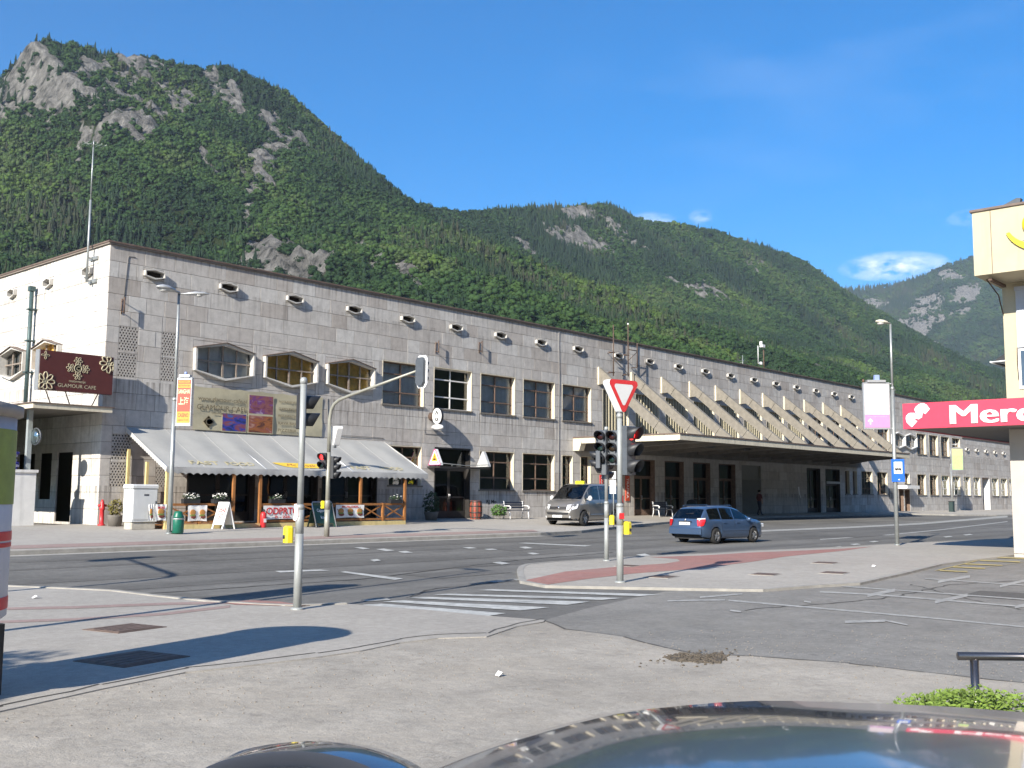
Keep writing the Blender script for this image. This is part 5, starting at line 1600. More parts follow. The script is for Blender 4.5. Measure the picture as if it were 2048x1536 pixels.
for (px, lab) in ((381, 'box of white flowers on the fence behind the green bin'), (440, 'box of white flowers on the fence above the white sandwich board'), (553, 'white flowers on the rail above the ODPRTO banner'), (790, 'white flowers near the right end of the terrace fence')):
    p = gy(px, 1000, FY)
    t = thing('flower_box', lab, 'flower box', (p.x, FY-.02, 1.41), 0, 'flower boxes on the terrace rail')
    mb = MB(); mb.prism([(-.09, -.0), (.09, 0), (.11, .16), (-.11, .16)], 'x', -.33, .33); mb.build('box', M_BLACKP, t)
    mb = MB(); mb.leaves((0, 0, .2), (.34, .14, .12), 130, .05, rnd); mb.build('leaves', M_LEAFD, t, recalc=False)
    mb = MB(); mb.leaves((0, -.02, .27), (.36, .15, .12), 60 if px < 500 else 26, .045, rnd); mb.build('blossom', M_FLOW, t, recalc=False)


def aboard(px, y, rz, lab, m, words, w=.58, h=1.02, spread=.34):
    p = gy(px, 1050, y); t = thing('sandwich_board', lab, 'sandwich board', (p.x, y, PZ(y)+.004), rz)
    for s in (-1, 1):
        mb = MB(); mb.M = Matrix.Rotation(rad(17)*s, 4, 'X') if s < 0 else Matrix.Rotation(rad(17), 4, 'X')
        mb.M = Matrix.Translation((0, s*spread*.86, 0)) @ Matrix.Rotation(rad(17)*s, 4, 'X')
        mb.box(-w/2, w/2, -.015, .015, .16, h); mb.box(-w/2, -w/2+.06, -.015, .015, 0, .16); mb.box(w/2-.06, w/2, -.015, .015, 0, .16)
        mb.build('board', m, t)
    M = Matrix.Translation((0, -spread*.86, 0)) @ Matrix.Rotation(-rad(17), 4, 'X')
    for s, zz, hh, ww, mm in words: text('lettering', s, mm, t, M @ FRONT(0, -.018, zz), width=ww, height=hh, bold=.015)
    return t


aboard(447, -3.35, -math.pi/2+.15, 'white sandwich board with red print before the terrace gap', M_WHITE, (('KEBAB', .72, .17, .46, M_RED), ('GO', .48, .2, .3, M_RED), ('2,50', .3, .1, .3, M_GREYP)))
t = aboard(643, -3.45, .12, 'green menu board in a grey frame behind the two poles', mat('dark_green_board', (.02, .07, .045), .5), (('Cappuccino', .66, .17, .7, M_WHITE), ('kava', .4, .12, .4, M_WHITE)), 1.05, .98, .3)
mb = MB(); mb.M = Matrix.Translation((0, -.3*.86, 0)) @ Matrix.Rotation(-rad(17), 4, 'X')
mb.tube([(-.55, -.02, 0), (-.55, -.02, .95), (-.5, -.02, 1.02), (.5, -.02, 1.02), (.55, -.02, .95), (.55, -.02, 0)], .025, 6); mb.build('tube_frame', M_SILV, t)

p = gy(526, 1056, -3.15); t = thing('fire_extinguisher', 'red extinguisher standing at the foot of the terrace post', 'extinguisher', (p.x, -3.15, PZ(-3.15)+.004))
mb = MB(); mb.lathe([(.10, 0), (.115, .02), (.115, .48), (.09, .56), (.04, .60)], 14); mb.build('cylinder', M_RED, t)
mb = MB(); mb.lathe([(.04, .6), (.045, .66), (.03, .68)], 10); mb.box(-.1, .03, -.02, .02, .67, .70); mb.tube([(.04, 0, .64), (.13, 0, .6), (.13, 0, .3)], .014, 6); mb.build('valve', M_BLACKP, t)
mb = MB(); mb.box(-.06, .06, -.118, -.112, .2, .34); mb.build('sticker', M_WHITE, t)

# hydrant, pot, cabinet, bin, lamp at the left corner ----------------------------------
p = gy(203, 1044, -.42); t = thing('hydrant', 'red fire hydrant at the left corner of the station', 'hydrant', (p.x, -.42, PZ(-.4)))
mb = MB(); mb.lathe([(.13, 0), (.13, .04), (.085, .06), (.075, .55), (.1, .58), (.1, .64), (.085, .68), (.075, .80), (.05, .88), (.02, .94)], 14); mb.build('body', M_RED, t)
for s in (-1, 1):
    mb = MB(); mb.cyl((0, 0, .72), (s*.16, 0, .72), .045, n=10); mb.build('outlet', M_RED, t)
p = gy(230, 1047, -.9); t = thing('potted_shrub', 'orange green shrub in a concrete pot left of the cabinet', 'potted plant', (p.x, -.9, PZ(-.9)))
mb = MB(); mb.lathe([(.22, 0), (.27, .35), (.29, .40), (.25, .40), (.24, .34)], 16); mb.build('pot', M_CONC, t)
mb = MB(); mb.leaves((0, 0, .66), (.28, .28, .32), 420, .05, rnd); mb.build('leaves', M_LEAFO, t, recalc=False)
t = thing('utility_cabinet', 'pale grey utility cabinet on a concrete foot near the left lamp', 'cabinet', (.28, -2.55, PZ(-2.5)), rad(0))
mb = MB(); mb.bbox(-.46, .46, -.26, .26, .0, .26, .03); mb.build('foot', mat('cabinet_foot', (.42, .39, .33), .9, var=.2, scale=5), t)
M_CAB = mat('cabinet_shell', (.60, .61, .60), .5, var=.06, scale=2, streak=.15)
mb = MB(); mb.bbox(-.50, .50, -.30, .30, .26, 1.42, .035); mb.build('shell', M_CAB, t)
mb = MB(); mb.bbox(-.53, .53, -.33, .33, 1.42, 1.56, .05); mb.build('lid', M_CAB, t)
mb = MB(); mb.box(-.44, .44, -.318, -.300, .34, 1.38); mb.build('door', M_CAB, t)
mb = MB(); mb.box(-.05, .13, -.324, -.319, 1.16, 1.22); mb.build('plate', M_GREYP, t)
mb = MB(); mb.box(.38, .42, -.335, -.319, .82, .98); mb.build('handle', M_GREYP, t)


def lamp_post(name, base, h, lab, group, r0=.085, split=.55):
    t = thing(name, lab, 'street lamp', base, 0, group)
    mb = MB(); mb.mi = 0; mb.cyl((0, 0, 0), (0, 0, h*split), r0, r0*.85, 12); mb.cyl((0, 0, h*split), (0, 0, h), r0*.6, r0*.5, 12); mb.lathe([(r0*1.5, 0), (r0*1.5, .03), (r0*1.02, .05)], 12); mb.lathe([(r0*.95, h*split-.02), (r0*.95, h*split+.04), (r0*.6, h*split+.1)], 12)
    mb.build('pole', M_GALV, t)
    return t


def cobra(t, z, d, L=.95, r=.15, m=None):
    d = Vector(d).normalized(); q = Vector((-d.y, d.x, 0))
    mb = MB(); prof = [(0, .05), (.2, .07), (.3, .13), (.55, .17), (.8, .15), (.93, .08), (1, .02)]
    rings = []
    for s, w in prof:
        c = d*(L*s)+Vector((0, 0, z+.06*s)); k = r/.16
        rings.append([c+q*(w*k*math.cos(a))+Vector((0, 0, 1))*(w*k*.55*math.sin(a) if math.sin(a) > 0 else w*k*.3*math.sin(a)) for a in [i*math.pi/5 for i in range(10)]])
    mb.loft(rings, caps=True, sm=True); mb.build('lamp_head', m or M_LAMPG, t)
    mb = MB(); c = d*(L*.65)+Vector((0, 0, z-.01)); mb.ball(tuple(c), (r*.8, r*.8, r*.42), 10, 6); mb.build('lamp_cover', M_GLOBE, t)


LB = Vector((0.0, -5.0, PZ(-5)))
tl = lamp_post('street_lamp', LB, 8.12, 'grey double headed street lamp left of the awning', 'street lamps')
cobra(tl, 8.1, CR*.9+CF*.25, 1.0, .15); cobra(tl, 8.15, -CR*.55-CF*.9, .95, .22)


def adpanel(lab, base, ctr, w, h, d, mats_, name='advert_panel'):
    t = thing(name, lab, 'advertising panel', ctr, facing(d), 'advertising panels on lamp posts')
    mb = MB(); mb.bbox(-w/2, w/2, -.08, .08, -h/2, h/2, .02); mb.build('case', M_SILV, t)
    mb = MB(); mb.box(-w*.34, w*.34, -.13, .13, h/2, h/2+.09); mb.build('hood', M_SILV, t)
    return t


# red and orange restaurant panel
ctr = LB+CR*.345+Vector((0, 0, 4.42))
t = adpanel('narrow red and orange restaurant panel on the double headed lamp', LB, ctr, .54, 1.64, -CF-CR*.1, None)
mb = MB(); mb.box(-.23, .23, -.088, -.080, -.72, .74); mb.build('poster', mat('poster_red', (.55, .06, .03), .5, var=.08), t)
M_ORG = mat('poster_orange', (.78, .30, .03), .5, var=.06)
mb = MB(); mb.box(-.23, .23, -.091, -.088, -.72, -.34); mb.box(-.23, .23, -.091, -.088, .46, .60); mb.box(-.19, .19, -.091, -.088, .64, .71); mb.build('band', M_ORG, t)
M_CRT = mat('poster_cream', (.85, .72, .45), .6)
text('lettering', 'KITAJSKA', M_RED, t, FRONT(0, -.093, .675), width=.3, height=.05); text('lettering', 'RESTAVRACIJA', M_RED, t, FRONT(0, -.093, .53), width=.4, height=.08)
text('lettering', 'SANGHAI', M_CRT, t, FRONT(0, -.091, .34), width=.40, height=.15, bold=.01); text('lettering', '上海', M_CRT, t, FRONT(0, -.091, .02), width=.36, height=.26, bold=.015)
text('lettering', 'CASINO', M_RED, t, FRONT(0, -.093, -.46), width=.36, height=.13, bold=.01); text('lettering', 'odprto 11-23', M_RED, t, FRONT(0, -.093, -.63), width=.36, height=.07)
mb = MB(); mb.box(-.35, -.27, -.02, .02, -.78, -.74); mb.box(-.35, -.27, -.02, .02, .6, .64); mb.build('bracket', M_GALV, t)
mb = MB(); mb.lathe([(.03, .92), (.05, .95), (.05, 1.0), (.02, 1.02)], 10); mb.build('cap_light', mat('pale_blue_plastic', (.25, .32, .6), .4), t)

bn = LB+CR*.27+CF*.05
t = thing('litter_bin', 'green litter bin hung beside the double headed lamp', 'litter bin', (bn.x, bn.y, PZ(bn.y)+.02))
M_BIN = mat('green_plastic', (.006, .12, .075), .4, var=.12)
mb = MB(); mb.lathe([(.15, .0), (.19, .03), (.20, .50), (.19, .52)], 16); mb.build('bucket', M_BIN, t)
mb = MB(); mb.lathe([(.19, .52), (.185, .56), (.14, .66), (.13, .72), (.06, .74)], 16); mb.build('hood', M_BIN, t)
mb = MB(); mb.box(-.23, -.18, -.02, .02, .1, .6); mb.lathe([(.202, .46), (.206, .47), (.206, .50), (.202, .51)], 16); mb.build('bracket', M_GALV, t)

# pub door: hood with two triangular signs, oval sign on the wall ----------------------------------
t = thing('door_hood_shelf', 'thin dark shelf over the pub door carrying the triangular signs', 'door hood', (0, 0, 0))
mb = MB(); mb.box(16.55, 20.1, -.88, -.012, 3.08, 3.15); mb.build('slab', M_BLACKW, t)
mb = MB(); mb.tube([(16.6, -.85, 3.3), (18.3, -.85, 3.22), (20.05, -.85, 3.3)], .015, 5)
for x in (17.4, 19.2): mb.cyl((x, -.85, 3.15), (x, -.85, 3.24), .012, n=5)
mb.build('rod', M_GALV, t)


def trisign(x, lab, front):
    t = thing('triangular_sign', lab, 'pub sign', (x, -.44, 3.2), 0, 'triangular box signs over the pub door')
    mb = MB(); mb.mi = 0; mb.prism([(-.42, 0), (.42, 0), (.42, .06), (.05, .78), (-.05, .78), (-.42, .06)], 'x', 0, .16); mb.build('case', M_WHITE if front else mat('grey_back', (.42, .43, .43), .6), t)
    mb = MB(); mb.cyl((.08, -.1, -.05), (.08, -.1, 0), .02, n=6); mb.cyl((.08, .1, -.05), (.08, .1, 0), .02, n=6); mb.build('foot', M_GALV, t)
    if front:
        mb = MB(); r = [(-.42, 0), (.42, 0), (.42, .06), (.05, .78), (-.05, .78), (-.42, .06)]; i_ = [(-.36, .04), (.36, .04), (.36, .08), (.035, .71), (-.035, .71), (-.36, .08)]
        mb.loft([[(-.004, y, z) for y, z in r], [(-.006, y, z) for y, z in i_]], sm=False); mb.build('border', mat('pink_border', (.45, .10, .22), .5), t)
        mb = MB(); mb.prism([(-.2, .2), (.2, .2), (.17, .3), (.03, .58), (-.03, .58), (-.17, .3)], 'x', -.008, -.001); mb.build('emblem', mat('orange_emblem', (.75, .40, .03), .5), t)
        mb = MB(); mb.prism([(-.1, .25), (.1, .25), (.07, .33), (-.07, .33)], 'x', -.012, -.008); mb.prism([(-.03, .37), (.03, .37), (0, .5)], 'x', -.012, -.008); mb.build('emblem', M_BLACKP, t)
        text('lettering', 'CITY PUB', M_BLACKP, t, WEST(-.008, 0, .12), width=.5, height=.06)


trisign(16.62, 'white triangular pub sign with an orange emblem over the dark door', True); trisign(20.0, 'blank grey back of the triangular sign right of the dark door', False)
t = thing('oval_sign', 'white oval sign with black marks above a small oval plate on the wall', 'pub sign', (16.75, -.42, 5.58))
mb = MB(); mb.lathe([(.001, 0), (.40, 0), (.40, .14), (.001, .14)], 24, 'x'); mb.build('case', M_BLACKP, t).scale = (1, .82, 1)
mb = MB(); mb.lathe([(.001, -.012), (.375, -.012), (.39, -.004), (.39, 0)], 24, 'x'); mb.build('face', M_WHITE, t).scale = (1, .82, 1)
mb = MB(); mb.prism([(-.13, .08), (.13, .08), (.02, .28), (-.02, .28)], 'x', -.022, -.013); mb.prism([(-.14, -.1), (.14, -.1), (.06, -.24), (-.06, -.24)], 'x', -.022, -.013); mb.build('mark', M_BLACKP, t)
mb = MB(); mb.prism([(-.05, .1), (.05, .1), (0, .18)], 'x', -.027, -.022); mb.prism([(-.05, -.13), (.05, -.13), (0, -.21)], 'x', -.027, -.022); mb.build('mark', M_WHITE, t)
mb = MB(); mb.lathe([(.001, 0), (.40, 0), (.40, .12), (.001, .12)], 22, 'x'); o = mb.build('plate', M_WHITE, t); o.scale = (1, .95, .36); o.location = (0, 0, -.54)
mb = MB(); mb.lathe([(.001, .30), (.2, .30), (.2, .41), (.001, .41)], 16, 'y'); mb.cyl((.07, .05, 0), (.07, .4, 0), .025, n=6); mb.build('bracket', M_RUST, t)

# barrel, bench, plants ----------------------------------
M_STAVE = mat('red_stave', (.30, .06, .035), .6, var=.3, scale=9); M_STAVE2 = mat('brown_stave', (.10, .055, .035), .6, var=.3, scale=9)
t = thing('barrel', 'old barrel with red and brown staves right of the pub door', 'barrel', (19.35, -.62, PZ(-.6)))
prof = [(.27, 0), (.31, .2), (.33, .45), (.31, .72), (.27, .92)]
for k in range(16):
    mb = MB(); a0, a1 = 2*math.pi*k/16+.02, 2*math.pi*(k+1)/16-.02
    mb.loft([[(r*math.cos(a), r*math.sin(a), z) for r, z in prof] for a in (a0, (a0+a1)/2, a1)], closed=False, sm=False); mb.build('stave', M_STAVE if k % 2 else M_STAVE2, t, recalc=False)
for z, r in ((.08, .29), (.3, .325), (.62, .323), (.84, .288)):
    mb = MB(); mb.lathe([(r, z), (r+.008, z+.005), (r+.008, z+.05), (r, z+.055)], 18); mb.build('hoop', M_BLACKP, t)
mb = MB(); mb.lathe([(.001, .87), (.268, .87)], 16); mb.build('lid', M_STAVE2, t)


def bench(x, y, rz, lab):
    t = thing('bench', lab, 'bench', (x, y, PZ(y)), rz, 'benches along the station wall')
    for k in range(4):
        mb = MB(); mb.box(-.8, .8, -.42+.1*k, -.34+.1*k, .43, .46); mb.build('seat_slat', mat('blue_black_slat', (.02, .028, .05), .5, var=.2), t)
    for k in range(3):
        mb = MB(); mb.box(-.8, .8, -.01+.02*k, .02+.02*k, .54+.12*k, .63+.12*k); mb.build('back_slat', MATS['blue_black_slat'], t)
    for s in (-.72, .72):
        mb = MB(); mb.tube([(s, -.42, 0), (s, -.40, .2), (s, -.36, .42), (s, 0, .43), (s, .05, .9)], .03, 6); mb.tube([(s, .08, 0), (s, .0, .25), (s, 0, .43)], .03, 6)
        mb.tube([(s, -.05, .66), (s, -.34, .66), (s, -.44, .60), (s, -.42, .53), (s, -.36, .55)], .032, 6); mb.build('cast_end', M_WHITE, t)


bench(22.05, -.75, 0, 'dark slatted bench with white cast ends beside the parked van')
bench(34.9, -1.2, 0, 'bench in the canopy shade right of the traffic signals')


def plant(name, lab, x, y, pot, r, leafm, n, tall):
    t = thing(name, lab, 'potted plant', (x, y, PZ(y)))
    if pot:
        mb = MB(); mb.lathe([(.26, 0), (.34, .34), (.36, .40), (.32, .40), (.30, .34)], 16); mb.build('pot', M_CONC, t)
    mb = MB(); mb.leaves((0, 0, tall), (r, r, tall*.75), n, .075, rnd); mb.build('leaves', leafm, t, recalc=False)
    mb = MB()
    for k in range(4): mb.cyl((0, 0, .2), (rnd.uniform(-.2, .2), rnd.uniform(-.2, .2), tall*1.2), .012, n=5)
    mb.build('stem', M_STAVE2, t)


plant('shrub', 'leafy green plant between the barrel and the bench', 20.75, -.9, False, .42, M_LEAFG, 420, .42)
plant('potted_shrub', 'dark shrub in a round concrete pot left of the pub door', 16.15, -.75, True, .4, M_LEAFD, 520, .78)

# red boards on the wall, notices
t = thing('wall_sign', 'narrow red sign on the wall behind the taxi van', 'sign', (30.55, 0, 0))
mb = MB(); mb.box(-.14, .14, -.05, -.012, 2.1, 3.0); mb.build('board', M_RED, t); text('lettering', 'TRAFIKA', M_WHITE, t, FRONT(0, -.052, 2.55) @ Matrix.Rotation(math.pi/2, 4, 'Z'), width=.75, height=.14)
t = thing('wall_sign', 'tall red sign with vertical lettering at the canopy entrance', 'sign', (33.15, 0, 0))
mb = MB(); mb.box(-.2, .2, -.06, -.012, 1.5, 3.0); mb.build('board', mat('orange_red_board', (.5, .07, .03), .5), t); text('lettering', 'TRAFIKA', M_WHITE, t, FRONT(0, -.062, 2.25) @ Matrix.Rotation(-math.pi/2, 4, 'Z'), width=1.2, height=.2)
for k, z in enumerate((1.75, 2.2)):
    t = thing('notice_board', ('lower', 'upper')[k]+' dark notice board on the wall left of the far door', 'notice board', (73.3, 0, z))
    mb = MB(); mb.box(-.55, .55, -.07, -.012, 0, .42); mb.build('case', M_GREYP, t); mb = MB(); mb.box(-.5, .5, -.075, -.07, .04, .38); mb.build('pane', mat('notice_paper', (.18, .18, .17), .4, var=.5, scale=7), t)
t = thing('notice', 'white torn poster on the wall under the canopy', 'poster', (55.6, 0, 2.0))
mb = MB(); mb.add([(-.2, -.015, .55), (.0, -.03, .6), (.12, -.02, .1), (.28, -.015, -.3), (.12, -.04, -.25), (-.08, -.02, .1)], [(0, 1, 2, 5), (2, 3, 4, 5)]); mb.build('paper', M_WHITE, t, recalc=False)
t = thing('entrance_sign', 'pale sign plate over the glass entrance under the canopy', 'sign', (61.55, 0, 2.9))
mb = MB(); mb.box(-1.25, 1.25, -.08, -.012, -.02, .16); mb.build('plate', mat('pale_plate', (.4, .4, .38), .5), t)
t = thing('graffiti', 'black scribbled letters on the wall above the white ended bench', 'graffiti', (21.15, 0, 1.42))
text('lettering', 'RJ Mo', M_BLACKP, t, FRONT(0, -.012, 0), width=.75, height=.24, bold=.03)
t = thing('litter_bin', 'dark bin standing in the canopy shade near the benches', 'litter bin', (38.3, -1.3, PZ(-1.3)))
mb = MB(); mb.lathe([(.28, 0), (.33, .05), (.34, .8), (.30, .84)], 16); mb.build('bucket', mat('dark_green_bin', (.02, .04, .04), .5), t); mb = MB(); mb.lathe([(.31, .84), (.33, .88), (.2, 1.02), (.05, 1.05)], 16); mb.build('lid', M_BLACKP, t)

# masts and aerials ----------------------------------
t = thing('roof_mast', 'tall steel aerial mast at the left end of the station', 'aerial', (-.28, 1.18, 0))
mb = MB(); mb.cyl((0, 0, 9.72), (0, 0, 12.9), .045, n=8); mb.cyl((0, 0, 12.9), (0, -.0, 15.0), .028, n=8); mb.build('pole', M_GALV, t)
mb = MB(); mb.box(-.02, .28, -.03, .03, 10.62, 10.68); mb.box(-.02, .28, -.03, .03, 9.74, 9.80); mb.box(.2, .28, -.3, .3, 9.7, 9.84); mb.box(.2, .28, -.3, .3, 10.6, 10.72); mb.build('bracket', M_GALV, t)
mb = MB(); mb.cyl((-.3, .1, 15.1), (.4, -.1, 15.1), .006, n=5)
for k in range(5): mb.cyl((-.28+.16*k, .08-.03*k-.3, 15.1), (-.28+.16*k, .08-.03*k+.3, 15.1), .004, n=4)
mb.cyl((0, 0, 15.0), (0, 0, 15.25), .015, n=5); mb.build('antenna', M_SILV, t)
t = thing('wall_aerial', 'rusty aerial frame standing off the wall above the first ribs', 'aerial', (0, 0, 0))
mb = MB()
for x, z0, z1 in ((31.2, 8.85, 11.9), (32.7, 8.95, 12.1), (33.65, 9.6, 11.1)): mb.cyl((x, -.45, z0), (x, -.45, z1), .035, n=6)
for z in (9.05, 10.25): mb.cyl((30.8, -.4, z), (31.3, -.45, z), .03, n=5); mb.cyl((31.2, -.45, z), (31.2, 0, z), .025, n=5); mb.cyl((32.3, -.4, z), (32.8, -.45, z), .03, n=5); mb.cyl((32.7, -.45, z), (32.7, 0, z), .025, n=5)
mb.cyl((32.7, -.45, 10.6), (33.65, -.45, 10.6), .03, n=5); mb.cyl((32.7, -.45, 9.9), (33.65, -.45, 10.55), .02, n=5); mb.cyl((33.65, -.45, 9.6), (33.65, 0, 9.6), .025, n=5); mb.cyl((31.2, -.45, 9.9), (32.7, -.45, 9.1), .015, n=5)
mb.build('frame', M_RUST, t); mb = MB(); mb.ball((32.7, -.45, 12.15), .06, 8, 5); mb.build('tip', M_WHITE, t)
t = thing('roof_aerial', 'thin cross shaped aerial on the roof over the middle ribs', 'aerial', (52.7, 3, 11.2))
mb = MB(); mb.cyl((0, 0, 0), (0, 0, 1.45), .025, n=6); mb.cyl((-.6, 0, 1.0), (.6, 0, 1.0), .015, n=5); mb.cyl((-.3, 0, .8), (.3, 0, 1.15), .012, n=5); mb.build('rod', M_GALV, t)
t = thing('roof_aerial', 'white bracket aerial beside a rusty pole on the roof', 'aerial', (55.2, 3, 11.2))
mb = MB(); mb.cyl((.85, 0, 0), (.85, 0, 2.2), .05, n=6); mb.build('pole', M_RUST, t)
mb = MB(); mb.cyl((-.05, 0, 1.05), (-.05, 0, 2.45), .03, n=6); mb.cyl((-.05, 0, 1.05), (.35, 0, 1.05), .03, n=6); mb.box(.3, .45, -.1, .1, 1.0, 1.2); mb.box(.45, .9, -.12, .12, 2.4, 2.62); mb.box(.4, .52, -.1, .1, 2.55, 2.85); mb.build('antenna', M_WHITE, t)

# ================================================================== TRAFFIC SIGNALS AND SIGNS
LENS = {}


def lens(c, lit):
    k = 'signal_lens_%s%s' % (c, '_lit' if lit else '')
    col = {'red': (.03, .007, .007), 'amber': (.025, .016, .008), 'green': (.007, .022, .018)}[c]
    return mat(k, col, .12, var=.1, coat=.5, emit=((1.0, .03, .03, 2.2) if c == 'red' else (.05, 1, .5, .9)) if lit else None)


def sighead(parent, loc, d, n, dia, lit=None, name='signal_head', plate=False, colors=None, m=None):
    """signal head facing d; loc is its centre"""
    u = dia*1.16; dep = dia*.62
    mb = MB(); mb.bbox(-u/2, u/2, 0, dep, -u*n/2, u*n/2, dia*.08)
    h = mb.build(name, m or M_GREYP, parent); h.location = loc; h.rotation_euler = (0, 0, facing(d))
    colors = colors or {3: ('red', 'amber', 'green'), 2: ('red', 'green'), 1: ('amber',)}[n]
    for i in range(n):
        z = u*(n-1)/2-u*i
        mb = MB(); mb.lathe([(.001, -.035), (dia*.25, -.028), (dia*.43, -.004)], 18, 'y', (0, 0, z)); mb.build('lens', lens(colors[i], lit == i), h, recalc=False)
        mb = MB(); N = 15; L = dia*.95
        arc = [math.pi*(-.28+1.56*k/N) for k in range(N+1)]
        ro, ri = dia*.49, dia*.455
        f = lambda r, y, a: (r*math.cos(a), y, z+r*math.sin(a))
        yl = [-(L*(.45+.55*max(0, math.sin(a)*.5+.5))) for a in arc]
        mb.loft([[f(ro, .0, a) for a in arc], [f(ro, y, a) for a, y in zip(arc, yl)], [f(ri, y, a) for a, y in zip(arc, yl)], [f(ri, .0, a) for a in arc]], closed=False, sm=True)
        mb.build('visor', M_BLACKP, h)
    if plate:
        w, hh = u*.5+.14, u*n/2+.16
        mb = MB(); mb.mi = 0; o = [(-w+.1, -hh), (w-.1, -hh), (w, -hh+.12), (w, hh-.12), (w-.1, hh), (-w+.1, hh), (-w, hh-.12), (-w, -hh+.12)]
        mb.prism(o, 'y', .03, .05); mb.build('back_plate', M_WHITE, h)
        mb = MB(); mb.prism([(x*.72, z*.86) for x, z in o], 'y', .051, dep+.03); mb.build('back_cover', M_GREYP, h)
    return h


def sigpost(lab, base, h, r=.049, name='traffic_signal', group='traffic signal posts'):
    t = thing(name, lab, 'traffic signal', base, 0, group)
    mb = MB(); mb.cyl((0, 0, 0), (0, 0, 1.15), r*1.32, n=16); mb.lathe([(r*1.32, 1.15), (r*1.36, 1.18), (r*1.36, 1.52), (r*1.05, 1.56)], 16) if False else None
    mb.cyl((0, 0, 1.15), (0, 0, 1.56), r*1.32, n=16); mb.lathe([(r*1.36, 1.52), (r*1.36, 1.57), (r*1.0, 1.60)], 16); mb.cyl((0, 0, 1.56), (0, 0, h), r, n=16); mb.lathe([(r*1.15, h-.08), (r*1.2, h-.02), (r*.9, h+.02), (.005, h+.03)], 16)
    mb.lathe([(r*2.1, -.01), (r*2.1, .02), (r*1.4, .035)], 14)
    mb.build('pole', M_GPOLE, t)
    return t


def button(t, loc, d):
    mb = MB(); mb.bbox(-.075, .075, -.13, .0, -.13, .13, .03); o = mb.build('push_button_box', M_YBOX, t); o.location = loc; o.rotation_euler = (0, 0, facing(d))
    mb = MB(); mb.lathe([(.001, -.145), (.03, -.142), (.035, -.13)], 12, 'y', (0, 0, -.04)); mb.build('button', M_BLACKP, o)


B1 = Vector((-8.64, -23.6, ZN))
t = sigpost('grey pedestrian signal post in the left foreground with a yellow button box', B1, 3.55)
sighead(t, CR*.02+CF*.15+Vector((0, 0, 3.05)), CR*1.0+CF*.25, 2, .235, name='pedestrian_head', m=M_BLACKP)
button(t, -CR*.11+Vector((0, 0, 1.14)), -CR*.8-CF*.55)
mb = MB(); mb.prism([(-.07, 1.36), (-.02, 1.34), (.03, 1.42), (.02, 1.55), (-.01, 1.61), (-.06, 1.60), (-.05, 1.48)], 'y', -.074, -.068); o = mb.build('sticker', mat('torn_sticker', (.70, .58, .56), .7, var=.25, scale=14), t); o.rotation_euler = (0, 0, facing(-CF-CR*.5))

B2 = Vector((-1.09, -24.21, ZI))
t = sigpost('signal post under the give way sign with a lit red lamp', B2, 3.42, .054)
h = sighead(t, CR*.24+CF*.02+Vector((0, 0, 2.68)), CR*.72-CF*.69, 3, .29, lit=0)
button(t, CR*.1+Vector((0, 0, 1.1)), CR*.75-CF*.6)
mb = MB(); mb.box(-.055, .055, -.09, -.08, 1.28, 1.40); o = mb.build('sticker', M_RED, t); o.rotation_euler = (0, 0, facing(-CF+CR*.35))
mb = MB(); mb.cyl(tuple(CR*.05+Vector((0, 0, 2.3))), tuple(CR*.2+Vector((0, 0, 2.3))), .02, n=6); mb.cyl(tuple(CR*.05+Vector((0, 0, 3.05))), tuple(CR*.2+Vector((0, 0, 3.05))), .02, n=6); mb.build('bracket', M_GPOLE, t)

B3 = Vector((4.38, -19.81, ZI))
t = sigpost('thinner signal post behind with two black three lamp heads', B3, 3.6, .048)
sighead(t, CR*.155-CF*.1+Vector((0, 0, 3.05)), -CR*.42-CF*.9, 3, .27, lit=None); sighead(t, -CR*.165-CF*.1+Vector((0, 0, 3.05)), -CR*.42-CF*.9, 3, .27, lit=None, colors=('red', 'green', 'green'))
sighead(t, -CR*.30-CF*.22+Vector((0, 0, 2.72)), -CR*1.0+CF*.15, 2, .20, name='pedestrian_head')
sighead(t, CR*.05+CF*.2+Vector((0, 0, 2.42)), CR*.9+CF*.4, 2, .20, name='pedestrian_head')
sighead(t, -CR*.12-CF*.1+Vector((0, 0, 2.45)), -CR*.9+CF*.3, 1, .24, colors=('amber',))
button(t, CR*.09+Vector((0, 0, 1.1)), CR*.9-CF*.3)


def giveway(base, d, lab, group='triangular give way signs'):
    t = thing('give_way_sign', lab, 'road sign', base, facing(d), group)

    def tri(w, h, r):
        pts = []
        for (cx, cz, a0) in ((-w/2+r*1.2, h-r, 90), (0, r*1.8, 210), (w/2-r*1.2, h-r, 330)):
            for k in range(6): a = rad(a0+120*k/5); pts.append((cx+r*math.cos(a), cz+r*math.sin(a)))
        return pts
    o = tri(.80, .72, .07); i_ = [(x*.66, .41+(z-.41)*.66+.02) for x, z in o]
    mb = MB(); mb.prism(o, 'y', -.13, .07); mb.build('light_box', M_WHITE, t)
    mb = MB(); mb.loft([[(x, -.134, z) for x, z in o], [(x, -.138, z) for x, z in i_]], sm=False); mb.build('red_border', M_RED, t)
    mb = MB(); mb.add([(x, -.135, z) for x, z in i_], [tuple(range(len(i_)))]); mb.build('face', mat('sign_face', (.62, .62, .61), .4, var=.04), t, recalc=False)
    mb = MB(); mb.loft([[(x*1.005, -.1315, .41+(z-.41)*1.005) for x, z in o], [(x*.985, -.1345, .41+(z-.41)*.985) for x, z in o]], sm=False); mb.build('rim', M_GREYP, t)
    mb = MB(); mb.cyl((0, 0, -.02), (0, 0, .1), .05, n=10); mb.build('socket', M_GREYP, t)
    return t


giveway(B2+Vector((0, 0, 3.40)), CR*.58-CF*.81, 'red and white give way sign on top of the corner signal post')

# mast arm signal on the far pavement
B4 = Vector((4.22, -8.0, PZ(-8)))


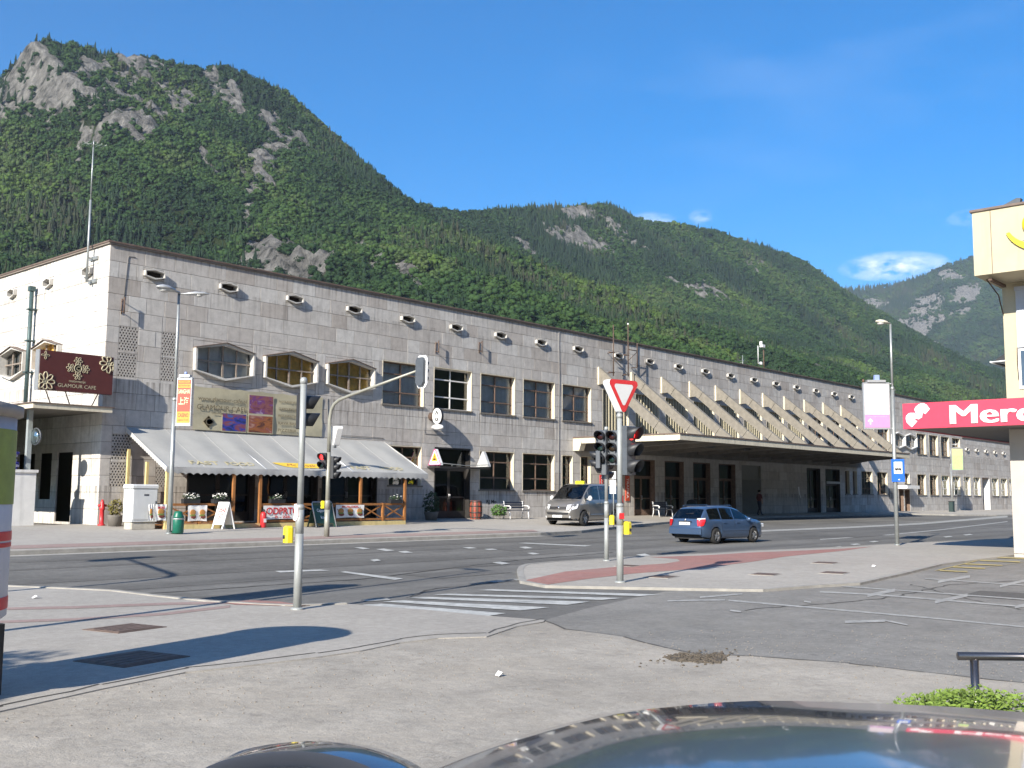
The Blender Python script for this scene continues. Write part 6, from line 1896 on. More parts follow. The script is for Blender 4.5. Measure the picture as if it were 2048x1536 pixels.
def mastarm(base, rz, lab, full=True):
    t = thing('mast_arm_signal', lab, 'traffic signal', base, rz, 'mast arm signals over the road')
    mb = MB(); mb.cyl((0, 0, 0), (0, 0, .95), .095, n=14); mb.lathe([(.1, .93), (.1, 1.2), (.085, 1.25)], 12); mb.cyl((0, 0, .95), (0, 0, 2.9), .075, n=12)
    z = 4.05
    mb.tube([(0, 0, 2.9), (0, 0, z), (0, -.08, z+.33), (.01, -.22, z+.52), (.03, -.48, z+.66), (.06, -1.0, z+.78), (.08, -4.5, z+1.42)], [.068, .065, .063, .06, .058, .055, .04], 12)
    mb.build('mast', mat('olive_grey_pole', (.30, .295, .25), .5, .3, var=.15), t)
    sighead(t, Vector((.05, -4.62, z+1.33)), (1, -.05), 3, .21, plate=True)
    if full:
        sighead(t, -CR*.2-CF*.08+Vector((0, 0, 2.60)), -CR*.35-CF*.95, 2, .24, lit=0, name='pedestrian_head', m=M_BLACKP)
        sighead(t, CR*.24-CF*.02+Vector((0, 0, 2.38)), CR*.95-CF*.3, 3, .22, m=M_BLACKP)
        button(t, -CR*.1+Vector((0, 0, 1.1)), -CR*.8-CF*.3)
    return t


mastarm(B4, 0, 'grey mast arm signal reaching over the road before the awning')
giveway(B4+CR*.20+CF*.05+Vector((0, 0, 3.08)), CR*.86+CF*.5, 'pale give way box seen from behind on the mast arm pole')
t = mastarm((-15.4, -18.9, ZN), math.pi, 'mast arm signal outside the picture on the left', False)

# bus stop, lamp and pink panel on the right
B5 = Vector((20.02, -21.54, ZI))
tr = lamp_post('street_lamp', B5, 8.3, 'tall street lamp carrying the blue bus stop sign', 'street lamps', .078, .70)
d5 = -CR*.95-CF*.3
cobra(tr, 8.3, -CR*.9-CF*.2, .62, .17, mat('cream_lamp', (.62, .58, .46), .4))
t = thing('bus_stop_sign', 'blue bus stop sign with a white square on the right lamp post', 'road sign', B5+CR*.08-CF*.1+Vector((0, 0, 2.76)), facing(-CF-CR*.12))
mb = MB(); mb.bbox(-.235, .235, -.02, .02, -.42, .42, .012); mb.build('plate', M_BLUE, t)
mb = MB(); mb.box(-.15, .15, -.026, -.0205, -.12, .32); mb.build('white_square', M_WHITE, t)
mb = MB(); mb.box(-.115, .115, -.032, -.027, .02, .08); mb.box(-.115, .115, -.032, -.027, .105, .115); mb.box(-.115, -.1, -.032, -.027, .08, .105); mb.box(.1, .115, -.032, -.027, .08, .105); mb.box(-.03, -.015, -.032, -.027, .08, .105); mb.box(.04, .055, -.032, -.027, .08, .105)
for s in (-.07, .07): mb.lathe([(.001, -.032), (.025, -.032), (.025, -.027)], 10, 'y', (s, 0, .015))
mb.build('bus_symbol', M_BLACKP, t)
mb = MB(); mb.ball((.03, -.02, -.34), (.04, .012, .025), 8, 4); mb.build('bolt', M_WHITE, t)
ctr = B5-CR*.62+Vector((0, 0, 5.17))
t = adpanel('large pale pink panel with a lilac foot and arrow on the right lamp', B5, ctr, 1.0, 1.76, -CF-CR*.05, None)
mb = MB(); mb.box(-.45, .45, -.087, -.0805, -.33, .80); mb.build('poster', mat('pale_pink_poster', (.62, .53, .55), .5, var=.05), t)
mb = MB(); mb.box(-.45, .45, -.087, -.0805, -.82, -.332); mb.build('poster_foot', mat('lilac_poster', (.46, .23, .42), .5, var=.06), t)
mb = MB(); mb.prism([(-.28, -.70), (-.28, -.56), (-.35, -.60), (-.35, -.56), (-.26, -.48), (-.17, -.56), (-.17, -.60), (-.24, -.56), (-.24, -.70)], 'y', -.093, -.088); mb.build('arrow', M_WHITE, t)
text('lettering', 'www.oglasi-mesto.si', mat('pink_text', (.6, .42, .55), .6), t, FRONT(0, -.089, -.41), width=.72, height=.045)
mb = MB(); mb.tube([(.5, 0, .84), (.62, 0, .84), (.62, 0, -.84), (.5, 0, -.84)], .022, 6); mb.cyl((.6, 0, .6), (.72, 0, .6), .015, n=5); mb.build('bracket', M_SILV, t)
mb = MB(); mb.box(-.06, .12, -.08, .08, .97, 1.16); mb.build('cap_light', MATS['pale_blue_plastic'], t)
mb = MB(); mb.ball((-.46, 0, .95), (.05, .05, .07), 8, 5); mb.build('knob', M_STAVE2, t)
# far lamp with the green and yellow panel
B6 = Vector((83.5, -1.75, PZ(-1.7)))
lamp = lamp_post('street_lamp', B6, 6.3, 'distant thin lamp post before the flat grey wing', 'street lamps', .07, .7)
cobra(lamp, 6.3, (0, -1, 0), .8, .13)
t = adpanel('distant yellow and green panel on a thin lamp post', B6, B6+CR*.62+Vector((0, 0, 4.95)), 1.12, 2.1, -CF, None)
mb = MB(); mb.box(-.5, .5, -.087, -.0805, -.98, .35); mb.build('poster', mat('pale_green_poster', (.40, .58, .22), .5), t); mb = MB(); mb.prism([(-.5, .352), (.5, .352), (.5, .98), (-.5, .98)], 'y', -.087, -.0805); mb.build('poster_top', mat('pale_yellow_poster', (.65, .60, .24), .5), t)
t = thing('litter_bin', 'small dark green bin beside the distant lamp post', 'litter bin', (82.6, -2.0, PZ(-2)))
mb = MB(); mb.bbox(-.25, .25, -.2, .2, 0, .95, .03); mb.build('bucket', MATS['dark_green_bin'], t); mb = MB(); mb.box(-.28, .28, -.23, .23, .95, 1.0); mb.build('lid', M_BLACKP, t)
# thin post with a pale plate beside the taxi
P = Vector((21.6, -7.45, PZ(-7.4)))
t = thing('parking_sign', 'thin post with a pale plate behind the signal posts by the van', 'road sign', P)
mb = MB(); mb.cyl((0, 0, 0), (0, 0, 2.6), .03, n=8); mb.build('pole', M_GALV, t)
mb = MB(); mb.box(-.2, .2, -.05, -.03, 1.55, 2.2); mb.box(-.06, .2, -.05, -.03, 2.25, 2.6); o = mb.build('plate', M_WHITE, t); o.rotation_euler = (0, 0, facing(-CF-CR*1.2))
# lamp outside the frame whose shadow crosses the zebra
B7 = Vector((-15.9, -23.8, ZN))
lamp = lamp_post('street_lamp', B7, 8.1, 'street lamp outside the picture on the left', 'street lamps')
cobra(lamp, 8.1, (0, 1, 0), 1.0, .15)
t = adpanel('advertising panel outside the picture on the left', B7, B7+Vector((-.2, .62, 4.7)), 1.0, 1.7, (-.6, -.8), None)

# advertising column at the left edge ----------------------------------
cc = Vector((-15.22, -27.05, 0)); dist = math.hypot(cc.x-EYE.x, cc.y-EYE.y)-.02


def colz(py):
    d = ray(16, py); return EYE.z+d.z*dist/math.hypot(d.x, d.y)


t = thing('advertising_column', 'round white advertising column with red bands at the left edge', 'advertising column', (cc.x, cc.y, 0))
R = .71
z_ = [colz(y) for y in (1252, 1232, 1214, 1192, 1092, 1068, 1062, 1008, 862, 838, 815)]
M_COLW = mat('column_white', (.50, .51, .55), .5, var=.05)
mb = MB(); mb.lathe([(.001, z_[0]), (R*.72, z_[0]), (R*.97, z_[1]), (R, z_[1]+.02), (R, z_[9]), (R*1.0, z_[9])], 40); mb.build('drum', M_COLW, t)
mb = MB(); mb.lathe([(R+.004, z_[2]), (R+.006, z_[2]+.01), (R+.006, z_[3]), (R+.004, z_[3]+.01)], 40); mb.lathe([(R+.004, z_[4]), (R+.006, z_[4]+.005), (R+.006, z_[4]+.035), (R+.004, z_[4]+.04)], 40); mb.lathe([(R+.004, z_[4]+.055), (R+.006, z_[4]+.06), (R+.006, z_[6]), (R+.004, z_[6]+.005)], 40); mb.build('red_band', M_RED, t)
mb = MB(); mb.lathe([(R+.002, z_[9]), (R+.05, z_[9]+.02), (R+.05, z_[10]), (R*.5, z_[10]+.1), (.01, z_[10]+.12)], 40); mb.build('cap', mat('column_cap', (.30, .27, .23), .6), t)
mb = MB()
for a0, a1, za, zb_, k in ((-1.3, .15, z_[7], z_[8]-.02, 0), (-1.3, .12, (z_[7]*.38+z_[8]*.62), z_[8]-.08, 1), (.3, 1.6, z_[7], z_[8], 0), (-1.3, .05, z_[3]+.1, z_[4]-.12, 1)):
    base_a = math.atan2(EYE.y-cc.y, EYE.x-cc.x)
    mb.mi = k; aa = [base_a+.55+a0+(a1-a0)*i/14 for i in range(15)]; rr = R+.004+.002*k
    mb.loft([[(rr*math.cos(a), rr*math.sin(a), za+(.12*math.sin(i*.5) if k and za > 1.2 else 0)) for i, a in enumerate(aa)], [(rr*math.cos(a), rr*math.sin(a), zb_) for a in aa]], closed=False, sm=True)
mb.build('poster', [mat('green_poster', (.20, .27, .05), .5, var=.15), mat('blue_poster', (.07, .25, .46), .5, var=.2)], t, recalc=False)
for k in range(4):
    a = math.atan2(-.325, .946)+k*math.pi/2
    mb = MB(); mb.box(R*.86*math.cos(a)-.07, R*.86*math.cos(a)+.07, R*.86*math.sin(a)-.07, R*.86*math.sin(a)+.07, .0, z_[0]+.02); mb.build('leg', M_BLACKP, t)

# ================================================================== SHOP ON THE RIGHT
t = thing('shop_building', 'cream shop building with an overhanging box and red canopy at the right edge', 'shop', (0, 0, 0))
M_YW = mat('cream_wall', (.47, .42, .29), .8, var=.06, scale=1.5, streak=.18); M_BEIG = mat('beige_panel', (.45, .41, .36), .8, var=.08, scale=1.2)
WX, WY = 16.15, -26.70
mb = MB(); mb.box(WX, 34, -60, WY, 4.2, 8.6); mb.build('wall', M_YW, t)
mb = MB(); mb.box(WX+.02, 34, -60, WY-.02, -.1, 4.2); mb.build('base_wall', M_BEIG, t)
for k in range(10):
    mb = MB(); mb.box(WX-.02, WX+.018, WY-.03-1.2*(k+1)+.012, WY-.03-1.2*k, .12, 3.95); mb.build('wall_panel', M_BEIG, t)
mb = MB(); mb.mi = 0; mb.box(14.3, 34.2, -60, -26.46, 8.58, 10.56); mb.mi = 1; mb.box(14.24, 34.3, -60.1, -26.40, 10.56, 10.63)
for k in range(5): mb.mi = 1; mb.box(14.285, 14.30, -27.0-2.0*k, -26.985-2.0*k, 8.58, 10.56)
mb.build('upper_box', [M_YW, M_FLASH], t)
mb = MB(); mb.mi = 1; mb.box(14.3, 26, -60, -24.23, 3.99, 4.72); mb.mi = 0; mb.box(14.22, 14.299, -60, -24.15, 3.96, 4.76); mb.box(14.299, 26, -24.229, -24.15, 3.96, 4.76)
mb.build('red_canopy', [mat('fascia_red', (.62, .045, .085), .4, var=.05), mat('soffit_grey', (.16, .15, .14), .8)], t)
M_FW = mat('fascia_white', (.80, .80, .79), .4, var=.03)
for dx_, dp in ((0, .030), (.035, .026), (-.035, .022), (.018, .018), (-.018, .014)):
    text('lettering', 'Mercator', M_FW, t, WEST(14.205, -25.64+dx_, 4.345), width=4.40, height=.58, depth=dp*2, align='LEFT')
for pts in ([(270, 270), (290, 235), (330, 200), (365, 187), (400, 185), (440, 205), (485, 265), (425, 335), (396, 318), (385, 325), (375, 388), (330, 355), (290, 320)], [(150, 400), (155, 365), (180, 335), (210, 320), (270, 320), (320, 358), (362, 390), (330, 410), (292, 395), (275, 420), (312, 436), (235, 520), (165, 455)]):
    q = [gx(1790+x/6.98, 780+y/6.98, 14.21) for x, y in pts]
    mb = MB(); mb.prism([(p.y, p.z) for p in q], 'x', 14.205, 14.219); mb.build('logo', M_FW, t)
# yellow smile and eyes on the box
M_SM = mat('yellow_logo', (.72, .58, .02), .5, var=.04)
mb = MB(); cy, cz = -28.75, 9.98
arc = [math.pi*(1.08+.84*k/20) for k in range(21)]
r0, r1 = [], []
for i, a in enumerate(arc):
    w = .05+.17*math.sin(math.pi*min(1, max(0, .08+.84*i/20)))
    r0.append((cy+1.35*math.cos(a), cz+.98*math.sin(a))); r1.append((cy+(1.35-w)*math.cos(a), cz+(.98-w)*math.sin(a)))
for i in range(20): mb.prism([r0[i], r0[i+1], r1[i+1], r1[i]], 'x', 14.22, 14.297)
mb.build('logo', M_SM, t)
for s in (-.72, .72):
    mb = MB(); mb.lathe([(.001, -.075), (.13, -.075), (.13, 0)], 18, 'x'); o = mb.build('logo', M_SM, t); o.location = (14.297, cy-s, 9.93); o.scale = (1, 1, 1.85)
mb = MB(); mb.box(14.29, 14.299, cy-1.3, cy+1.2, 9.44, 9.46); mb.build('cable', M_GREYP, t)
# window with outside blind, bracket, awning on the street side
for k in range(3):
    y1 = -27.1-3.2*k
    mb = MB(); mb.box(WX-.04, WX-.002, y1-1.5, y1, 5.2, 8.4); o = mb.build('window', M_WHITEP, t)
    mb = MB(); mb.box(WX-.047, WX-.041, y1-1.42, y1-.08, 5.3, 6.4); mb.build('pane', mat('blue_grey_pane', (.06, .09, .13), .08), o)
    mb = MB(); mb.box(WX-.10, WX-.06, y1-1.46, y1-.02, 6.5, 8.35); mb.box(WX-.16, WX-.04, y1-1.48, y1, 8.3, 8.42); mb.build('blind', mat('blue_grey_blind', (.42, .45, .50), .6, var=.05), o)
    mb = MB(); mb.tube([(WX-.1, y1, 6.5), (WX-.22, y1-.02, 6.0), (WX-.06, y1, 5.5)], .014, 5); mb.build('blind_arm', M_RUST, o)
mb = MB(); mb.mi = 0; mb.add([(17, WY, 6.62), (19.6, WY, 6.62), (19.6, WY+.66, 6.22), (17, WY+.66, 6.22)], [(0, 1, 2, 3)]); mb.add([(17, WY, 6.62), (17, WY+.66, 6.22), (17, WY, 6.05)], [(0, 1, 2)]); mb.mi = 1; mb.cyl((16.95, WY+.68, 6.22), (19.65, WY+.68, 6.22), .035, n=8)
mb.cyl((17, WY, 6.24), (17, WY+.66, 6.22), .025, n=6); mb.build('side_awning', [M_BLACKP, M_WHITE], t, recalc=False)
mb = MB(); mb.box(14.5, 15.9, -26.9, -26.8, 8.42, 8.5); mb.tube([(15.0, -26.6, 8.56), (15.9, -26.66, 8.2), (16.1, -26.72, 7.6)], .02, 5); mb.build('soffit_bracket', M_RUST, t)
for z in (.32, .66):
    mb = MB(); mb.box(WX-.07, WX-.022, -29.5, WY-.42, z, z+.26); o = mb.build('board', mat('cream_board', (.62, .55, .36), .7), t)
    text('lettering', 'Iz Ti', M_STAVE2, o, WEST(WX-.072, WY-.5, z+.13), width=.42, height=.17, bold=.03, align='LEFT')
t = thing('roof_floodlight', 'small dark floodlight on the roof edge of the cream shop', 'floodlight', (14.6, -27.55, 10.63))
mb = MB(); mb.prism([(-.22, .10), (.22, .02), (.24, .10), (-.12, .24), (-.24, .22)], 'x', 0, .22); mb.build('housing', M_GREYP, t); mb = MB(); mb.cyl((.1, 0, 0), (.1, 0, .1), .03, n=6); mb.build('foot', M_GREYP, t)

# ================================================================== VEHICLES
def paint(name, col, metal=.5, rough=.32, coat=1.0):
    return mat(name, col, rough, metal, var=.03, scale=40, coat=coat)


M_TYRE = mat('tyre_rubber', (.018, .018, .018), .85, var=.2, scale=20)
M_RIM = mat('alloy_rim', (.48, .48, .48), .3, .8, var=.1)
M_TRIM = mat('black_trim', (.02, .02, .022), .5, var=.1)
M_CARGL = glass('car_glass', (.26, .30, .31), .10)
M_REDL = mat('tail_red', (.50, .015, .02), .12, var=.1, coat=.6)
M_HEADL = mat('headlight_glass', (.75, .77, .78), .12, .2, var=.1, coat=.8)
M_CABIN = mat('car_cabin', (.03, .03, .03), .9)
M_PLATE = mat('plate_white', (.72, .73, .72), .4, var=.02)
lerp = lambda a, b, t: a+(b-a)*t


def interp(P, x):
    if x <= P[0][0]: return P[0][1]
    for (a, va), (b, vb) in zip(P[:-1], P[1:]):
        if x <= b: return va+(vb-va)*(x-a)/(b-a+1e-9)
    return P[-1][1]


def smooth_interp(P, x):
    s = 0
    for k in (-2, -1, 0, 1, 2): s += interp(P, x+k*.03)
    return s/5


def car(name, lab, cat, loc, rz, S, group=None):
    """one car body lofted from its profile; every visible part is a mesh of its own"""
    t = thing(name, lab, cat, loc, rz, group)
    x0, x1 = S['top'][0][0], S['top'][-1][0]
    xs = set([x0, x1]); n = S.get('n', 64)
    for i in range(n+1): xs.add(x0+(x1-x0)*i/n)
    for w in S['wheels']:
        for k in range(-8, 9): xs.add(w+S['R']*math.sin(math.pi/2*k/8)*.999)
    for a, b in S['side']: xs |= {a, b}
    for k in ('wind', 'rear'):
        if S.get(k): xs |= set(S[k])
    xs = sorted(x for x in xs if x0 <= x <= x1)
    xs = [x for i, x in enumerate(xs) if i == 0 or x-xs[i-1] > .004]
    J = 13; rings = []
    for x in xs:
        zt = smooth_interp(S['top'], x); zb = interp(S['bot'], x); W = smooth_interp(S['wid'], x); zs = min(interp(S['belt'], x), zt-.035)
        wr = min(W*.97, interp(S['roofw'], x))
        for w in S['wheels']:
            if abs(x-w) < S['R']: zb = max(zb, S['rw']+math.sqrt(S['R']**2-(x-w)**2)-.02)
        zb = min(zb, zs-.12); f = lambda q: zb+(zs-zb)*q
        sh = zt-zs
        rings.append([(W*.90, zb), (W*.965, f(.10)), (W*.992, f(.35)), (W, f(.62)), (W*.985, f(.90)), (W*.955, zs), (W*.94 if sh > .2 else W*.94, zs+min(.03, sh*.25)),
                      (lerp(W*.94, wr, .55), zs+sh*.55), (lerp(W*.94, wr, .93), zs+sh*.86), (wr*.94, zs+sh*.955), (wr*.8, zt-.004*min(1, sh*5)), (wr*.4, zt+.008), (0, zt+.012)])
    parts = {}

    def put(key, quad):
        parts.setdefault(key, []).append(quad)
    for i in range(len(xs)-1):
        xm = (xs[i]+xs[i+1])/2
        for j in range(J-1):
            key = 'body'
            if j in (6, 7) and any(a < xm < b for a, b in S['side']): key = 'side_window'
            if j >= 9+S.get('wj', 0) and S.get('wind') and S['wind'][0] < xm < S['wind'][1]: key = 'windscreen'
            if j >= 9 and S.get('rear') and S['rear'][0] < xm < S['rear'][1]: key = 'rear_window'
            for sgn in (1, -1):
                q = [(xs[i], sgn*rings[i][j][0], rings[i][j][1]), (xs[i+1], sgn*rings[i+1][j][0], rings[i+1][j][1]), (xs[i+1], sgn*rings[i+1][j+1][0], rings[i+1][j+1][1]), (xs[i], sgn*rings[i][j+1][0], rings[i][j+1][1])]
                put((key, sgn if key == 'side_window' else 0), q if sgn > 0 else q[::-1])
    for i, rv in ((0, 1), (len(xs)-1, -1)):
        P = [(xs[i], y, z) for y, z in rings[i]]+[(xs[i], -y, z) for y, z in rings[i][::-1]]
        for k in range(len(P)//2-1):
            put(('body', 0), [P[k], P[k+1], P[-2-k], P[-1-k]])
    for (key, sgn), quads in parts.items():
        groups = [quads]
        if key == 'side_window':
            groups = [[q for q in quads if a-.01 < (q[0][0]+q[1][0])/2 < b+.01] for a, b in S['side']]
        for qs in groups:
            if not qs: continue
            mb = MB(); vi = {}
            for q in qs:
                idx = []
                for p in q:
                    kk = (round(p[0], 4), round(p[1], 4), round(p[2], 4))
                    if kk not in vi: vi[kk] = len(mb.v); mb.v.append(p)
                    idx.append(vi[kk])
                idx = [a for k, a in enumerate(idx) if a != idx[k-1]]
                if len(idx) > 2: mb.f.append(tuple(idx)); mb.m.append(0); mb.s.append(True)
            o = mb.build(key, S['paint'] if key == 'body' else M_CARGL, t)
            if key == 'body':
                try: o.data.set_sharp_from_angle(angle=rad(38))
                except Exception: pass
    mb = MB()
    xa, xb = S['wheels']; W = S['W']
    mb.box(x0+.25, x1-.25, -W*.8, W*.8, S['rw']-.12, S['rw']+.18); mb.box(x0+.35, xa-S['R'], -W*.86, W*.86, .24, .6); mb.box(xa+S['R'], xb-S['R'], -W*.87, W*.87, .2, .5); mb.box(xb+S['R'], x1-.3, -W*.84, W*.84, .24, .6)
    mb.box(xa-.3, xb-.5, -W*.8, W*.8, .5, .72)
    for w in S['wheels']:
        mb.box(w-S['R']*.9, w+S['R']*.9, -W*.62, W*.62, .3, .68)
    mb.build('underbody', M_CABIN, t)
    mb = MB()
    for sx in S['seats']:
        for sy in (-.36, .36):
            mb.bbox(sx-.28, sx+.25, sy-.23, sy+.23, .5, .78, .05); mb.bbox(sx-.36, sx-.22, sy-.22, sy+.22, .7, 1.16+S.get('lift', 0), .05); mb.bbox(sx-.37, sx-.27, sy-.12, sy+.12, 1.18+S.get('lift', 0), 1.36+S.get('lift', 0), .03)
    mb.build('seats', mat('seat_cloth', (.07, .07, .075), .9), t)
    for sgn in (1, -1):
        for w in S['wheels']:
            y = sgn*(W-.11); r = S['rw']
            mb = MB(); mb.lathe([(r*.62, -.10), (r*.9, -.105), (r, -.07), (r, .07), (r*.9, .105), (r*.62, .10)], 28, 'y', caps=False); wh = mb.build('wheel', M_TYRE, t); wh.location = (w, y, r)
            mb = MB(); o_ = sgn*.075
            mb.lathe([(r*.60, o_*1.2), (r*.66, o_*1.3), (r*.66, o_*.3), (r*.60, o_*.2)], 28, 'y', caps=False); mb.lathe([(.001, o_*1.05), (r*.16, o_*1.0), (r*.18, o_*.4), (.001, o_*.3)], 14, 'y')
            for k in range(S.get('spokes', 5)):
                a = 2*math.pi*k/S.get('spokes', 5)+.3; c, s = math.cos(a), math.sin(a); wd = r*.10
                mb.add([(c*r*.1-s*wd, o_, s*r*.1+c*wd), (c*r*.1+s*wd, o_, s*r*.1-c*wd), (c*r*.62+s*wd*.8, o_*1.15, s*r*.62-c*wd*.8), (c*r*.62-s*wd*.8, o_*1.15, s*r*.62+c*wd*.8),
                        (c*r*.1-s*wd, o_*.4, s*r*.1+c*wd), (c*r*.1+s*wd, o_*.4, s*r*.1-c*wd), (c*r*.62+s*wd*.8, o_*.5, s*r*.62-c*wd*.8), (c*r*.62-s*wd*.8, o_*.5, s*r*.62+c*wd*.8)],
                       [(0, 1, 2, 3), (0, 4, 5, 1), (1, 5, 6, 2), (3, 2, 6, 7), (0, 3, 7, 4)], False)
            mb.build('rim', M_RIM, wh)
            mb = MB(); mb.lathe([(.001, o_*.1), (r*.6, o_*.1)], 20, 'y'); mb.build('brake_disc', M_TRIM, wh, recalc=False)
        mb = MB(); mx, mz = S['mirror']; mb.ball((mx, sgn*(W+.10), mz), (.075, .12, .085 if W < .93 else .13), 10, 6); mb.cyl((mx+.03, sgn*(W-.06), mz-.04), (mx, sgn*(W+.08), mz-.03), .03, n=6); mb.build('door_mirror', S.get('mirrorm', S['paint']), t)
        mb = MB()
        for hx, hz in S['handles']: mb.bbox(hx-.1, hx+.1, sgn*(W*.985), sgn*(W*.985+.035), hz-.015, hz+.02, .006)
        mb.build('door_handle', S['paint'], t)
        mb = MB()
        for dx, za, zb_ in S['doorlines']:
            ww = smooth_interp(S['wid'], dx)
            mb.loft([[(dx+q, sgn*(ww*k+.0015), z) for k, z in ((.972, za), (.994, lerp(za, zb_, .35)), (1.001, lerp(za, zb_, .62)), (.987, lerp(za, zb_, .9)), (.96, zb_))] for q in (-.006, .006)], closed=False)
        mb.build('door_gap', M_TRIM, t, recalc=False)
    for a, b, z in S.get('mould', []):
        for sgn in (1, -1):
            mb = MB(); mb.loft([[(a+(b-a)*i/10, sgn*(smooth_interp(S['wid'], a+(b-a)*i/10)+.004), z-.03) for i in range(11)], [(a+(b-a)*i/10, sgn*(smooth_interp(S['wid'], a+(b-a)*i/10)+.012), z) for i in range(11)], [(a+(b-a)*i/10, sgn*(smooth_interp(S['wid'], a+(b-a)*i/10)+.004), z+.03) for i in range(11)]], closed=False)
            mb.build('side_moulding', S.get('mouldm', M_TRIM), t, recalc=False)
    return t


# blue estate car driving away to the right
SB = dict(n=70, W=.88, R=.355, rw=.305, wheels=(-1.30, 1.30), paint=paint('blue_grey_paint', (.06, .105, .19), .45, .34),
          top=[(-2.24, .62), (-2.21, .80), (-2.15, .95), (-2.02, 1.13), (-1.86, 1.31), (-1.72, 1.405), (-1.5, 1.45), (-1.0, 1.475), (-.4, 1.48), (.05, 1.455), (.40, 1.37), (.75, 1.20), (1.10, 1.015), (1.25, .965), (1.6, .92), (1.95, .84), (2.15, .73), (2.24, .55)],
          bot=[(-2.24, .36), (-2.1, .28), (-1.7, .22), (1.7, .2), (2.1, .23), (2.24, .32)],
          belt=[(-2.24, .90), (-1.5, .93), (.3, .915), (1.1, .895), (2.24, .86)],
          wid=[(-2.24, .70), (-2.16, .80), (-1.95, .855), (-1.3, .875), (.6, .88), (1.5, .87), (1.9, .80), (2.12, .68), (2.24, .52)],
          roofw=[(-2.24, .74), (-1.7, .63), (-.5, .63), (.3, .62), (1.1, .72), (1.6, .78), (2.24, .6)],
          side=[(-1.72, -.98), (-.92, -.12), (-.06, .86)], wind=(.34, 1.12), rear=(-2.13, -1.79), seats=(.25, -.75), mirror=(.72, .95), handles=[(-.78, .82), (.12, .82)],
          doorlines=[(-.95, .32, .92), (-.09, .3, .91), (1.0, .34, .9)], mould=[(-.9, .9, .52)], mouldm=None)
SB['mouldm'] = SB['paint']
cpos = (gz(1425, 1088, 0)+gz(1500, 1083, 0))/2
SB_T = t = car('estate_car', 'blue estate car driving away along the main road', 'car', (17.5, -15.5, RZ(-15.5)), rad(-5), SB)
for s in (-1, 1):
    mb = MB(); mb.loft([[(-2.235, s*.60, .98), (-2.16, s*.78, .99), (-2.02, s*.845, 1.0)], [(-2.255, s*.60, .86), (-2.20, s*.795, .86), (-2.06, s*.868, .88)], [(-2.27, s*.64, .70), (-2.21, s*.77, .69), (-2.13, s*.835, .72)]], closed=False, sm=True)
    mb.build('tail_light', M_REDL, t, recalc=False)
    mb = MB(); mb.loft([[(-2.243, s*.60, .995), (-2.17, s*.775, 1.005), (-2.03, s*.842, 1.015)], [(-2.245, s*.60, .955), (-2.175, s*.782, .965), (-2.035, s*.85, .972)]], closed=False); mb.build('indicator', mat('clear_lamp', (.7, .66, .6), .15), t, recalc=False)
    mb = MB(); mb.bbox(1.9, 2.2, s*.42, s*.74, .62, .76, .03); mb.build('headlight', M_HEADL, t)
mb = MB(); mb.bbox(-2.30, -2.16, -.79, .79, .38, .64, .05); mb.build('bumper', SB['paint'], t)
mb = MB(); mb.bbox(2.1, 2.27, -.6, .6, .3, .56, .05); mb.build('bumper', SB['paint'], t)
mb = MB(); mb.box(-2.262, -2.25, -.26, .26, .735, .845); o = mb.build('number_plate', M_PLATE, t)
text('lettering', 'KR 64-8RN', M_BLACKP, o, WEST(-2.263, 0, .79), width=.42, height=.06)
mb = MB(); mb.box(-2.245, -2.225, -.32, .32, .855, .885); mb.build('plate_recess', M_TRIM, t)
mb = MB(); mb.lathe([(.001, -2.235), (.035, -2.232), (.04, -2.22)], 12, 'x', (0, 0, .925)); mb.build('badge', M_RIM, t)
mb = MB(); mb.tube([(-2.02, .1, 1.17), (-2.0, -.25, 1.19)], .012, 5); mb.build('wiper', M_TRIM, t)
for s in (-1, 1):
    mb = MB(); mb.tube([(-1.6, s*.58, 1.455), (-1.5, s*.58, 1.495), (.0, s*.58, 1.51), (.12, s*.57, 1.47)], .014, 6); mb.build('roof_rail', SB['paint'], t)

SB_T.scale = (.95, .95, .95)
# grey taxi van parked on the far pavement, facing left
ST5 = dict(n=76, W=.95, R=.40, rw=.335, wheels=(-1.52, 1.48), paint=paint('grey_brown_paint', (.27, .255, .235), .6, .36), lift=.35, wj=0, spokes=5,
           top=[(-2.44, .62), (-2.42, 1.0), (-2.38, 1.45), (-2.30, 1.80), (-2.18, 1.92), (-1.8, 1.955), (-.5, 1.97), (.45, 1.96), (.72, 1.91), (.95, 1.78), (1.25, 1.53), (1.55, 1.25), (1.66, 1.18), (1.95, 1.115), (2.18, 1.02), (2.34, .86), (2.42, .62)],
           bot=[(-2.44, .42), (-2.2, .32), (-1.7, .25), (1.7, .25), (2.2, .28), (2.42, .36)],
           belt=[(-2.44, 1.16), (-.6, 1.18), (.9, 1.16), (1.5, 1.10), (2.42, .95)],
           wid=[(-2.44, .84), (-2.36, .91), (-2.0, .945), (0, .952), (1.4, .948), (1.9, .90), (2.2, .80), (2.36, .70), (2.42, .60)],
           roofw=[(-2.44, .78), (-2.2, .76), (.5, .76), (.9, .76), (1.6, .84), (2.42, .65)],
           side=[(-2.2, -1.28), (-1.2, -.02), (.06, 1.02), (1.08, 1.42)], wind=(.72, 1.60), rear=(-2.40, -2.26), seats=(.55, -.5, -1.45), mirror=(1.22, 1.26), mirrorm=mat('pale_mirror', (.62, .62, .61), .3, .2, coat=.6), handles=[(.2, 1.02), (-.15, 1.02)],
           doorlines=[(.02, .4, 1.17), (1.06, .42, 1.14), (-1.24, .4, 1.17)], mould=[(-1.0, 1.0, .50)], mouldm=None)
ST5['mouldm'] = ST5['paint']
vx, vy = 21.75, -5.55
t = car('taxi_van', 'grey brown taxi van with a yellow roof sign parked on the far pavement', 'van', (vx, vy, PZ(vy)), math.pi+rad(8), ST5)
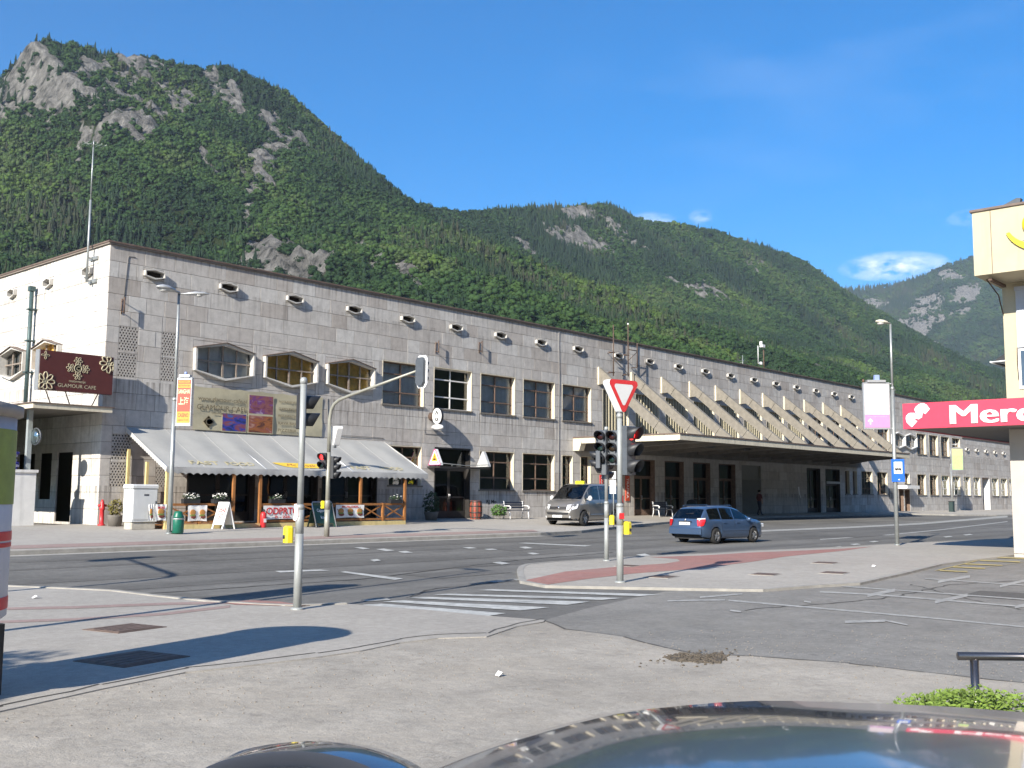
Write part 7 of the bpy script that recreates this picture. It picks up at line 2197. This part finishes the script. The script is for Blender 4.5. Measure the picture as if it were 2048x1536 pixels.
for s in (-1, 1):
    mb = MB(); mb.loft([[(2.30, s*.46, .95), (2.20, s*.72, .985), (1.98, s*.868, 1.0)], [(2.385, s*.46, .84), (2.29, s*.74, .85), (2.05, s*.875, .87)], [(2.41, s*.48, .74), (2.32, s*.72, .74), (2.12, s*.855, .78)]], closed=False, sm=True)
    mb.build('headlight', M_HEADL, t, recalc=False)
    mb = MB(); mb.lathe([(.001, 2.415), (.055, 2.41), (.06, 2.38)], 10, 'x', (0, s*.62, .40)); mb.build('fog_light', M_HEADL, t)
    mb = MB(); mb.box(-2.47, -2.38, s*.74, s*.88, .85, 1.4); mb.build('tail_light', M_REDL, t)
mb = MB(); mb.loft([[(2.40, -.47, .74), (2.43, 0, .74), (2.40, .47, .74)], [(2.385, -.46, .87), (2.41, 0, .87), (2.385, .46, .87)]], closed=False); mb.build('grille', M_TRIM, t, recalc=False)
mb = MB(); mb.loft([[(2.425, -.55, .50), (2.455, 0, .50), (2.425, .55, .50)], [(2.43, -.6, .61), (2.46, 0, .61), (2.43, .6, .61)]], closed=False); mb.build('lower_grille', M_TRIM, t, recalc=False)
mb = MB(); mb.lathe([(.055, 2.435), (.085, 2.435), (.085, 2.40), (.055, 2.40)], 18, 'x', (0, 0, .80)); mb.prism([(-.05, .85), (-.035, .85), (0, .77), (.035, .85), (.05, .85), (.008, .74), (-.008, .74)], 'x', 2.42, 2.437); mb.build('badge', mat('chrome', (.8, .8, .8), .1, 1.0, var=.02), t)
mb = MB(); mb.box(2.45, 2.462, -.26, .26, .37, .48); o = mb.build('number_plate', M_PLATE, t)
text('lettering', 'KR TX-210', M_BLACKP, o, Matrix.Translation((2.463, 0, .425)) @ Matrix.Rotation(math.pi/2, 4, 'Z') @ Matrix.Rotation(math.pi/2, 4, 'X'), width=.42, height=.06)
mb = MB(); mb.bbox(.25, .43, -.24, .24, 1.965, 2.09, .03); o = mb.build('taxi_sign', mat('taxi_yellow', (.78, .72, .02), .4, var=.03), t)
text('lettering', 'TAXI', M_BLACKP, o, Matrix.Translation((.432, 0, 2.025)) @ Matrix.Rotation(math.pi/2, 4, 'Z') @ Matrix.Rotation(math.pi/2, 4, 'X'), width=.3, height=.07)
mb = MB()
for s in (-.3, .3): mb.tube([(1.68, s, 1.20), (1.45, s+.42, 1.36)], .01, 5)
mb.build('wiper', M_TRIM, t)

# dark car close by: its roof edge and mirror fill the bottom of the picture
M_NEAR = paint('dark_slate_paint', (.075, .085, .11), .4, .2)
SN = dict(n=80, W=.88, R=.36, rw=.31, wheels=(-1.28, 1.30), paint=M_NEAR,
          top=[(-2.15, .62), (-2.1, .9), (-2.02, 1.08), (-1.8, 1.28), (-1.5, 1.38), (-1.1, 1.435), (-.75, 1.465), (-.45, 1.478), (-.25, 1.465), (-.05, 1.415), (.15, 1.34), (.4, 1.225), (.75, 1.07), (1.0, .985), (1.2, .95), (1.6, .90), (1.95, .80), (2.12, .66), (2.2, .5)],
          bot=[(-2.15, .36), (-1.7, .22), (1.7, .2), (2.2, .32)], belt=[(-2.15, .92), (.3, .92), (1.1, .89), (2.2, .85)],
          wid=[(-2.15, .74), (-2.0, .83), (-1.3, .875), (.6, .88), (1.5, .87), (1.9, .80), (2.1, .68), (2.2, .55)],
          roofw=[(-2.15, .7), (-1.7, .66), (-.5, .68), (.2, .66), (.6, .70), (1.1, .76), (1.6, .78), (2.2, .6)],
          side=[(-1.72, -.98), (-.92, -.12), (-.06, .72)], wind=(.22, 1.0), rear=(-2.05, -1.62), seats=(.25, -.75), mirror=(.80, .96), handles=[(-.78, .82), (.12, .82)],
          doorlines=[(-.95, .32, .92), (-.09, .3, .91), (1.0, .34, .9)], mould=[])
NEAR_POS = Vector((EYE.x, EYE.y, 0))+CR*(-.02)+CF*1.03
NEAR_RZ = math.atan2(-CR.y, -CR.x)+rad(7)
t = car('parked_car', 'dark slate car filling the bottom edge with its roof and mirror', 'car', (NEAR_POS.x, NEAR_POS.y, ZR_), NEAR_RZ, SN)

# its far door mirror, seen beyond the windscreen pillar
mc = EYE+ray(625, 1566)*1.9
Mi = t.matrix_basis.inverted() if False else (Matrix.Translation(t.location) @ Matrix.Rotation(NEAR_RZ, 4, 'Z')).inverted()
ax = (CR*.97-CF*.24).normalized(); ay = Vector((-ax.y, ax.x, 0))
def mpt(u, v, w): return tuple(Mi @ (mc+ax*u+ay*v+Vector((0, 0, w))))
outl = [(-.255, -.10), (-.235, .0), (-.15, .048), (.0, .072), (.11, .058), (.195, .022), (.232, -.01), (.20, -.07), (.15, -.12), (-.2, -.14)]
for _ in range(2): outl = [q for a, b in zip(outl, outl[1:]+outl[:1]) for q in ((a[0]*.75+b[0]*.25, a[1]*.75+b[1]*.25), (a[0]*.25+b[0]*.75, a[1]*.25+b[1]*.75))]
mb = MB(); mb.loft([[mpt(u, -.05, w) for u, w in outl], [mpt(u*1.02, .02, w*1.02) for u, w in outl], [mpt(u*.93, .09, w*.8) for u, w in outl], [mpt(u*.6, .13, w*.4) for u, w in outl]], caps=False, sm=True)
mb.add([mpt(u*.6, .13, w*.4) for u, w in outl], [tuple(range(len(outl)))])
i_ = [(u*.80-.02, w*.80-.028) for u, w in outl]
mb.loft([[mpt(u, -.05, w) for u, w in outl], [mpt(u, -.045, w) for u, w in i_], [mpt(u, -.02, w) for u, w in i_]], sm=True)
mh_ = mb.build('door_mirror', M_NEAR, t)
mb = MB(); mb.add([mpt(u, -.03, w) for u, w in i_], [tuple(range(len(i_)))]); mb.build('mirror_pane', mat('mirror_silver', (.75, .76, .76), .03, 1.0, var=.02), mh_, recalc=False)

# ================================================================== PEOPLE
def person(name, lab, loc, rz, joints, mats_, hair):
    """one continuous body grown round a skeleton with the Skin modifier"""
    t = thing(name, lab, 'person', loc, rz)
    names = list(joints); vs_ = [joints[k][0] for k in names]; idx = {k: i for i, k in enumerate(names)}
    edges = [(idx[k], idx[joints[k][2]]) for k in names if joints[k][2]]
    me = bpy.data.meshes.new('body'); me.from_pydata(vs_, edges, [])
    o = link('body', me)
    md = o.modifiers.new('skin', 'SKIN'); md.use_smooth_shade = True
    sk = me.skin_vertices[0].data
    for i, k in enumerate(names):
        r = joints[k][1]; sk[i].radius = r if isinstance(r, tuple) else (r, r)
        sk[i].use_root = (i == 0)
    sb = o.modifiers.new('sub', 'SUBSURF'); sb.levels = 2
    dg = bpy.context.evaluated_depsgraph_get(); dg.update()
    m2 = bpy.data.meshes.new_from_object(o.evaluated_get(dg)); bpy.data.objects.remove(o)
    m2.materials.clear()
    for m in mats_: m2.materials.append(m)
    hz = joints['neck'][0][2]; wz = joints['pelvis'][0][2]+.04; kz = joints.get('hem', ((0, 0, .1), 0, None))[0][2]
    for p in m2.polygons:
        z = p.center.z; x = abs(p.center.x); k = 0
        if z > hz-.01: k = 2
        elif z > wz: k = 0 if not (x > .30 and z < wz+.1) else 2
        else: k = 1 if z > .07 else 3
        if x > .215 and z < wz+.18: k = 2
        p.material_index = k
    m2.name = 'body'; b = link('body', m2, t)
    mb = MB(); hx, hy, hz_ = joints['head'][0]; mb.ball((hx, hy+.02, hz_+.035), (.088, .105, .10), 12, 8); mb.build('hair', hair, t)
    mb = MB()
    for s in (-1, 1): mb.ball((hx+s*.034, hy-.092, hz_+.012), (.012, .008, .008), 6, 4); mb.ball((hx+s*.088, hy, hz_), (.012, .022, .032), 6, 4)
    mb.ball((hx, hy-.108, hz_-.02), (.014, .018, .022), 6, 4); mb.ball((hx, hy-.09, hz_-.062), (.028, .008, .006), 6, 4)
    mb.build('face', mat('skin_shade', (.30, .16, .11), .6), t)
    return t


M_SKIN = mat('skin', (.42, .25, .18), .55, var=.05); M_SHIRT = mat('dark_red_shirt', (.10, .025, .025), .9); M_TROU = mat('dark_trousers', (.04, .04, .05), .9); M_SHOE = mat('shoe', (.05, .045, .04), .7)
jt = {'pelvis': ((0, 0, .93), (.15, .11), None), 'waist': ((0, 0, 1.06), (.135, .10), 'pelvis'), 'chest': ((0, 0, 1.27), (.16, .115), 'waist'), 'collar': ((0, 0, 1.42), (.10, .08), 'chest'), 'neck': ((0, -.01, 1.48), .05, 'collar'),
      'chin': ((0, -.025, 1.545), .058, 'neck'), 'head': ((0, -.02, 1.62), (.078, .092), 'chin'), 'crown': ((0, -.01, 1.70), (.05, .06), 'head')}
for s, nm in ((-1, 'l'), (1, 'r')):
    jt[nm+'sh'] = ((s*.17, 0, 1.40), .062, 'collar'); jt[nm+'el'] = ((s*.235, .02*s, 1.13), .046, nm+'sh'); jt[nm+'wr'] = ((s*.24, -.08-.04*s, .90), .031, nm+'el'); jt[nm+'hd'] = ((s*.238, -.11-.04*s, .83), (.026, .040), nm+'wr'); jt[nm+'fi'] = ((s*.232, -.13-.04*s, .765), (.016, .03), nm+'hd')
    jt[nm+'hip'] = ((s*.095, 0, .88), .10, 'pelvis'); jt[nm+'kn'] = ((s*.10, -.06*s-.02, .49), .062, nm+'hip'); jt[nm+'an'] = ((s*.10, .10*s, .09), .042, nm+'kn'); jt[nm+'to'] = ((s*.11, .10*s-.15, .035), .036, nm+'an')
px_ = gy(1522, 1033, -1.9)
person('person', 'person in a dark red top walking in the canopy shade', (45.9, -1.9, PZ(-1.9)), rad(70), jt, [M_SHIRT, M_TROU, M_SKIN, M_SHOE], mat('dark_hair', (.02, .015, .012), .8))

# ================================================================== RAIL, SHRUB, TREE
base = EYE+ray(1952, 1410)*6.5
t = thing('guard_rail', 'steel tube rail end standing in the shrub at the lower right corner', 'railing', (base.x, base.y, 0))
top = (EYE+ray(1952, 1314)*6.5).z
M_STEEL = mat('dark_steel_tube', (.16, .15, .15), .25, .9, var=.1)
e2 = EYE+ray(2400, 1318)*6.5; dv = Vector((e2.x-base.x, e2.y-base.y, 0)).normalized()
mb = MB(); mb.cyl((0, 0, -.0), (0, 0, top-.02), .026, n=12); mb.build('post', M_STEEL, t)
mb = MB(); mb.cyl(tuple(-dv*.10+Vector((0, 0, top))), tuple(dv*2.2+Vector((0, 0, top))), .026, n=12); mb.build('rail', M_STEEL, t)
mb = MB(); mb.cyl(tuple(dv*1.9), tuple(dv*1.9+Vector((0, 0, top-.02))), .026, n=12); mb.build('post', M_STEEL, t)
sc_ = EYE+ray(1990, 1452)*5.7
t = thing('low_shrub', 'bright green low conifer shrub at the foot of the steel rail', 'shrub', (sc_.x, sc_.y, 0))
M_JUN = mat('bright_juniper', (.14, .21, .03), .7, var=.55, scale=7)
rs = random.Random(11)
mb = MB()
for k in range(26):
    a = rs.uniform(0, 6.28); r = rs.uniform(.05, .62); z = rs.uniform(.30, .80)*(1-r*.3)
    c = (r*math.cos(a), r*math.sin(a), z); mb.leaves(c, (.17, .17, .11), 900, .0135, rs, .2)
mb.build('leaves', M_JUN, t, recalc=False)
mb = MB()
for k in range(12):
    a = k*.52; mb.tube([(0, 0, 0), (.2*math.cos(a), .2*math.sin(a), .2), (.45*math.cos(a), .45*math.sin(a), .36)], .012, 5)
mb.build('stem', M_STAVE2, t)


def tree(lab, loc, h, cr, n, leafm, size, seed, group=None, name='tree'):
    r_ = random.Random(seed); t = thing(name, lab, 'tree', loc, 0, group)
    mb = MB(); pts = [(0, 0, -.1)]
    for k in range(6): pts.append((pts[-1][0]+r_.uniform(-.12, .12), pts[-1][1]+r_.uniform(-.12, .12), h*.62*(k+1)/6))
    mb.tube(pts, [.19*h/8*(1-.12*k) for k in range(7)], 9)
    ends = []
    for k in range(11):
        z = h*r_.uniform(.3, .6); a = k*2.4; L = cr*r_.uniform(.6, .95)
        e = (L*math.cos(a), L*math.sin(a), z+h*r_.uniform(.12, .34)); ends.append(e)
        mb.tube([(0, 0, z), (e[0]*.5, e[1]*.5, lerp(z, e[2], .6)), e], [.07*h/8, .045*h/8, .018*h/8], 6)
    mb.build('trunk', mat('bark', (.10, .075, .055), .95, var=.3, scale=6, bump=.6), t)
    mb = MB()
    for e in ends+[(0, 0, h*.86), (.3*cr, .2*cr, h*.78), (-.3*cr, .1*cr, h*.8)]:
        mb.leaves(e, (cr*.42, cr*.42, cr*.34), n//14, size, r_)
    mb.build('crown', leafm, t, recalc=False)
    return t


tree('leafy tree outside the picture beside the advertising column', (-24.0, -27.9, 0), 5.6, 2.1, 2200, M_LEAFG, .12, 5)
